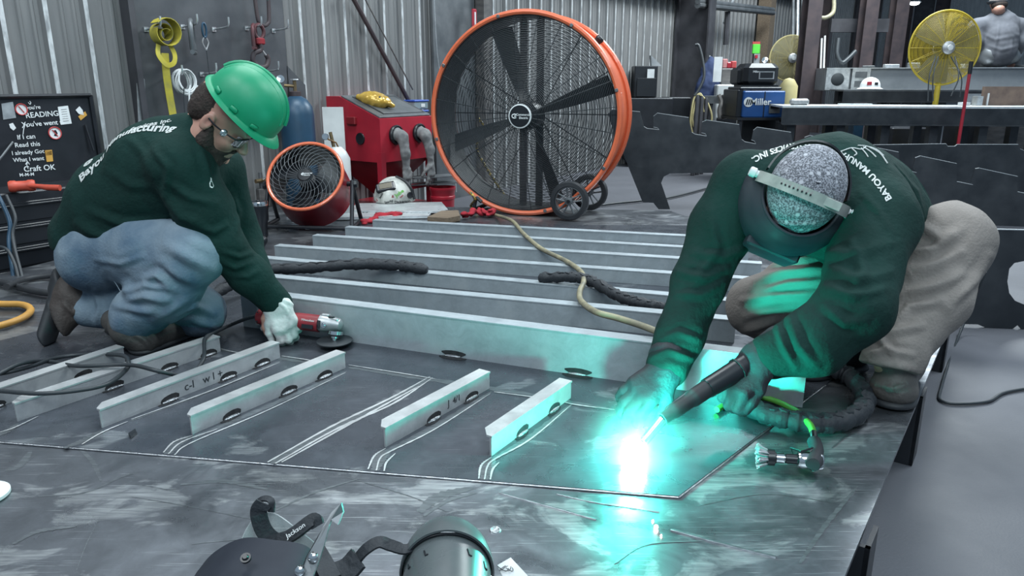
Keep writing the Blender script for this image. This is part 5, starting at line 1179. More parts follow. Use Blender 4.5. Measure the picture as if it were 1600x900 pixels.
# red bucket and sheets by the cabinet
c = P(692, 316, 6.3); t = thing('bucket', 'red plastic bucket standing behind the cabinet leg', 'bucket', (c.x, c.y, 0)); hb = P(692, 291, 6.3).z
MB().lathe([(0, 0), (.085, 0), (.09, .01), (.10, hb-.10), (.106, hb-.095), (.106, hb-.075), (.100, hb-.07), (.106, hb-.03), (.112, hb-.02), (.112, hb), (.104, hb), (.085, .02), (0, .02)], 28).build('pail', 'redpaint', t)
for k, (z_, lab) in enumerate(((hb+.02, 'grey sheet offcut resting on the red bucket, the lower one'), (hb+.075, 'grey sheet offcut resting on the red bucket, the upper one'))):
    c3 = P(672, 300, 6.35); MBx = MB().box((c3.x+.02, c3.y, z_+.004), (.50-.1*k, .18, .006), .45+.1*k); tag(MBx.build('sheet_offcut', 'greysteel', None, 0), lab, 'sheet offcut')
# air line post, red thermometer by the slim post
b = MB(); a0 = Wl(676, -20, .06); a1 = Wl(684, 100, .06); a2 = Wl(700, 150, .06); tag(MB().tube(spline([a0, a1, a2, Wl(712, 300, .06)], 6), .012, 8).build('conduit', 'galv', None), 'pale conduit running down the wall left of the big fan', 'pipe')
o = Wl(741, 36, .18); t = thing('wall_gauge', 'red tube gauge on the slim post above the big fan', 'gauge', o, WYAW); MB().box((0, 0, 0), (.07, .02, .26), 0, .008).build('back', 'redpaint', t, 30); MB().box((0, -.012, 0), (.02, .01, .20), 0, .003).build('glass', 'paper', t, 30)
# things seen through the big fan and around its foot
M['extyellow'] = mat('yellow_black_cord', (.5, .34, .04), .5, 0, (.05, .05, .04), 40, (.45, .5))
for k, (pts, mm, lab) in enumerate((([(748, 185), (756, 200), (745, 230), (760, 262), (785, 300), (800, 318)], 'extyellow', 'yellow cord hanging behind the big fan grille'), ([(735, 300), (742, 312), (736, 322), (745, 330)], 'extyellow', 'short yellow cord at the left foot of the big fan'))):
    tag(wire(.010, [P(x, y, 5.55 if k == 0 else 5.2) if y < 320 else G(x, y, ZP+.012) for x, y in pts], 8).build('extension_cord', mm, None, 60), lab, 'cord')
tag(wire(.011, [G(930, 322, .02), G(960, 318, .02), G(1000, 314, .02), G(1050, 308, .02), G(1120, 290, .02)], 8).build('hose', 'cable', None, 60), 'dark hose on the floor right of the big fan', 'hose')
# ================================================================ TOOLS ON THE DECK
CB = M['cable']
# ---- angle grinder
ga, gb = P(403, 494, 2.64), P(501, 506, 2.60); gd = (gb-ga).normalized(); L = (gb-ga).length
t = thing('angle_grinder', 'red angle grinder with grey gear head held in the white leather glove', 'angle grinder', ga); bpy.context.view_layer.update()
gm = frame(ga, gd, UP)                       # x along the tool, z up
mb = MB().at(gm); mb.lathe([(0, -.004), (.020, -.002), (.029, .006), (.031, .020), (.029, .05), (.025, .085), (.027, .12), (.031, .15), (.032, L-.002), (0, L-.002)], 20, (0, 0, 0), (1, 0, 0), sx=(1, .92)); pbuild(mb, 'handle', 'toolred', t)
for k in range(4): mb = MB().at(gm); mb.box((.035+.010*k, -.0285, .004), (.004, .004, .022)); pbuild(mb, 'vent', 'black', t, 0)
for zz in (-.016, .016): mb = MB().at(gm); mb.lathe([(0, .002), (.003, .002), (.003, 0)], 8, (.012, -.026, zz), (0, -1, 0)); pbuild(mb, 'screw', 'black', t)
mb = MB().at(gm); mb.box((L-.035, -.0305, -.012), (.042, .004, .014)); pbuild(mb, 'label_plate', 'black', t, 0)
mt = gm @ Matrix.Translation((L-.035, -.0325, .010)) @ Matrix.Rotation(math.pi/2, 4, 'X'); text('tool_lettering', 'Milwaukee', .011, 'ink', mt, t, .0003)
mb = MB().at(gm); mb.lathe([(0, 0), (.033, 0), (.034, .010), (.033, .026), (.028, .045), (.026, .060), (.022, .074), (.010, .082), (0, .083)], 18, (L, 0, .004), (1, 0, 0), sx=(.95, .9)); gh = pbuild(mb, 'gear_head', 'castgrey', t)
mb = MB().at(gm); mb.box((L+.018, 0, .030), (.030, .03, .016), 0, .004); mb.box((L+.045, 0, .020), (.05, .036, .014), 0, .004); pbuild(mb, 'gear_cover', 'castgrey', t, 30)
mb = MB().at(gm); mb.box((L+.042, -.01, .029), (.020, .016, .006), 0, .002); pbuild(mb, 'spindle_lock', 'black', t, 30)
for q in (.004, .010): mb = MB().at(gm); mb.box((L+q, -.033, .0), (.003, .004, .03)); pbuild(mb, 'vent', 'black', t, 0)
mb = MB().at(gm); mb.lathe([(0, .006), (.004, .006), (.006, .004), (.009, .004), (.009, 0)], 14, (L+.026, -.030, .0), (0, -1, 0)); pbuild(mb, 'bolt', 'chrome', t)
mb = MB().at(gm); mb.lathe([(.026, -.018), (.027, -.030), (.020, -.036), (.014, -.038), (.014, -.044), (.009, -.046), (.009, -.052), (0, -.052)], 20, (L+.058, 0, 0), (0, 0, 1)); pbuild(mb, 'spindle', 'chrome', t)
dc = gm @ V(L+.058, 0, -.052); dc.z = max(dc.z, ZP+.012)
pbuild(MB().lathe([(0, .002), (.012, .003), (.050, .002), (.0625, 0), (.0625, -.003), (.050, -.003), (0, -.002)], 36, dc), 'grinding_disc', M['cable'], t)
# power cord of the grinder
pc = [ga-gd*.004, P(385, 498, 2.68), G(360, 508, ZP+.02), G(335, 520, ZP+.05), G(320, 530, ZP+.065), G(318, 560, ZP+.05), G(300, 588, ZP+.012), G(284, 588, ZP+.03), G(244, 579, ZP+.075), G(200, 570, ZP+.070), G(122, 572, ZP+.062), G(78, 565, ZP+.03), G(33, 568, ZP+.07), G(-20, 592, ZP+.06), G(-70, 600, ZP+.02)]
tag(wire(.0065, pc, 10).build('power_cord', 'cable', None, 60), 'black power cord of the grinder running left over the short stiffeners', 'cord')
pc = [G(-60, 608, ZP+.02), G(0, 611, ZP+.065), G(60, 615, ZP+.075), G(122, 610, ZP+.072), G(167, 600, ZP+.070), G(195, 580, ZP+.05), G(201, 566, ZP+.065), G(189, 555, ZP+.06), G(133, 554, ZP+.03), G(89, 559, ZP+.03), G(50, 572, ZP+.045), G(0, 584, ZP+.06), G(-60, 590, ZP+.02)]
tag(wire(.0065, pc, 10).build('power_cord', 'cable', None, 60), 'second black cord looping over the short stiffeners at the left edge', 'cord')
# ---- tumbler and pad
c = G(409, 369); t = thing('tumbler', 'black insulated tumbler with steel rim standing by the small fan', 'tumbler', c)
t['label'] = 'black insulated tumbler with steel rim standing left of the small fan'
MB().lathe([(0, .0005), (.036, .0005), (.038, .004), (.040, .08), (.050, .10), (.052, .205), (.049, .207), (.046, .19), (0, .185)], 28).build('cup', 'black', t)
MB().lathe([(.0525, .188), (.053, .206), (.050, .213), (.048, .213), (.048, .206)], 28).build('rim', 'chrome', t)
MB().lathe([(0, .214), (.040, .214), (.048, .210), (.048, .206), (0, .206)], 28).box((.0, -.015, .217), (.02, .012, .006), 0, .002).build('lid', 'black', t)
F = Field(); c = G(398, 398); F.ell(c+V(0, 0, .045), (.055, .05, .05), None, .02); F.cone(c+V(-.03, 0, .05), c+V(.045, .02, .075), .04, .025, .02); F.cut((0, 0, ZP+.001), (0, 0, -1), .004)
t = thing('knee_pad', 'rounded black pad with grey underside beside the tumbler', 'knee pad', c); bpy.context.view_layer.update(); cloth(F, 'pad', 'black', t, .005)
F = Field(); F.ell(c+V(.008, -.006, .018), (.052, .052, .024), None, .02); F.cut((0, 0, ZP+.0005), (0, 0, -1), .004); cloth(F, 'pad_sole', 'greysteel', t, .005)
# ---- wire brush on an angle tool
def brush_tool():
    a, b2 = P(1192, 718, 1.795), P(1265, 730, 1.79); a = G(1190, 732); b2 = G(1262, 738); a.z = b2.z = ZP+.032
    d = (b2-a).normalized(); t = thing('angle_die_grinder', 'air die grinder with cup wire brush lying right of the arc', 'die grinder', a); m = frame(a, d, (0, 0, 1))
    mb = MB().at(m); mb.lathe([(0, .010), (.020, .010), (.020, .026), (.014, .028), (.014, .030)], 18, (0, 0, 0), (1, 0, 0)); pbuild(mb, 'brush_cup', 'black', t)
    rnd = random.Random(2); mb = MB().at(m)
    for k in range(90):
        an = rnd.uniform(0, 6.28); r = rnd.uniform(.008, .026); y, z = r*math.cos(an), r*math.sin(an)
        mb.tube([(.012, y*.7, z*.7), (-.002, y*.95, z*.95), (-.013+rnd.uniform(-.003, .003), y*1.15+rnd.uniform(-.003, .003), z*1.15+rnd.uniform(-.003, .003))], [.0015, .0016, .002], 5)
    tag(pbuild(mb, 'wire_bristles', 'galv', t), kind='stuff')
    mb = MB().at(m); mb.lathe([(.012, .028), (.013, .048), (.009, .05), (.009, .052)], 16, (0, 0, 0), (1, 0, 0)); pbuild(mb, 'collet', 'chrome', t)
    mb = MB().at(m); mb.lathe([(.008, .05), (.012, .052), (.012, .078), (.015, .08)], 16, (0, 0, 0), (1, 0, 0)); pbuild(mb, 'shaft', 'black', t)
    mb = MB().at(m); mb.lathe([(0, .078), (.018, .080), (.021, .086), (.021, .128), (.018, .136), (0, .137)], 20, (0, 0, 0), (1, 0, 0)); pbuild(mb, 'head', 'chrome', t)
    hp = G(1270, 725, ZP+.04); he = G(1272, 690, ZP+.045)
    pbuild(MB().tube(spline([m @ V(.125, 0, .004), hp, G(1276, 705, ZP+.042), he], 6), .0165, 14), 'handle', 'rubber', t)
    pbuild(MB().tube([G(1236, 700, ZP+.035), G(1252, 706, ZP+.055), G(1270, 700, ZP+.06), G(1262, 712, ZP+.045), G(1240, 712, ZP+.035)], .003, 6, True), 'throttle_lever', 'black', t)
    pbuild(MB().rod(he, G(1271, 676, ZP+.05), .009), 'coupling', 'chrome', t)
    M['hosegreen'] = mat('green_air_hose', (.12, .42, .06), .5)
    tag(wire(.009, [G(1271, 676, ZP+.05), G(1264, 662, ZP+.045), G(1240, 640, ZP+.02), G(1195, 622, ZP+.011), G(1150, 625, ZP+.011), G(1120, 640, ZP+.011)], 8).build('air_hose', 'hosegreen', None, 60), 'green air hose feeding the die grinder past the leather sleeve', 'hose')
brush_tool()
# ---- two face shields in the foreground, tag, white disc
def foreground():
    t = thing('welding_hood', 'black welding hood lying open at the bottom edge, clear lens and straps up', 'welding hood', G(400, 895)); bpy.context.view_layer.update()
    M['mattenavy'] = mat('matte_black_shell', (.012, .015, .024), .65, 0, (.02, .024, .034), 8, spec=.3)
    M['clear'] = mat('clear_plastic', (.5, .54, .55), .25, 0, (.6, .64, .65), 18, alpha=.38)
    def sh(u_, v_):
        pts0 = [G(308, 893, ZP+.02), G(335, 872, ZP+.06), G(380, 855, ZP+.085), G(430, 858, ZP+.09), G(480, 862, ZP+.085), G(505, 885, ZP+.05)]
        s = spline(pts0, 6); i = min(int(u_*(len(s)-1)), len(s)-2); w = u_*(len(s)-1)-i; p = s[i].lerp(s[i+1], w)
        return p+V(-.02*v_, -.24*v_, -.03*v_-(.04*v_*v_))+V(0, 0, max(0, .02*math.sin(math.pi*u_)))
    pbuild(shell(MB(), sh, 30, 12, -.004), 'shell', 'mattenavy', t, 60)
    pbuild(MB().lathe([(0, .006), (.004, .006), (.006, .002), (.009, .002), (.009, -.003)], 14, G(384, 872, ZP+.118), (0, -.5, .9)), 'rivet', 'black', t)
    def cl(u_, v_):
        a = spline([G(368, 862, ZP+.06), G(392, 815, ZP+.10), G(425, 800, ZP+.12), G(470, 830, ZP+.10), G(505, 858, ZP+.06)], 6); b3 = spline([G(385, 870, ZP+.03), G(410, 865, ZP+.03), G(440, 868, ZP+.03), G(470, 872, ZP+.03), G(500, 880, ZP+.03)], 6)
        i = min(int(u_*(len(a)-1)), len(a)-2); w = u_*(len(a)-1)-i; return a[i].lerp(a[i+1], w).lerp(b3[i].lerp(b3[i+1], w), v_)
    pbuild(shell(MB(), cl, 26, 8, .002), 'clear_cover', 'clear', t, 60)
    pbuild(ribbon([G(412, 786, ZP+.15), G(404, 800, ZP+.135), G(412, 828, ZP+.10), G(430, 845, ZP+.075), G(450, 842, ZP+.075)], img(.55, .35, .8), .030, .005), 'head_strap', 'blackcloth', t, 50)
    pbuild(ribbon([G(400, 786, ZP+.14), G(412, 779, ZP+.15), G(424, 783, ZP+.15), G(424, 800, ZP+.13)], (0, -.3, 1), .012, .004), 'head_strap', 'blackcloth', t, 50)
    pbuild(ribbon([G(436, 848, ZP+.08), G(462, 832, ZP+.10), G(490, 812, ZP+.12), G(497, 822, ZP+.11)], img(-.2, .5, .8), .024, .008), 'comfort_pad', 'blackcloth', t, 50)
    mt = facing(G(462, 829, ZP+.109), G(485, 812, ZP+.12)-G(440, 845, ZP+.085), img(-.2, .5, .8)); text('strap_lettering', 'Jackson', .013, 'paper', mt, t, .0003)
    bl = [P(533, 786, 1.22), P(536, 800, 1.22), P(528, 820, 1.20), P(517, 812, 1.20), P(500, 870, 1.16), P(487, 905, 1.13), P(465, 905, 1.13), P(478, 870, 1.15), P(502, 828, 1.19), P(518, 800, 1.21)]
    pbuild(MB().prism(bl, img(.3, -.1, -.9)*.004), 'side_arm', 'greysteel', t, 0)
    for p in (P(489, 871, 1.148), P(468, 892, 1.135)): pbuild(MB().lathe([(0, .006), (.005, .0055), (.008, .003), (.008, -.004)], 16, p, TOW), 'pivot_screw', 'chrome', t)
    pbuild(ribbon([G(492, 858, ZP+.07), G(505, 880, ZP+.06), G(518, 905, ZP+.05)], img(.5, .3, .8), .035, .006), 'head_strap', 'blackcloth', t, 50)
    pbuild(ribbon([G(505, 905, ZP+.04), G(540, 892, ZP+.05), G(560, 872, ZP+.07)], img(-.3, .6, .8), .045, .008), 'ratchet_band', 'blackcloth', t, 50)
    pbuild(ribbon([G(556, 876, ZP+.06), G(572, 858, ZP+.085), G(592, 847, ZP+.095), G(610, 852, ZP+.085), G(632, 858, ZP+.07), G(650, 853, ZP+.06)], img(-.1, .7, .6), .022, .005), 'ratchet_band', 'blackcloth', t, 50)
    # second hood: a domed shell with a rim band
    t = thing('welding_hood', 'dark grey domed welding hood at the bottom edge catching the green light', 'welding hood', G(705, 893)); bpy.context.view_layer.update()
    c = G(699, 894); M['domegrey'] = mat('grey_hood_plastic', (.085, .10, .105), .30, 0, (.06, .07, .075), 5, rvar=.08)
    ax = V(.07, -.98, 0).normalized(); sx_ = V(ax.y*-1, ax.x, 0); sx_ = V(.98, .07, 0)
    def dm(r, h0, a0_, y0, y1):
        def f_(u_, v_):
            an = math.radians(-12+204*u_); y = y0+(y1-y0)*v_; rr = r*(1+a0_*v_)
            return c+sx_*(-rr*math.cos(an))+ax*y+V(0, 0, max(.0, h0+rr*.98*math.sin(an)))
        return f_
    def front(u_, v_):
        an = math.radians(-12+204*u_); ph = math.radians(90*v_); r = .0905*math.sin(math.radians(12)+ph*.8667)
        return c+sx_*(-r*math.cos(an))+ax*(.022-.125*math.cos(math.radians(12)+ph*.8667))+V(0, 0, max(0, .012+r*1.05*math.sin(an)))
    pbuild(shell(MB(), front, 40, 12, -.004), 'crown_band', 'domegrey', t, 60)
    pbuild(shell(MB(), dm(.083, .012, -.02, .015, .26), 40, 10, -.004), 'shell', 'domegrey', t, 60)
    pbuild(MB().tube([dm(.0875, .012, 0, .020, .02)(u/39, 0) for u in range(40)], .0025, 6), 'edge_bead', 'black', t)
    for u in (.22, .36, .64, .78):
        f_ = dm(.0835, .012, 0, .05, .10); pbuild(MB().tube([f_(u, 0), f_(u+.012, .3), f_(u+.03, .3)], .0018, 5), 'slot', 'black', t)
    for u in (.10, .92):
        f_ = dm(.084, .012, 0, .05, .05); p = f_(u, 0); pbuild(MB().lathe([(0, .004), (.005, .003), (.007, 0)], 12, p, (p-c-ax*.05).normalized()), 'pivot_screw', 'chrome', t)
    t = thing('paper_tag', 'white paper tag with a scribble beside the grey domed hood', 'tag', G(798, 890))
    q = [G(777, 884, ZP+.012), G(798, 872, ZP+.024), G(826, 902, ZP+.008), G(790, 912, ZP+.002)]
    pbuild(MB().prism(q, (0, 0, .0015)), 'card', 'paper', t, 0)
    sc_ = [G(785+10*math.cos(k*1.1)+k*.6, 888+4.5*math.sin(k*1.7), ZP+.0185-.0002*k) for k in range(14)]; pbuild(MB().tube(spline(sc_, 4), .0007, 5), 'scribble', 'cable', t)
    tag(MB().lathe([(0, .0003), (.055, .0003), (.058, .003), (.058, .010), (.054, .013), (.02, .012), (0, .012)], 36, G(-30, 778, ZD)).build('white_disc', 'paper', None), 'round white disc lying flat at the left edge of the deck', 'disc')
foreground()
# ---- hose across the rows
M['tan'] = mat('tan_hose', (.30, .27, .17), .55, 0, (.16, .15, .11), 14)
hz = [G(775, 336, ZP+.012), G(800, 345, ZP+.06), G(818, 365, ZP+.07), G(845, 388, ZP+.075), G(885, 408, ZP+.075), G(908, 425, ZP+.09), G(912, 440, ZP+.10), G(906, 455, ZP+.095), G(908, 470, ZP+.11), G(930, 487, ZP+.155), G(965, 497, ZP+.155), G(1000, 508, ZP+.155), G(1030, 520, ZP+.15), G(1080, 545, ZP+.10), G(1130, 570, ZP+.06), G(1180, 590, ZP+.03), G(1230, 600, ZP+.02)]
tag(wire(.0115, hz, 10).build('hose', 'tan', None, 60), 'tan hose snaking over the long stiffeners towards the welder', 'hose')
# ---- bright flat pieces, rags, block at the back of the deck
def slab(name, pix, z0, th, m, label, cat, group=None, extra=None):
    q = [G(x, y, z0) for x, y in pix]; o = MB().prism(q, (0, 0, th)).build(name, m, None, 0); return tag(o, label, cat, group)
slab('aluminium_flat_bar', [(455, 336), (455, 345), (670, 341), (678, 331), (672, 329), (668, 322), (640, 321)], ZP+.0003, .018, 'bright', 'bright aluminium offcut with marker writing beside the red rag', 'metal offcut')
slab('aluminium_flat_bar', [(540, 331), (690, 333), (700, 330), (696, 325), (690, 318), (560, 320)], ZP+.0195, .012, 'bright', 'bright aluminium offcut lying under the white stickered hood', 'metal offcut')
slab('aluminium_flat_bar', [(447, 328), (447, 337), (552, 336), (552, 326)], ZP+.0003, .02, 'bright', 'bright aluminium offcut under the small red fan', 'metal offcut')
bpy.context.view_layer.update()
bar = [o for o in COL.objects if o.get('label', '').startswith('bright aluminium offcut with marker')][0]
text('marker_writing', '2  u 1/2  ex 1 pcs', .10, 'cable', facing(G(620, 331.5, ZP+.0186), (1, 0, 0), (0, 0, 1)), bar, .0004)
b = MB().prism([G(668, 347), G(700, 349), G(719, 345), G(716, 336), G(690, 337)], (0, 0, .035)); tag(b.build('wood_block', 'wood', None, 0), 'small brown wood block on the last stiffener by the big fan', 'block')
def rag(pix, label, seed, h=.03, m='redrag'):
    rnd = random.Random(seed); F = Field()
    for i in range(len(pix)-1):
        for k in range(3):
            a = G(*pix[i]); c2 = G(*pix[i+1]); p = a.lerp(c2, rnd.random()); q = a.lerp(c2, rnd.random())
            F.cone(p+V(rnd.uniform(-.01, .01), rnd.uniform(-.03, .03), rnd.uniform(.004, h)), q+V(rnd.uniform(-.02, .02), rnd.uniform(-.03, .03), rnd.uniform(.004, h)), .017, .012, .03, ((0, 0, 1), .6))
    F.cut((0, 0, ZP+.001), (0, 0, -1), .003); o = cloth(F, 'rag', m, None, .005, rough=.004, rscale=22); tag(o, label, 'rag'); o.data.transform(o.matrix_world); return o
rag([(568, 351), (580, 347), (592, 340), (612, 339), (634, 343)], 'crumpled red rag at the end of the last stiffener', 4)
rag([(720, 343), (735, 340), (752, 336), (765, 340), (772, 335)], 'crumpled red rag at the foot of the big fan beside the hose', 9, .05)
rag([(690, 337), (694, 335)], 'small scrap of red cloth behind the wood block', 11)
# ---- white stickered hood
def white_hood():
    c = G(616, 321.5); c.z = ZP+.032; t = thing('welding_hood', 'white welding hood covered in stickers, resting on the bright offcuts', 'welding hood', c)
    def s(u_, v_):
        a = math.radians(180*u_); r = math.sin(math.radians(6+84*v_))
        return V(-.145*math.cos(a)*(.55+.45*v_)-.0, -.10*math.sin(a)*r**.7+.04, .20*(1-v_)**.75*(.9+.1*math.sin(a))-.001)
    M['hoodwhite'] = mat('white_hood_shell', (.55, .56, .52), .4, 0, (.30, .31, .29), 14, (.45, .62))
    F = Field(); F.ell(V(0, .03, .02), (.155, .125, .165), None, .02); F.ell(V(-.03, -.04, .03), (.11, .08, .10), None, .03); F.ell(V(.03, .10, .05), (.14, .11, .14), None, .02, 's'); F.cut((0, 0, .001), (0, 0, -1), .004)
    V_, Fc = F.mesh(.006); me = from_np(V_, Fc); o = link('shell', me, 'hoodwhite', t, 180)
    m = Matrix.Translation((-.045, -.075, .118)) @ Matrix.Rotation(math.radians(-38), 4, 'X') @ Matrix.Rotation(math.radians(-12), 4, 'Y')
    MB().at(m).box((0, 0, 0), (.145, .030, .075), 0, .012).build('lens_housing', 'black', t, 30)
    M['goldlens'] = mat('dark_gold_lens', (.06, .05, .03), .35, .3)
    MB().at(m).box((0, -.0155, .004), (.095, .004, .046), 0, .003).build('lens', 'goldlens', t, 30)
    MB().tube(spline([(.02, .01, .187), (.09, -.01, .155), (.14, -.02, .09), (.155, -.01, .02)], 8), .010, 8).build('edge_trim', 'black', t)
    MB().lathe([(0, .012), (.022, .010), (.024, 0)], 16, (.128, -.045, .055), (.5, -.8, 0)).build('knob', 'black', t)
    bpy.context.view_layer.update()
    for body, x, z, sz, mm, rot in (('Dickerson', .075, .012, .026, 'black', 0), ('Jobe', .055, .075, .036, 'hosegreen', 35), ('Smith', -.075, .060, .020, 'black', 60), ('Sparky', -.02, .018, .024, 'cable', 15), ('A-1', -.12, .018, .028, 'redpaint', 40), ('&', .01, .055, .026, 'toolred', 0), ('weld', .07, .052, .014, 'redpaint', 35)):
        me2 = subdivided_text(body, sz, .03); me2.transform(Matrix.Rotation(math.radians(rot), 4, 'Z')); R = Matrix.Rotation(math.pi/2, 4, 'X'); me2.transform(Matrix.Translation(c+V(x, -.25, z)) @ R)
        me2.materials.append(M[mm]); ob = bpy.data.objects.new('sticker', me2); COL.objects.link(ob); bpy.context.view_layer.update()
        project(ob, o, .0015, (0, 1, 0)); me2.transform(t.matrix_world.inverted()); ob.parent = t
white_hood()

# ================================================================ FANS
def small_fan():
    base = G(490, 351); t = thing('drum_fan', 'small red rimmed drum fan tilted up on a black tube stand', 'fan', (0, 0, 0)); bpy.context.view_layer.update()
    R_ = .235; c = P(477, 275, 4.60); n = (TOW*.93+UP*.36+RIGHT*(-.04)).normalized()           # the way it blows
    x = (RIGHT-n*RIGHT.dot(n)).normalized(); y = n.cross(x); m = Matrix((x, y, n)).transposed().to_4x4(); m.translation = c
    mb = MB().at(m); mb.lathe([(R_, .0), (R_-.004, -.01), (R_-.006, -.24), (R_-.002, -.25), (R_+.002, -.25), (R_+.002, -.01), (R_+.008, 0)], 48, closed=True); pbuild(mb, 'drum', 'redpaint', t)
    mb = MB().at(m); mb.lathe([(R_-.007, -.006), (R_-.0085, -.238), (R_-.012, -.238), (R_-.012, -.006)], 48, closed=True); pbuild(mb, 'drum_lining', 'black', t)
    mb = MB().at(m); mb.tube([(R_*math.cos(a), R_*math.sin(a), .002) for a in [2*math.pi*k/56 for k in range(56)]], .011, 8, True); pbuild(mb, 'front_rim', 'orange', t)
    mb = MB().at(m)
    for k in range(32):
        a0 = 2*math.pi*k/32; mb.tube([((.045+(R_-.045)*s)*math.cos(a0-.75*s*s-.1*s), (.045+(R_-.045)*s)*math.sin(a0-.75*s*s-.1*s), .014*(1-s)) for s in [i/9 for i in range(10)]], .0016, 5)
    for r in (.12, .165, .205): mb.tube([(r*math.cos(a), r*math.sin(a), .008*(1-r/R_)+.002) for a in [2*math.pi*k/48 for k in range(48)]], .0014, 5, True)
    pbuild(mb, 'grille', 'greysteel', t)
    mb = MB().at(m); mb.lathe([(0, .022), (.040, .020), (.048, .010), (.048, .0)], 24); pbuild(mb, 'hub_badge', 'black', t)
    mt = m @ Matrix.Translation((.010, 0, .0225)); text('badge_lettering', 'Commercial\nElectric', .013, 'paper', m @ Matrix.Translation((.018, 0, .0225)), t, .0003, .02)
    mb = MB().at(m); mb.tube([(-.010+.008*math.cos(a), .008*math.sin(a)*.9, .0228) for a in [math.radians(50+26*k) for k in range(11)]], .0026, 6); mb.tube([(-.014, 0, .0228), (-.004, 0, .0228)], .0026, 6); mb.m = m @ Matrix.Translation((-.017, 0, 0)); pbuild(mb, 'badge_logo', 'paper', t)
    for k in range(3):
        def bl(u_, v_, k=k):
            r = .04+.18*v_; a = 2*math.pi*k/3+.5*v_+(u_-.5)*(1.5-.5*v_); return m @ V(r*math.cos(a), r*math.sin(a), -.10+.05*(u_-.5)*(1+v_))
        pbuild(shell(MB(), bl, 12, 8, .002), 'blade', 'black', t, 60)
    mb = MB().at(m); mb.lathe([(0, -.05), (.05, -.055), (.06, -.07), (.06, -.20), (0, -.21)], 20); pbuild(mb, 'motor', 'black', t)
    mb = MB().at(m)
    for k in range(24): a0 = 2*math.pi*k/24; mb.tube([(.05*math.cos(a0), .05*math.sin(a0), -.245), (R_*math.cos(a0+.3), R_*math.sin(a0+.3), -.245)], .0018, 5)
    for r in (.08, .12, .16, .20): mb.tube([(r*math.cos(a), r*math.sin(a), -.246) for a in [2*math.pi*k/40 for k in range(40)]], .0016, 5, True)
    pbuild(mb, 'rear_grille', 'cable', t)
    # stand: two side posts, base tubes
    rc = m @ V(R_+.035, 0, -.11); lc = m @ V(-R_-.035, 0, -.11)
    rf = V(rc.x+.015, rc.y-.16, ZP+.014); lf = V(lc.x-.015, lc.y-.10, ZP+.014); rb_ = V(rc.x+.01, rc.y+.16, ZP+.014); lb = V(lc.x-.01, lc.y+.16, ZP+.014)
    pbuild(MB().tube([rc+V(0, 0, .02), rf], .0135, 10), 'post', 'blacksteel', t); pbuild(MB().tube([rc, rb_], .0135, 10), 'post', 'blacksteel', t)
    pbuild(MB().tube([lc+V(0, 0, .02), lf], .0135, 10), 'post', 'blacksteel', t); pbuild(MB().tube([lc, lb], .0135, 10), 'post', 'blacksteel', t)
    pbuild(MB().tube([lf, rf], .0135, 10), 'base_tube', 'blacksteel', t); pbuild(MB().tube([rf, rb_], .0135, 10), 'base_tube', 'blacksteel', t); pbuild(MB().tube([lf, lb], .0135, 10), 'base_tube', 'blacksteel', t)
    for s_, p in ((1, rc), (-1, lc)): pbuild(MB().rod(m @ V(s_*R_, 0, -.11), p+x*s_*.02, .016), 'pivot', 'black', t); pbuild(MB().lathe([(0, .02), (.026, .018), (.03, 0), (.0, 0)], 8, p+x*s_*.015, x*s_), 'knob', 'black', t)
    for f_ in (.2, .5, .8): p = lf.lerp(rf, f_); pbuild(MB().box((p.x, p.y, ZP+.008), (.03, .02, .014)), 'rubber_foot', 'rubber', t)
small_fan()
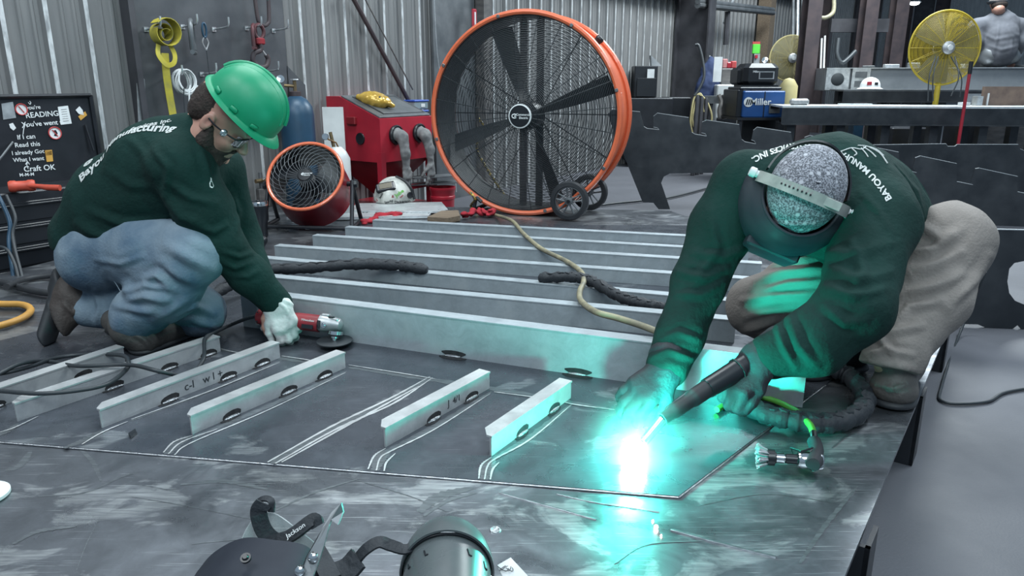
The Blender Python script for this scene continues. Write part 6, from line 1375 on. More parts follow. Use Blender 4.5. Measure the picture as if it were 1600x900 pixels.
def big_fan():
    R_ = .665; c = P(817, 181, 5.0); rz = math.radians(-19)
    t = thing('drum_fan', 'huge orange rimmed drum fan on wheels in the middle of the shop', 'fan', (c.x, c.y, 0), rz); bpy.context.view_layer.update()
    # local: -y towards the room, z up
    def bd(mb, *a, **k): return mb.build(*a, **k)
    T = lambda y: Matrix.Translation((0, y, c.z)) @ Matrix.Rotation(math.pi/2, 4, 'X')      # local z of the turned shape points to -y
    mf = T(0)
    for y, nm in ((0, 'front_rim'), (.34, 'rear_rim')):
        MB().at(T(y)).tube([(R_*math.cos(a), R_*math.sin(a), 0) for a in [2*math.pi*k/80 for k in range(80)]], .019, 8, True).build(nm, 'orange', t)
    MB().at(mf).lathe([(R_-.012, .0), (R_-.012, -.34), (R_-.016, -.34), (R_-.016, 0)], 80, closed=True).build('drum', 'orange', t)
    MB().at(mf).lathe([(R_-.018, -.012), (R_-.018, -.335), (R_-.021, -.335), (R_-.021, -.012)], 80, closed=True).build('drum_lining', 'cable', t)
    wires = MB().at(mf); n = 52
    for k in range(n):
        r = .085+(R_-.105)*k/(n-1); z = .055*(1-(r/R_)**2)+.004
        wires.tube([(r*math.cos(a), r*math.sin(a), z) for a in [2*math.pi*i/72 for i in range(72)]], .0021, 4, True)
    wires.build('grille', 'cable', t)
    sp_ = MB().at(mf)
    for k in range(24):
        a = 2*math.pi*k/24+.1; sp_.tube([(r*math.cos(a), r*math.sin(a), .055*(1-(r/R_)**2)-.001) for r in (.07, .2, .35, .5, R_)], .003, 5)
    sp_.build('grille_spokes', 'cable', t)
    rear = MB().at(T(.345))
    for k in range(30):
        r = .09+(R_-.11)*k/29; rear.tube([(r*math.cos(a), r*math.sin(a), -.03*(1-(r/R_)**2)) for a in [2*math.pi*i/60 for i in range(60)]], .002, 4, True)
    for k in range(12): a = 2*math.pi*k/12; rear.tube([(.05*math.cos(a), .05*math.sin(a), -.03), (R_*math.cos(a), R_*math.sin(a), 0)], .004, 5)
    rear.build('rear_grille', 'cable', t)
    for k in range(8):
        a = 2*math.pi*k/8+.26+math.pi/2; MB().at(mf).box(((R_-.004)*math.cos(a), (R_-.004)*math.sin(a), .018), (.022, .022, .012), a, .003).build('clip', 'greysteel', t, 30)
    hubz = .062
    MB().at(mf).lathe([(0, hubz+.010), (.072, hubz+.008), (.074, hubz), (.074, hubz-.01)], 32).build('hub_badge', 'black', t)
    MB().at(mf).lathe([(.072, hubz+.008), (.080, hubz+.006), (.080, hubz-.006), (.072, hubz-.006)], 32, closed=True).build('badge_ring', 'paper', t)
    bpy.context.view_layer.update()
    text('badge_lettering', 'Commercial\nElectric', .021, 'paper', t.matrix_world @ mf @ Matrix.Translation((.028, 0, hubz+.0108)), t, .0004, .02)
    mb = MB().at(mf @ Matrix.Translation((-.036, 0, 0))); mb.tube([(.017*math.cos(a), .013*math.sin(a), hubz+.0115) for a in [math.radians(45+27*k) for k in range(11)]], .0042, 6); mb.tube([(0, 0, hubz+.0115), (.012, 0, hubz+.0115)], .0042, 6); mb.build('badge_logo', 'paper', t)
    for k in range(4):
        def bl(u_, v_, k=k):
            r = .08+.53*v_; a = math.pi/2*k+.35+(u_-.5)*(.34-.14*v_); return mf @ V(r*math.cos(a), r*math.sin(a), -.16+.10*(u_-.5))
        shell(MB(), bl, 12, 8, .003).build('blade', 'cable', t, 60)
    MB().at(mf).lathe([(0, -.05), (.09, -.06), (.10, -.09), (.10, -.20), (0, -.21)], 20).build('motor', 'blacksteel', t)
    for s_ in (-.06, .06): MB().box((s_, .20, c.z), (.05, .02, 2*R_-.05), 0).build('motor_mount', 'blacksteel', t, 0)
    # lower frame, wheels, handle
    zb = ZP
    wc = V(.40, .03, zb+.135-.0)
    def wheel(x, y):
        w = MB().at(Matrix.Translation((x, y, zb+.131)) @ Matrix.Rotation(math.pi/2, 4, 'X'))
        w.lathe([(.10, -.03), (.125, -.028), (.131, -.015), (.131, .015), (.125, .028), (.10, .03), (.096, .02), (.096, -.02)], 40, closed=True); o = w.build('wheel', 'rubber', t)
        mw = Matrix.Translation((x, y, zb+.131)) @ Matrix.Rotation(math.pi/2, 4, 'X')
        b_ = MB().at(mw); b_.lathe([(.090, -.02), (.099, -.018), (.099, .018), (.090, .02)], 40, closed=True); b_.lathe([(0, -.03), (.026, -.028), (.028, .028), (0, .034)], 20)
        for k in range(5):
            a = 2*math.pi*k/5+.3; d = V(math.cos(a), math.sin(a), 0); s2 = V(-math.sin(a), math.cos(a), 0)
            for q in (-1, 1): b_.tube([d*.02+s2*.010*q+V(0, 0, .012), d*.093+s2*.020*q+V(0, 0, .012)], .006, 6)
        b_.build('wheel_hub', 'greysteel', o)
    wheel(.365, -.10); wheel(.40, .34)
    MB().tube([(.365, -.14, zb+.131), (.40, .38, zb+.131)], .012, 10).build('axle', 'blacksteel', t)
    for y in (-.02, .36):
        MB().tube(spline([(.42, y, c.z-.50), (.40, y, zb+.16), (.37, y, zb+.131)], 5), .016, 8).build('leg', 'orange', t)
        MB().tube(spline([(-.30, y, c.z-.60), (-.34, y, zb+.10), (-.36, y, zb+.018)], 5), .014, 8).build('leg', 'blacksteel', t)
    MB().tube([(-.36, -.05, zb+.0165), (-.36, .40, zb+.0165)], .015, 8).build('foot_bar', 'rubber', t)
    MB().lathe([(0, .03), (.022, .028), (.03, .015), (.024, -.02), (.0, -.022)], 14, (.475, .14, c.z+.485), (1, 0, 1)).build('knob', 'black', t)
big_fan()
# ================================================================ NOTCHED PLATES ON THE RIGHT
def vplane(a, b):
    """vertical plane through two floor points -> function picking its point seen at a pixel"""
    a = Vector(a); b = Vector(b); d = (b-a); n = Vector((d.y, -d.x, 0)).normalized(); o = Vector((0, 0, CAMZ))
    return (lambda px, py: o+ray(px, py)*((a-o).dot(n)/ray(px, py).dot(n))), n
def cutplate(a, b, top, rest, th, label, feet=True):
    f_, n = vplane(a, b)
    if n.dot(Vector(a)-Vector((0, 0, CAMZ))) < 0: n = -n
    tp = [f_(*p) for p in top]; rs = [f_(*p) for p in rest]
    for p in rs: p.z = max(p.z, .001)
    t = thing('notched_plate', label, 'steel plate', (tp[0].x, tp[0].y, 0)); 
    pbuild(MB().prism(tp+rs, n*th), 'web', 'darksteel', t, 0)
    for i in range(len(tp)-1):
        p, q = tp[i], tp[i+1]
        if abs(q.z-p.z) > .6*math.hypot(q.x-p.x, q.y-p.y) and abs(q.z-p.z) > .03: continue
        pbuild(MB().prism([p+V(0, 0, .0003)-n*.001, q+V(0, 0, .0003)-n*.001, q+V(0, 0, .004)-n*.001, p+V(0, 0, .004)-n*.001], n*(th+.002)), 'cut_edge', 'cutedge', t, 0)
    return t
fa = P(1020, 330, 6.75); fb = P(1590, 330, 6.05)
topA = [(950, 178), (957, 171), (1000, 175), (1006, 198), (1011, 201), (1030, 203), (1027, 200), (1021, 199), (1021, 182), (1027, 177), (1076, 184), (1081, 207), (1086, 210), (1104, 213), (1102, 209), (1096, 208), (1097, 191), (1104, 188), (1155, 195), (1159, 218), (1164, 222), (1181, 225), (1179, 221), (1174, 219), (1177, 204), (1183, 199), (1236, 207), (1239, 228), (1258, 232), (1257, 215), (1265, 212), (1319, 222),
        (1322, 242), (1341, 246), (1339, 231), (1349, 227), (1404, 238), (1407, 264), (1432, 270), (1426, 262), (1430, 247), (1438, 244), (1495, 256), (1495, 284), (1520, 289), (1517, 283), (1524, 264), (1530, 263), (1590, 276), (1590, 300), (1640, 310)]
restA = [(1640, 560), (1180, 560), (1180, 275), (1119, 270), (1047, 271), (1037, 276), (1033, 286), (1047, 327), (1029, 327), (1021, 317), (1004, 316), (972, 236), (959, 206)]
cutplate((fa.x, fa.y, 0), (fb.x, fb.y, 0), topA, restA, .012, 'long dark steel plate with stepped notches standing behind the welder')
fa = P(1340, 330, 7.1); fb = P(1600, 330, 7.0)
cutplate((fa.x, fa.y, 0), (fb.x, fb.y, 0), [(1340, 227), (1478, 225), (1481, 229), (1492, 229), (1496, 226), (1591, 226), (1594, 233), (1606, 238), (1660, 240)], [(1660, 420), (1340, 420)], .012, 'dark steel plate with a straight bright top edge behind the notched one')
fa = P(1440, 500, 3.6); fb = P(1600, 517, 3.55)
cutplate((fa.x, fa.y, 0), (fb.x, fb.y, 0), [(1380, 357), (1545, 359), (1680, 362)], [(1680, 470), (1600, 476), (1586, 470), (1577, 458), (1574, 440), (1578, 420), (1590, 410), (1700, 408), (1700, 385), (1701, 520), (1588, 514), (1578, 516), (1540, 512), (1528, 506), (1380, 500)] if False else [(1680, 408), (1600, 408), (1585, 411), (1577, 420), (1574, 440), (1577, 458), (1586, 470), (1600, 476), (1680, 478), (1680, 520), (1596, 515), (1590, 508), (1582, 516), (1540, 514), (1528, 507), (1380, 503)], .012, 'dark steel plate with a large rounded opening standing on the floor by the welder\'s knee')
tag(wire(.006, [P(1540, 425, 3.3), G(1500, 520, .02), G(1472, 600, .008), G(1475, 628, .008), G(1540, 628, .008), G(1575, 612, .008), G(1660, 600, .008)], 10).build('power_cord', 'cable', None, 60), 'thin black cord on the floor right of the platform', 'cord')

# ================================================================ RIGHT BACKGROUND
def atz(px, t): q = P(px, 128, t); return q.x, q.y
def quadbox(name, parent, m, x0, y0, x1, y1, t, depth, bev=.0, z0=None):
    """upright box whose front shows at these picture edges at camera depth t, seen square on"""
    a = P(x0, y1, t); b2 = P(x1, y0, t); zt_ = b2.z; zb = a.z if z0 is None else z0
    cx, cy = (a.x+b2.x)/2, (a.y+b2.y)/2+depth/2
    return pbuild(MB().box((cx, cy, (zt_+zb)/2), (abs(b2.x-a.x), depth, abs(zt_-zb)), 0, bev), name, m, parent, 30 if bev else 0)
# welding tables: channels with bright tops on legs
def table(p0, p1, zt_, h, depth, label, legs, m='darksteel', topm='bright'):
    a = Vector((p0[0], p0[1], 0)); b2 = Vector((p1[0], p1[1], 0)); d = (b2-a); n = V(-d.y, d.x, 0).normalized()
    t = thing('work_table', label, 'table', a); L = d.length; d.normalize()
    pbuild(MB().prism([a+V(0, 0, zt_-.02), b2+V(0, 0, zt_-.02), b2+n*depth+V(0, 0, zt_-.02), a+n*depth+V(0, 0, zt_-.02)], (0, 0, .02)), 'tabletop', topm, t, 0)
    pbuild(MB().prism([a+V(0, 0, zt_-.021), b2+V(0, 0, zt_-.021), b2+V(0, 0, zt_-h), a+V(0, 0, zt_-h)], n*.012), 'side_channel', m, t, 0)
    pbuild(MB().prism([a+V(0, 0, zt_-h), b2+V(0, 0, zt_-h), b2-n*.05+V(0, 0, zt_-h), a-n*.05+V(0, 0, zt_-h)], (0, 0, .01)), 'lower_flange', m, t, 0)
    for f_ in legs:
        for k in (.10, depth-.08):
            c = a+d*(L*f_)+n*k; pbuild(MB().box((c.x, c.y, (zt_-h)/2), (.09, .09, zt_-h-.001)), 'leg', m, t, 0)
    return t
q0, q1 = P(1222, 174, 8.0), P(1680, 158, 7.6)
zt1 = P(1400, 166, 7.85).z
table((q0.x, q0.y), (q1.x, q1.y), zt1, .20, .62, 'long steel welding table with a bright top crossing the right background', (.04, .22, .38, .55, .72, .9))
q0, q1 = P(1318, 143, 9.3), P(1560, 137, 9.3); zt2 = P(1400, 140, 9.3).z
T2 = table((q0.x, q0.y), (q1.x, q1.y), zt2, .16, .42, 'dark steel table carrying the white hard hat behind the welding table', (.05, .35, .65, .95), topm='greysteel')
M['girdergrey'] = mat('girder_aluminium', (.30, .32, .34), .45, .4, (.22, .24, .26), 4)
# box girder lying on the far stand
t = thing('box_girder', 'large grey aluminium box girder with an end plate, the seated person on it', 'girder', (0, 0, 0))
def gp(x, y, tt=10.0): return P(x, y, tt)
a, b2 = gp(1288, 108), gp(1600, 96, 9.6); zt3, zb3 = gp(1330, 106).z, gp(1330, 142).z; d = V(b2.x-a.x, b2.y-a.y, 0).normalized(); n = V(-d.y, d.x, 0); a0 = V(a.x, a.y, 0)
a0 = a0+d*.02; L = 4.6
pbuild(MB().prism([a0+V(0, 0, zb3+.01), a0+d*L+V(0, 0, zb3+.01), a0+d*L+V(0, 0, zt3-.01), a0+V(0, 0, zt3-.01)], n*.55), 'box_body', 'girdergrey', t, 0)
for z_ in (zb3, zt3-.012): pbuild(MB().prism([a0-n*.05+V(0, 0, z_), a0+d*L-n*.05+V(0, 0, z_), a0+d*L+n*.62+V(0, 0, z_), a0+n*.62+V(0, 0, z_)], (0, 0, .012)), 'flange', 'galv' if z_ > zb3 else 'greysteel', t, 0)
for k, (u0, u1) in enumerate(((.0, .30), (.33, .56))):
    pbuild(MB().prism([a0+d*u0-n*.062+V(0, 0, zb3+.01), a0+d*u1-n*.062+V(0, 0, zb3+.01), a0+d*u1-n*.062+V(0, 0, zt3-.01), a0+d*u0-n*.062+V(0, 0, zt3-.01)], n*.01), 'end_plate', 'galv', t, 0)
pbuild(MB().lathe([(0, .003), (.08, .003), (.085, 0)], 18, a0+d*.15-n*.064+V(0, 0, (zb3+zt3)/2), -n), 'dark_opening', 'cable', t)
for zz in (.30, .70): pbuild(MB().prism([a0+d*.37-n*.066+V(0, 0, zb3+(zt3-zb3)*(zz-.13)), a0+d*.52-n*.066+V(0, 0, zb3+(zt3-zb3)*(zz-.13)), a0+d*.52-n*.066+V(0, 0, zb3+(zt3-zb3)*(zz+.13)), a0+d*.37-n*.066+V(0, 0, zb3+(zt3-zb3)*(zz+.13))], n*.003), 'dark_opening', 'greysteel', t, 0)
for s_ in (.3, 1.6, 3.2): 
    c = a0+d*s_+n*.28; pbuild(MB().box((c.x, c.y, zb3/2), (.12, .12, zb3-.002)), 'stand_leg', 'darksteel', t, 0)
GT = (a0, d, n, zt3)
# white hard hat on the dark table
def white_hat():
    c = P(1359, 139, 9.45); c.z = zt2+.002; t = thing('hard_hat', 'white hard hat resting on the dark table in the right background', 'hard hat', c)
    def f_(u_, v_):
        a = 2*math.pi*u_; ca, sa = math.cos(a), math.sin(a)
        if v_ < .7: q = v_/.7*math.pi/2; return V(.125*math.sin(q)*ca, .105*math.sin(q)*sa, .02+.13*math.cos(q)**.85)
        w = (v_-.7)/.3; return V((.125+.035*w)*ca, (.105+.02*w)*sa, .02-.014*w)
    shell(MB(), f_, 36, 16, -.004, True).build('shell', 'paper', t, 50); MB().tube([(.11*math.cos(a), .09*math.sin(a), .006) for a in [2*math.pi*k/24 for k in range(24)]], .006, 6, True).build('headband', 'black', t)
    o = MB().box((-.055, -.090, .075), (.055, .01, .045), -.35, .002).build('sticker', 'redpaint', t, 0); MB().box((.03, -.098, .07), (.045, .008, .035), .1, .002).build('sticker', 'cable', t, 0)
white_hat()
# brown board, offcuts
def lay(name, x0, y0, x1, y1, tt, depth, m, label, cat, bev=0):
    a = P(x0, y1, tt); b3 = P(x1, y0, tt); o = MB().box(((a.x+b3.x)/2, (a.y+b3.y)/2+depth/2, (a.z+b3.z)/2), (b3.x-a.x, depth, b3.z-a.z), 0, bev).build(name, m, None, 30 if bev else 0); return tag(o, label, cat)
M['rustboard'] = mat('brown_rusty_board', (.20, .14, .11), .75, 0, (.13, .09, .075), 10)
zt1b = zt1+.001
def ontable(name, px, tt, w, dp, h, m, label, cat, rz=0, bev=0):
    c = P(px, 128, tt); o = MB().box((0, 0, h/2), (w, dp, h), 0, bev).build(name, m, None, 30 if bev else 0); o.location = (c.x, c.y, zt1b); o.rotation_euler = (0, 0, rz); return tag(o, label, cat)
ontable('steel_board', 1583, 8.05, .62, .05, .20, 'rustboard', 'brown rusty plate standing on the bright table at the right edge', 'plate')
ontable('angle_offcut', 1512, 7.95, .10, .08, .035, 'paper', 'white angle offcut on the bright table left of the red pole', 'offcut', .5)
o = ontable('channel_offcut', 1532, 8.0, .06, .10, .10, 'galv', 'upright grey channel offcut on the bright table beside the red pole', 'offcut')
ontable('angle_offcut', 1545, 8.05, .015, .08, .13, 'paper', 'thin white upright offcut on the bright table in front of the brown plate', 'offcut')
ontable('steel_strip', 1340, 8.2, .36, .05, .015, 'bright', 'short bright strip lying on the bright table below the white hard hat', 'offcut', -.1)
ontable('grinder_tool', 1252, 8.15, .22, .08, .07, 'castgrey', 'grey tool lying at the left end of the bright table', 'tool', .2, .02)
ontable('steel_plate', 1545, 8.9, .5, .02, .11, 'galv', 'white streaked plate behind the brown rusty plate', 'plate')
# yellow pedestal fan and its pole
def disc_fan(px, py, tt, R_, label, pole=True, yaw=0.0, wires=26, blades=3, base=True, seen_back=True):
    c = P(px, py, tt); t = thing('pedestal_fan', label, 'fan', (c.x, c.y, 0), yaw); z = c.z
    T = Matrix.Translation((0, 0, z)) @ Matrix.Rotation(math.pi/2, 4, 'X')
    for zz, nm in ((.06, 'front_grille'), (-.06, 'rear_grille')):
        g = MB().at(T); s_ = 1 if zz > 0 else -1
        for k in range(wires): 
            r = .06+(R_-.06)*k/(wires-1); g.tube([(r*math.cos(a), r*math.sin(a), s_*.06*(1-(r/R_)**3)+s_*.004) for a in [2*math.pi*i/44 for i in range(44)]], .0022, 4, True)
        for k in range(16): a = 2*math.pi*k/16; g.tube([(r*math.cos(a), r*math.sin(a), s_*.06*(1-(r/R_)**3)) for r in (.05, R_*.5, R_)], .003, 4)
        g.build(nm, 'yellow', t)
    MB().at(T).tube([(R_*math.cos(a), R_*math.sin(a), 0) for a in [2*math.pi*k/56 for k in range(56)]], .011, 8, True).build('rim', 'yellow', t)
    for k in range(blades):
        def bl(u_, v_, k=k):
            r = .05+(R_*.82)*v_; a = 2*math.pi/blades*k+.2+(u_-.5)*(1.5-.5*v_); return T @ V(r*math.cos(a), r*math.sin(a), .03*(u_-.5))
        shell(MB(), bl, 12, 8, .002).build('blade', 'bladegrey', t, 60)
    MB().at(T).lathe([(0, .11), (.05, .10), (.07, .085), (.07, -.13), (.05, -.15), (0, -.155)], 20).build('motor', 'castgrey' if pole else 'bladegrey', t)
    MB().at(T).lathe([(0, .125), (.030, .122), (.032, .11)], 18).build('hub_cap', 'paper', t)
    if pole:
        MB().tube([(0, .02, z-.05), (0, .02, .04)], .030, 14).build('pole', 'yellow', t); MB().lathe([(0, .05), (.22, .045), (.25, .02), (.25, 0), (0, 0)], 30).build('base', 'yellow', t)
        MB().box((0, 0, z-.06), (.09, .07, .12), 0, .01).build('junction_box', 'black', t, 30); MB().box((-.09, -.02, z-.005), (.05, .07, .06), 0, .008).build('switch_box', 'black', t, 30)
    return t, c
M['bladegrey'] = mat('fan_blade_grey', (.16, .17, .16), .5, .3)
ft, fc = disc_fan(1476, 75, 8.3, .40, 'yellow pedestal fan on a yellow pole standing behind the bright table', yaw=.0)
for k, (x0, x1, y1) in enumerate(((1462, 1450, 158), (1466, 1458, 158), (1492, 1486, 150), (1486, 1500, 152))):
    a = P(x0, 88, 8.22); b3 = P(x1, y1, 8.2); mid_ = P((x0+x1)/2+(-4 if k < 2 else 9), 120, 8.15); pbuild(MB().tube(spline([a, mid_, b3], 8), .007, 6), 'cord', 'cable', ft)
M['fanolive'] = mat('dusty_yellow_grille', (.42, .36, .17), .6)
t2, c2 = disc_fan(1235, 91, 11.0, .325, 'dusty yellow disc fan behind the blue welding machine', yaw=.1, wires=30)
for ch in t2.children:
    if ch.name.startswith(('front', 'rear', 'rim')): ch.data.materials.clear(); ch.data.materials.append(M['fanolive'])
# red pole with black grip
c = P(1518, 96, 7.35); t = thing('red_pole', 'thin red pole with a black grip standing in front of the bright table', 'pole', (c.x, c.y, 0)); MB().tube([(0, 0, 0), (.0, 0, c.z-.12)], .016, 10).build('shaft', 'redpaint', t); MB().tube([(0, 0, c.z-.12), (0, 0, c.z)], .020, 10).build('grip', 'black', t)
# seated person
def seated():
    c = P(1553, 93, 9.75); t = thing('person', 'seated person seen from behind in grey shirt and cap on the girder', 'person', (c.x, c.y, zt3)); bpy.context.view_layer.update()
    g = lambda x, y, tt=9.75: P(x, y, tt)
    M['greyshirt'] = mat('grey_work_shirt', (.105, .11, .13), .9, 0, (.075, .08, .095), 8)
    B = Field(); B.chain([g(1560, 78), g(1562, 45), g(1562, 28)], [.16, .15, .08], .06); B.cone(g(1562, 28), g(1561, 14, 9.6), .07, .065, .03)
    hc_ = g(1559, 8, 9.65); head_field(B, hc_, img(.35, -.2, -.9), img(0, .95, -.2), 1, 1.1)
    for s_, sx_ in ((-1, 1530), (1, 1586)): B.chain([g(sx_+4*s_, 38), g(sx_+9*s_, 62), g(sx_+2*s_, 70, 9.45+.6)], [.07, .055, .04], .03)
    for s_ in (-1, 1): B.chain([g(1560+16*s_, 84), g(1560+22*s_, 84, 10.2), g(1560+22*s_, 104, 10.3)], [.10, .08, .06], .04)
    hand(B, g(1590, 73, 9.95), img(0, -.5, -.8), img(.5, .5, 0), 1.0)
    cloth(B, 'body', 'skin', t, .012)
    S = Field(); S.chain([g(1560, 80), g(1560, 60), g(1562, 42)], [.215, .215, .195], .08); S.cone(g(1562, 42), g(1562, 28), .16, .10, .05)
    for s_, sx_ in ((-1, 1530), (1, 1588)): S.cone(g(1562, 36), g(sx_+3*s_, 42), .13, .105, .08); S.chain([g(sx_+3*s_, 42), g(sx_+6*s_, 66), g(sx_+1*s_, 80, 10.0)], [.105, .088, .07], .04)
    S.cut((0, 0, zt3+.004), (0, 0, -1), .01)
    cloth(S, 'shirt', 'greyshirt', t, .012, [([(1530, 50), (1555, 62), (1590, 55)], 9.6, .02, .005), ([(1540, 70), (1565, 78), (1590, 72)], 9.6, .02, .006), ([(1560, 35), (1558, 60), (1552, 85)], 9.6, .02, .01), ([(1575, 40), (1582, 60), (1580, 80)], 9.6, .015, .006)], .004, 9)
    J = Field()
    for s_ in (-1, 1): J.chain([g(1560+12*s_, 86), g(1560+24*s_, 86, 10.25), g(1560+24*s_, 112, 10.35)], [.14, .10, .085], .05)
    cloth(J, 'trousers', 'greysteel', t, .012)
    A = axes(img(.35, -.2, -.9), img(1, 0, .3), img(0, .95, -.2)); C_ = Field(); C_.ell(hc_+UP*.05*1.0, (.10, .10, .09), None, .02); C_.cone(hc_+img(.9, .3, -.5)*.10+UP*.05, hc_+img(.9, .1, -.5)*.17+UP*.05, .045, .035, .02, (UP, .3)); cloth(C_, 'cap', 'khaki', t, .010)
    Hh = Field(); Hh.ell(hc_-UP*.005+TOW*.035, (.098, .085, .075), None, .02); cloth(Hh, 'hair', 'hair', t, .010)
    pbuild(MB().tube([hc_+UP*.035+V(.106*math.cos(a), .106*math.sin(a), .0) for a in [2*math.pi*k/24 for k in range(24)]], .018, 6, True), 'headset_band', 'black', t)
seated()
c = P(1519, 30, 9.9); q = P(1519, 93, 9.9); F = Field()
# blue welding machine with feeder on a cart
cx_, cy_ = atz(1193, 8.6); t = thing('welding_machine', 'blue welding power source on a black cart', 'welding machine', (cx_, cy_, 0)); bpy.context.view_layer.update()
o1 = quadbox('case', t, 'blue', 1161, 142, 1226, 184, 8.6, .62, .012)
quadbox('side_panel', t, 'black', 1151, 140, 1160.5, 184, 8.65, .6, .01)
quadbox('seam', t, 'black', 1193.5, 143, 1195, 183, 8.595, .01)
quadbox('control_panel', t, 'greysteel', 1202, 162, 1219, 177, 8.59, .012)
quadbox('control_display', t, 'black', 1204, 164, 1217, 170, 8.583, .012)
quadbox('cart_deck', t, 'blacksteel', 1152, 184, 1228, 188, 8.6, .7)
for x in (1156, 1222): quadbox('cart_post', t, 'blacksteel', x-3, 188, x+3, 212, 8.65, .05, z0=.16)
for x in (1158, 1220):
    q = P(x, 180, 8.7); pbuild(MB().lathe([(0, -.03), (.10, -.03), (.11, -.02), (.11, .02), (.10, .03), (0, .03)], 24, (q.x, q.y, .112), (1, 0, 0)), 'wheel', 'rubber', t)
quadbox('shelf_back', t, 'black', 1160, 186, 1222, 225, 8.95, .05, z0=.15)
mt = facing(P(1181, 159.5, 8.585), (1, 0, 0), (0, -1, 0)); text('brand_lettering', 'Miller', .105, 'paper', mt @ Matrix.Translation((.055, 0, .004)), t, .001, .02)
q = P(1169.5, 159.5, 8.585); pbuild(MB().lathe([(0, .004), (.055, .004), (.055, 0)], 28, q, (0, -1, 0)), 'logo_disc', 'paper', t)
for k in range(3): pbuild(MB().prism([q+V(-.034+.024*k, -.006, -.032), q+V(-.020+.024*k, -.006, -.032), q+V(-.004+.024*k, -.006, .032), q+V(-.018+.024*k, -.006, .032)], (0, -.002, 0)), 'logo_stroke', 'black', t, 0)
t = thing('wire_feeder', 'black wire feeder case standing on the blue welding machine', 'wire feeder', (cx_, cy_, 0)); bpy.context.view_layer.update()
quadbox('case', t, 'black', 1163, 99, 1218, 134, 8.62, .42, .05); quadbox('base_tray', t, 'blacksteel', 1156, 136, 1222, 140.5, 8.6, .5, .01); quadbox('side_case', t, 'black', 1153, 106, 1164, 133, 8.75, .35, .03)
quadbox('rack', t, 'black', 1158, 133, 1216, 137, 8.65, .3)
quadbox('display_frame', t, 'castgrey', 1186, 111.5, 1210, 123.5, 8.612, .012); quadbox('display', t, 'black', 1188, 113, 1208, 122, 8.606, .012); 
mt = facing(P(1180, 112, 8.61), (1, 0, 0), (0, -1, 0)); text('brand_lettering', 'Miller', .032, 'paper', mt @ Matrix.Translation((.01, 0, .004)), t, .0006, .02)
q = P(1195, 94, 8.8); pbuild(MB().lathe([(0, .015), (.035, .012), (.038, -.01), (0, -.015)], 18, q, (-.2, -.9, .2)), 'gauge', 'chrome', t); q = P(1200, 92, 8.8); pbuild(MB().tube([P(1192, 99, 8.85), P(1197, 90, 8.85), P(1203, 94, 8.85), P(1204, 98, 8.85)], .012, 6), 'regulator', 'brassy', t)
# dusty fan cart's blue rail, gas cylinder olive
cx2, cy2 = atz(1233, 9.2); t = thing('gas_cylinder', 'olive gas cylinder strapped beside the blue welding machine', 'gas cylinder', (cx2, cy2, 0)); MB().lathe([(0, 0), (.10, 0), (.11, .02), (.11, P(1233, 128, 9.2).z-.05), (.06, P(1233, 128, 9.2).z+.03), (0, P(1233, 128, 9.2).z+.05)], 24).build('bottle', 'fanolive', t); MB().box((0, -.115, .8), (.26, .02, .05)).build('strap', 'tankblue', t)
# white machine with papers, cloth, red boxes on top
cx3, cy3 = atz(1137, 10.0); t = thing('plasma_machine', 'white machine cabinet left of the blue welding machine', 'machine', (cx3, cy3, 0)); bpy.context.view_layer.update()
quadbox('cabinet', t, 'white', 1119, 132, 1153, 184, 10.0, .6, .015, z0=.05); quadbox('upper_cabinet', t, 'girt', 1127, 107, 1150, 131.5, 10.05, .45, .01); quadbox('door_panel', t, 'galv', 1128, 148, 1148, 178, 9.99, .012); quadbox('vent_grille', t, 'greysteel', 1133, 153, 1144, 163, 9.98, .012)
quadbox('foot', t, 'blacksteel', 1121, 184, 1151, 190, 10.02, .5, z0=.001)
t = thing('notice_sheet', 'white paper notice with a dark picture hanging above the white machine', 'notice', P(1121, 110, 9.9)); bpy.context.view_layer.update()
quadbox('sheet', t, 'paper', 1115, 89, 1128, 128, 9.9, .01); quadbox('picture', t, 'cable', 1119, 95, 1124, 107, 9.89, .008)
for k, (x0, y0, x1, y1, m_, lab) in enumerate(((1136, 97, 1143, 106.5, 'redpaint', 'small red box on the white machine, the left one'), (1143, 95.5, 1151, 106.5, 'stickred', 'small red box on the white machine, the right one'), (1129, 92, 1137, 106.5, 'pinkcloth', 'pink bundle on the white machine beside the red boxes'))):
    if m_ not in M: M[m_] = mat(m_, (.5, .22, .22), .8)
    lay('small_box' if k < 2 else 'pink_bundle', x0, y0, x1, y1, 10.1, .12, m_, lab, 'box' if k < 2 else 'bundle', .01)
# jacket, clamp arms, hoses
F = Field(); F.chain([P(1111, 92, 10.2), P(1110, 110, 10.2), P(1107, 140, 10.2), P(1106, 152, 10.2)], [.03, .11, .17, .18], .06, ((0, 1, 0), .5)); F.chain([P(1112, 100, 10.2), P(1119, 130, 10.15)], [.05, .06], .03)
M['jacketblue'] = mat('navy_jacket', (.015, .03, .09), .85); t = thing('jacket', 'navy blue jacket hanging in the background beside the steel column', 'jacket', P(1110, 92, 10.2)); bpy.context.view_layer.update(); cloth(F, 'cloth', 'jacketblue', t, .010, rough=.015, rscale=8)
MB().tube([(0, 0, .0), (0, .05, .04)], .01, 6).build('hanger_hook', 'galv', t)
t = thing('clamp_rack', 'grey rack with curved clamp arms below the navy jacket', 'rack', (*atz(1118, 9.4), 0)); bpy.context.view_layer.update()
quadbox('beam', t, 'greysteel', 1100, 150, 1130, 162, 9.4, .2)
for x in (1096, 1109): quadbox('post', t, 'column', x-3, 150, x+3, 222, 9.5, .08, z0=.001)
for x in (1124, 1131): pbuild(MB().tube(spline([P(x-1, 148, 9.3), P(x+3, 160, 9.3), P(x, 172, 9.3), P(x+1, 186, 9.3)], 6), .028, 6), 'clamp_arm', 'girt', t)
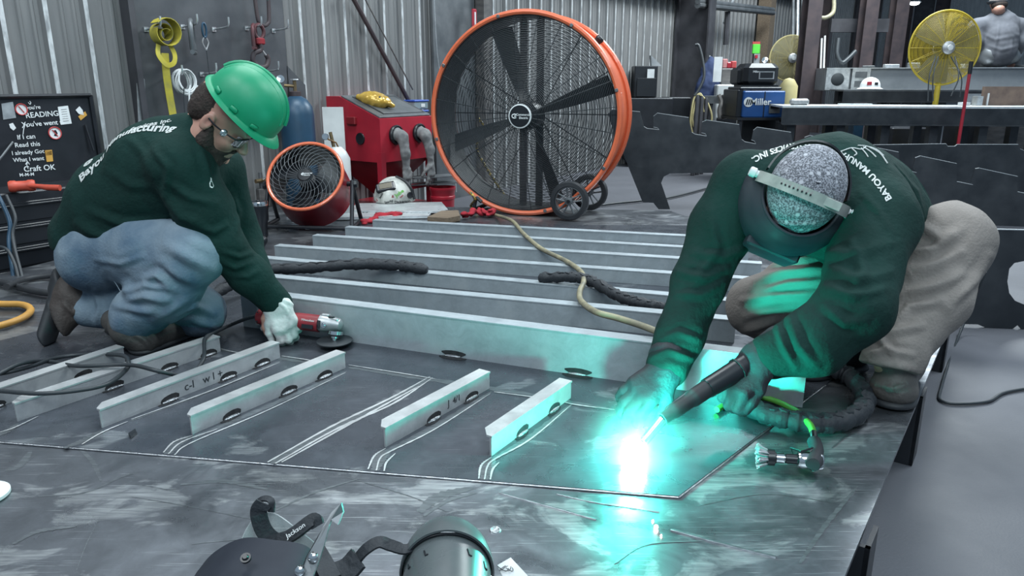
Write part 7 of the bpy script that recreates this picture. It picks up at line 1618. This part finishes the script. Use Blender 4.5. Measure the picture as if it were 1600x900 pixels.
for k, (pts, mm, lab) in enumerate((([(1086, 70), (1092, 72), (1098, 95), (1100, 120), (1092, 140), (1085, 150)], 'cable', 'dark hose hung beside the steel column, upper loop'), ([(1084, 215), (1079, 190), (1084, 155), (1092, 148), (1104, 158), (1112, 180), (1110, 200)], 'fanolive', 'olive hose looped below the steel column'), ([(1088, 208), (1082, 185), (1090, 150), (1097, 150), (1100, 175)], 'fanolive', 'thin olive hose inside the looped one'))):
    tag(wire(.018 if k == 0 else .012, [P(x, y, 9.3) for x, y in pts], 8).build('hose', mm, None, 60), lab, 'hose')
for k, x in enumerate((1090, 1097, 1104)):
    c = P(x, 150, 9.1+.08*k); cz = P(x, 148+2*k, 9.1+.08*k).z; tt_ = thing('gas_cylinder', ['left', 'middle', 'right'][k]+' one of the three dark slim cylinders below the steel column', 'gas cylinder', (c.x, c.y, 0), 0, 'slim cylinders'); MB().lathe([(0, 0), (.024, 0), (.026, .02), (.026, cz-.04), (.012, cz), (0, cz)], 14).build('bottle', 'column', tt_)
# black locker with clipboard on a black tool cart
t = thing('tool_cart', 'black tool cart with drawers below the locker right of the big fan', 'tool cart', (*atz(1030, 10.2), 0)); bpy.context.view_layer.update()
quadbox('cart_body', t, 'blacksteel', 978, 153, 1050, 230, 10.2, .55, .01, z0=.10); quadbox('cart_side', t, 'blacksteel', 1042, 152, 1078, 226, 10.6, .5, .01, z0=.10)
for k in range(3): quadbox('drawer', t, 'black', 1046, 160+14*k, 1074, 170+14*k, 10.59, .02, .004); 
for k in range(3): quadbox('drawer_handle', t, 'galv', 1048, 168+14*k, 1072, 169.4+14*k, 10.57, .02)
for x in (985, 1040): quadbox('caster', t, 'rubber', x-3, 230, x+3, 236, 10.25, .06, z0=.001)
t = thing('steel_locker', 'black box with a clipboard on it standing on the tool cart', 'locker', P(1010, 153, 10.2)); bpy.context.view_layer.update()
quadbox('cabinet', t, 'blacksteel', 991, 103, 1027, 152.6, 10.2, .3, .01); quadbox('door', t, 'black', 995, 122, 1024, 151, 10.19, .015, .003)
quadbox('clipboard', t, 'paper', 1011, 108, 1022, 141, 10.17, .01); quadbox('clip', t, 'cable', 1013, 107, 1020, 110, 10.15, .012)
pbuild(MB().prism([P(1017, 104, 10.4), P(1034, 103, 10.4), P(1018, 87, 10.4)], (0, .01, 0)), 'corner_plate', 'greysteel', t, 0); pbuild(MB().rod(P(1017, 103, 10.3), P(1016, 87, 10.3), .012), 'rod', 'cable', t)
# green vest and tag, wooden post, pipes between the frames
M['vest'] = mat('lime_vest', (.10, .62, .06), .7); t = thing('hanging_label', 'lime green and red label pack hanging on the wooden post', 'label', P(1182, 64, 13.0)); bpy.context.view_layer.update()
quadbox('pack', t, 'vest', 1176, 69, 1188, 84, 13.0, .04, .01); quadbox('header_card', t, 'stickred', 1176, 65, 1188, 69, 13.0, .03); quadbox('red_seal', t, 'redpaint', 1180, 86, 1184, 91, 13.0, .03); quadbox('body_card', t, 'galv', 1178, 84, 1187, 100, 13.05, .02)
s_ = along(1175); b = MB(); wbox(b, s_-.16, s_+.16, .05, .30, 0, 3.0); struct('trim_14', b, 'wood')
for k, (y0, y1, r_, lab) in enumerate(((2, 15, .05, 'grey pipe running high along the wall between the frames, upper one'), (8, 20, .06, 'grey pipe running high along the wall between the frames, lower one'))):
    tag(MB().rod(Wl(1090, y0, .45), Wl(1208, y1, .45), r_*.8, 10).build('pipe', 'greysteel', None), lab, 'pipe')
tag(MB().rod(Wl(1145, 0, .3), Wl(1132, 36, .3), .03, 8).build('brace_rod', 'galv', None), 'thin pale rod slanting down from the high pipes', 'rod')
tag(MB().rod(Wl(1137, 18, .4), Wl(1134, 70, .4), .045, 8).build('drop_pipe', 'column', None), 'dark pipe dropping from the high pipes down the wall', 'pipe')
# more frames, pipes and hoses between the columns at the right
for k, px in enumerate((1262, 1349, 1395)):
    tt_ = (10.6, 12.5, 13.5)[k]; w_ = (11, 10, 10)[k]; t = thing('steel_post', ['rusty brown upright steel post right of the dusty fan', 'dark upright steel post behind the box girder, left of the yellow fan', 'dark red upright steel post just left of the yellow fan'][k], 'post', (*atz(px, tt_), 0)); ww = w_*2*tt_/FPX/2
    MB().box((0, 0, 2.6), (ww*2, .02, 5.2)).build('flange', 'rustcolumn', t, 0); MB().box((0, .12, 2.6), (.02, .22, 5.2)).build('web', 'column', t, 0); MB().box((0, .24, 2.6), (ww*2, .02, 5.2)).build('flange', 'rustcolumn', t, 0)
tag(MB().box((0, 0, 0), (1.0, .1, .22)).build('cross_beam', 'column', None, 0), 'dark cross beam between the upright posts above the girder', 'beam').location = P(1342, 40, 12.8)
tag(wire(.03, [P(1303, -5, 10.4), P(1302, 18, 10.4), P(1292, 27, 10.4), P(1280, 28, 10.4)], 8).build('hose', 'tan', None, 60), 'tan hose curving across the top beside the rusty post', 'hose')
tag(wire(.03, [P(1310, 60, 10.3), P(1308, 85, 10.3), P(1315, 98, 10.3), P(1325, 92, 10.3), P(1337, 80, 10.3)], 8).build('hose', 'cable', None, 60), 'thick dark hose bending up onto the box girder', 'hose')
for k, x in enumerate((1240, 1247, 1254)): tag(MB().rod(P(x, -5, 13.2), P(x-1, 60, 13.2), .03, 8).build('conduit', 'greysteel' if k != 1 else 'galv', None), ['leftmost', 'middle', 'rightmost'][k]+' of three conduits on the frame above the dusty fan', 'pipe', 'conduits by the frame')
for k, x in enumerate((1284, 1289)): tag(MB().rod(P(x, 60-k*4, 10.8), P(x-2, 110, 10.8), .014, 6).build('rod', 'paper', None), ['left', 'right'][k]+' one of two bright thin rods hanging beside the rusty post', 'rod')
# ceiling lamp glare and girder clutter
M['lampon'] = mat('lit_lamp', (1, 1, 1), emit=(.85, .97, 1, 14))
c = P(1429, 3, 20); t = thing('high_bay_lamp', 'lit high lamp glowing far back near the top right', 'lamp', c); MB().lathe([(0, .14), (.05, .13), (.16, .0), (.165, -.01)], 24).build('shade', 'greysteel', t); MB().ell((0, 0, -.02), (.13, .13, .07), 18, 10).build('bulb', 'lampon', t); MB().rod((0, 0, .13), (0, 0, 2.2), .01).build('stem', 'cable', t)
a0, d, n, z3 = GT; rnd = random.Random(3)
for k in range(7):
    p = a0+d*(.6+.32*k)+n*(.2+.1*(k % 3)); h = .03+.02*(k % 3); o = MB().box((0, 0, h/2), (.16+.05*(k % 2), .07, h), 0, .008).build('scrap_piece', ('cable', 'galv', 'greysteel')[k % 3], None, 30); o.location = (p.x, p.y, z3+.001); o.rotation_euler = (0, 0, rnd.uniform(-1, 1)); tag(o, ['first', 'second', 'third', 'fourth', 'fifth', 'sixth', 'seventh'][k]+' from the left of the small offcuts lying on the box girder', 'offcut', 'offcuts on the girder')
# clutter of boxes and machines under the tables
for k, (x0, y0, x1, y1, tt, dp, m_, lab) in enumerate(((1395, 200, 1455, 235, 9.0, .4, 'blacksteel', 'black box on the floor under the tables behind the yellow pole'), (1540, 190, 1640, 240, 8.6, .4, 'girt', 'brown grey crate on the floor under the table at the right edge'), (1498, 190, 1534, 240, 8.7, .3, 'blacksteel', 'black upright box on the floor behind the red pole'), (1335, 195, 1350, 235, 9.6, .2, 'tankblue', 'dark blue drum case on the floor under the tables at left'))):
    a = P(x0, y0, tt); b3 = P(x1, y0, tt); o = MB().box(((a.x+b3.x)/2, a.y+dp/2, a.z/2+.001), (b3.x-a.x, dp, a.z-.002), 0, .01).build('floor_case', m_, None, 30); tag(o, lab, 'case')
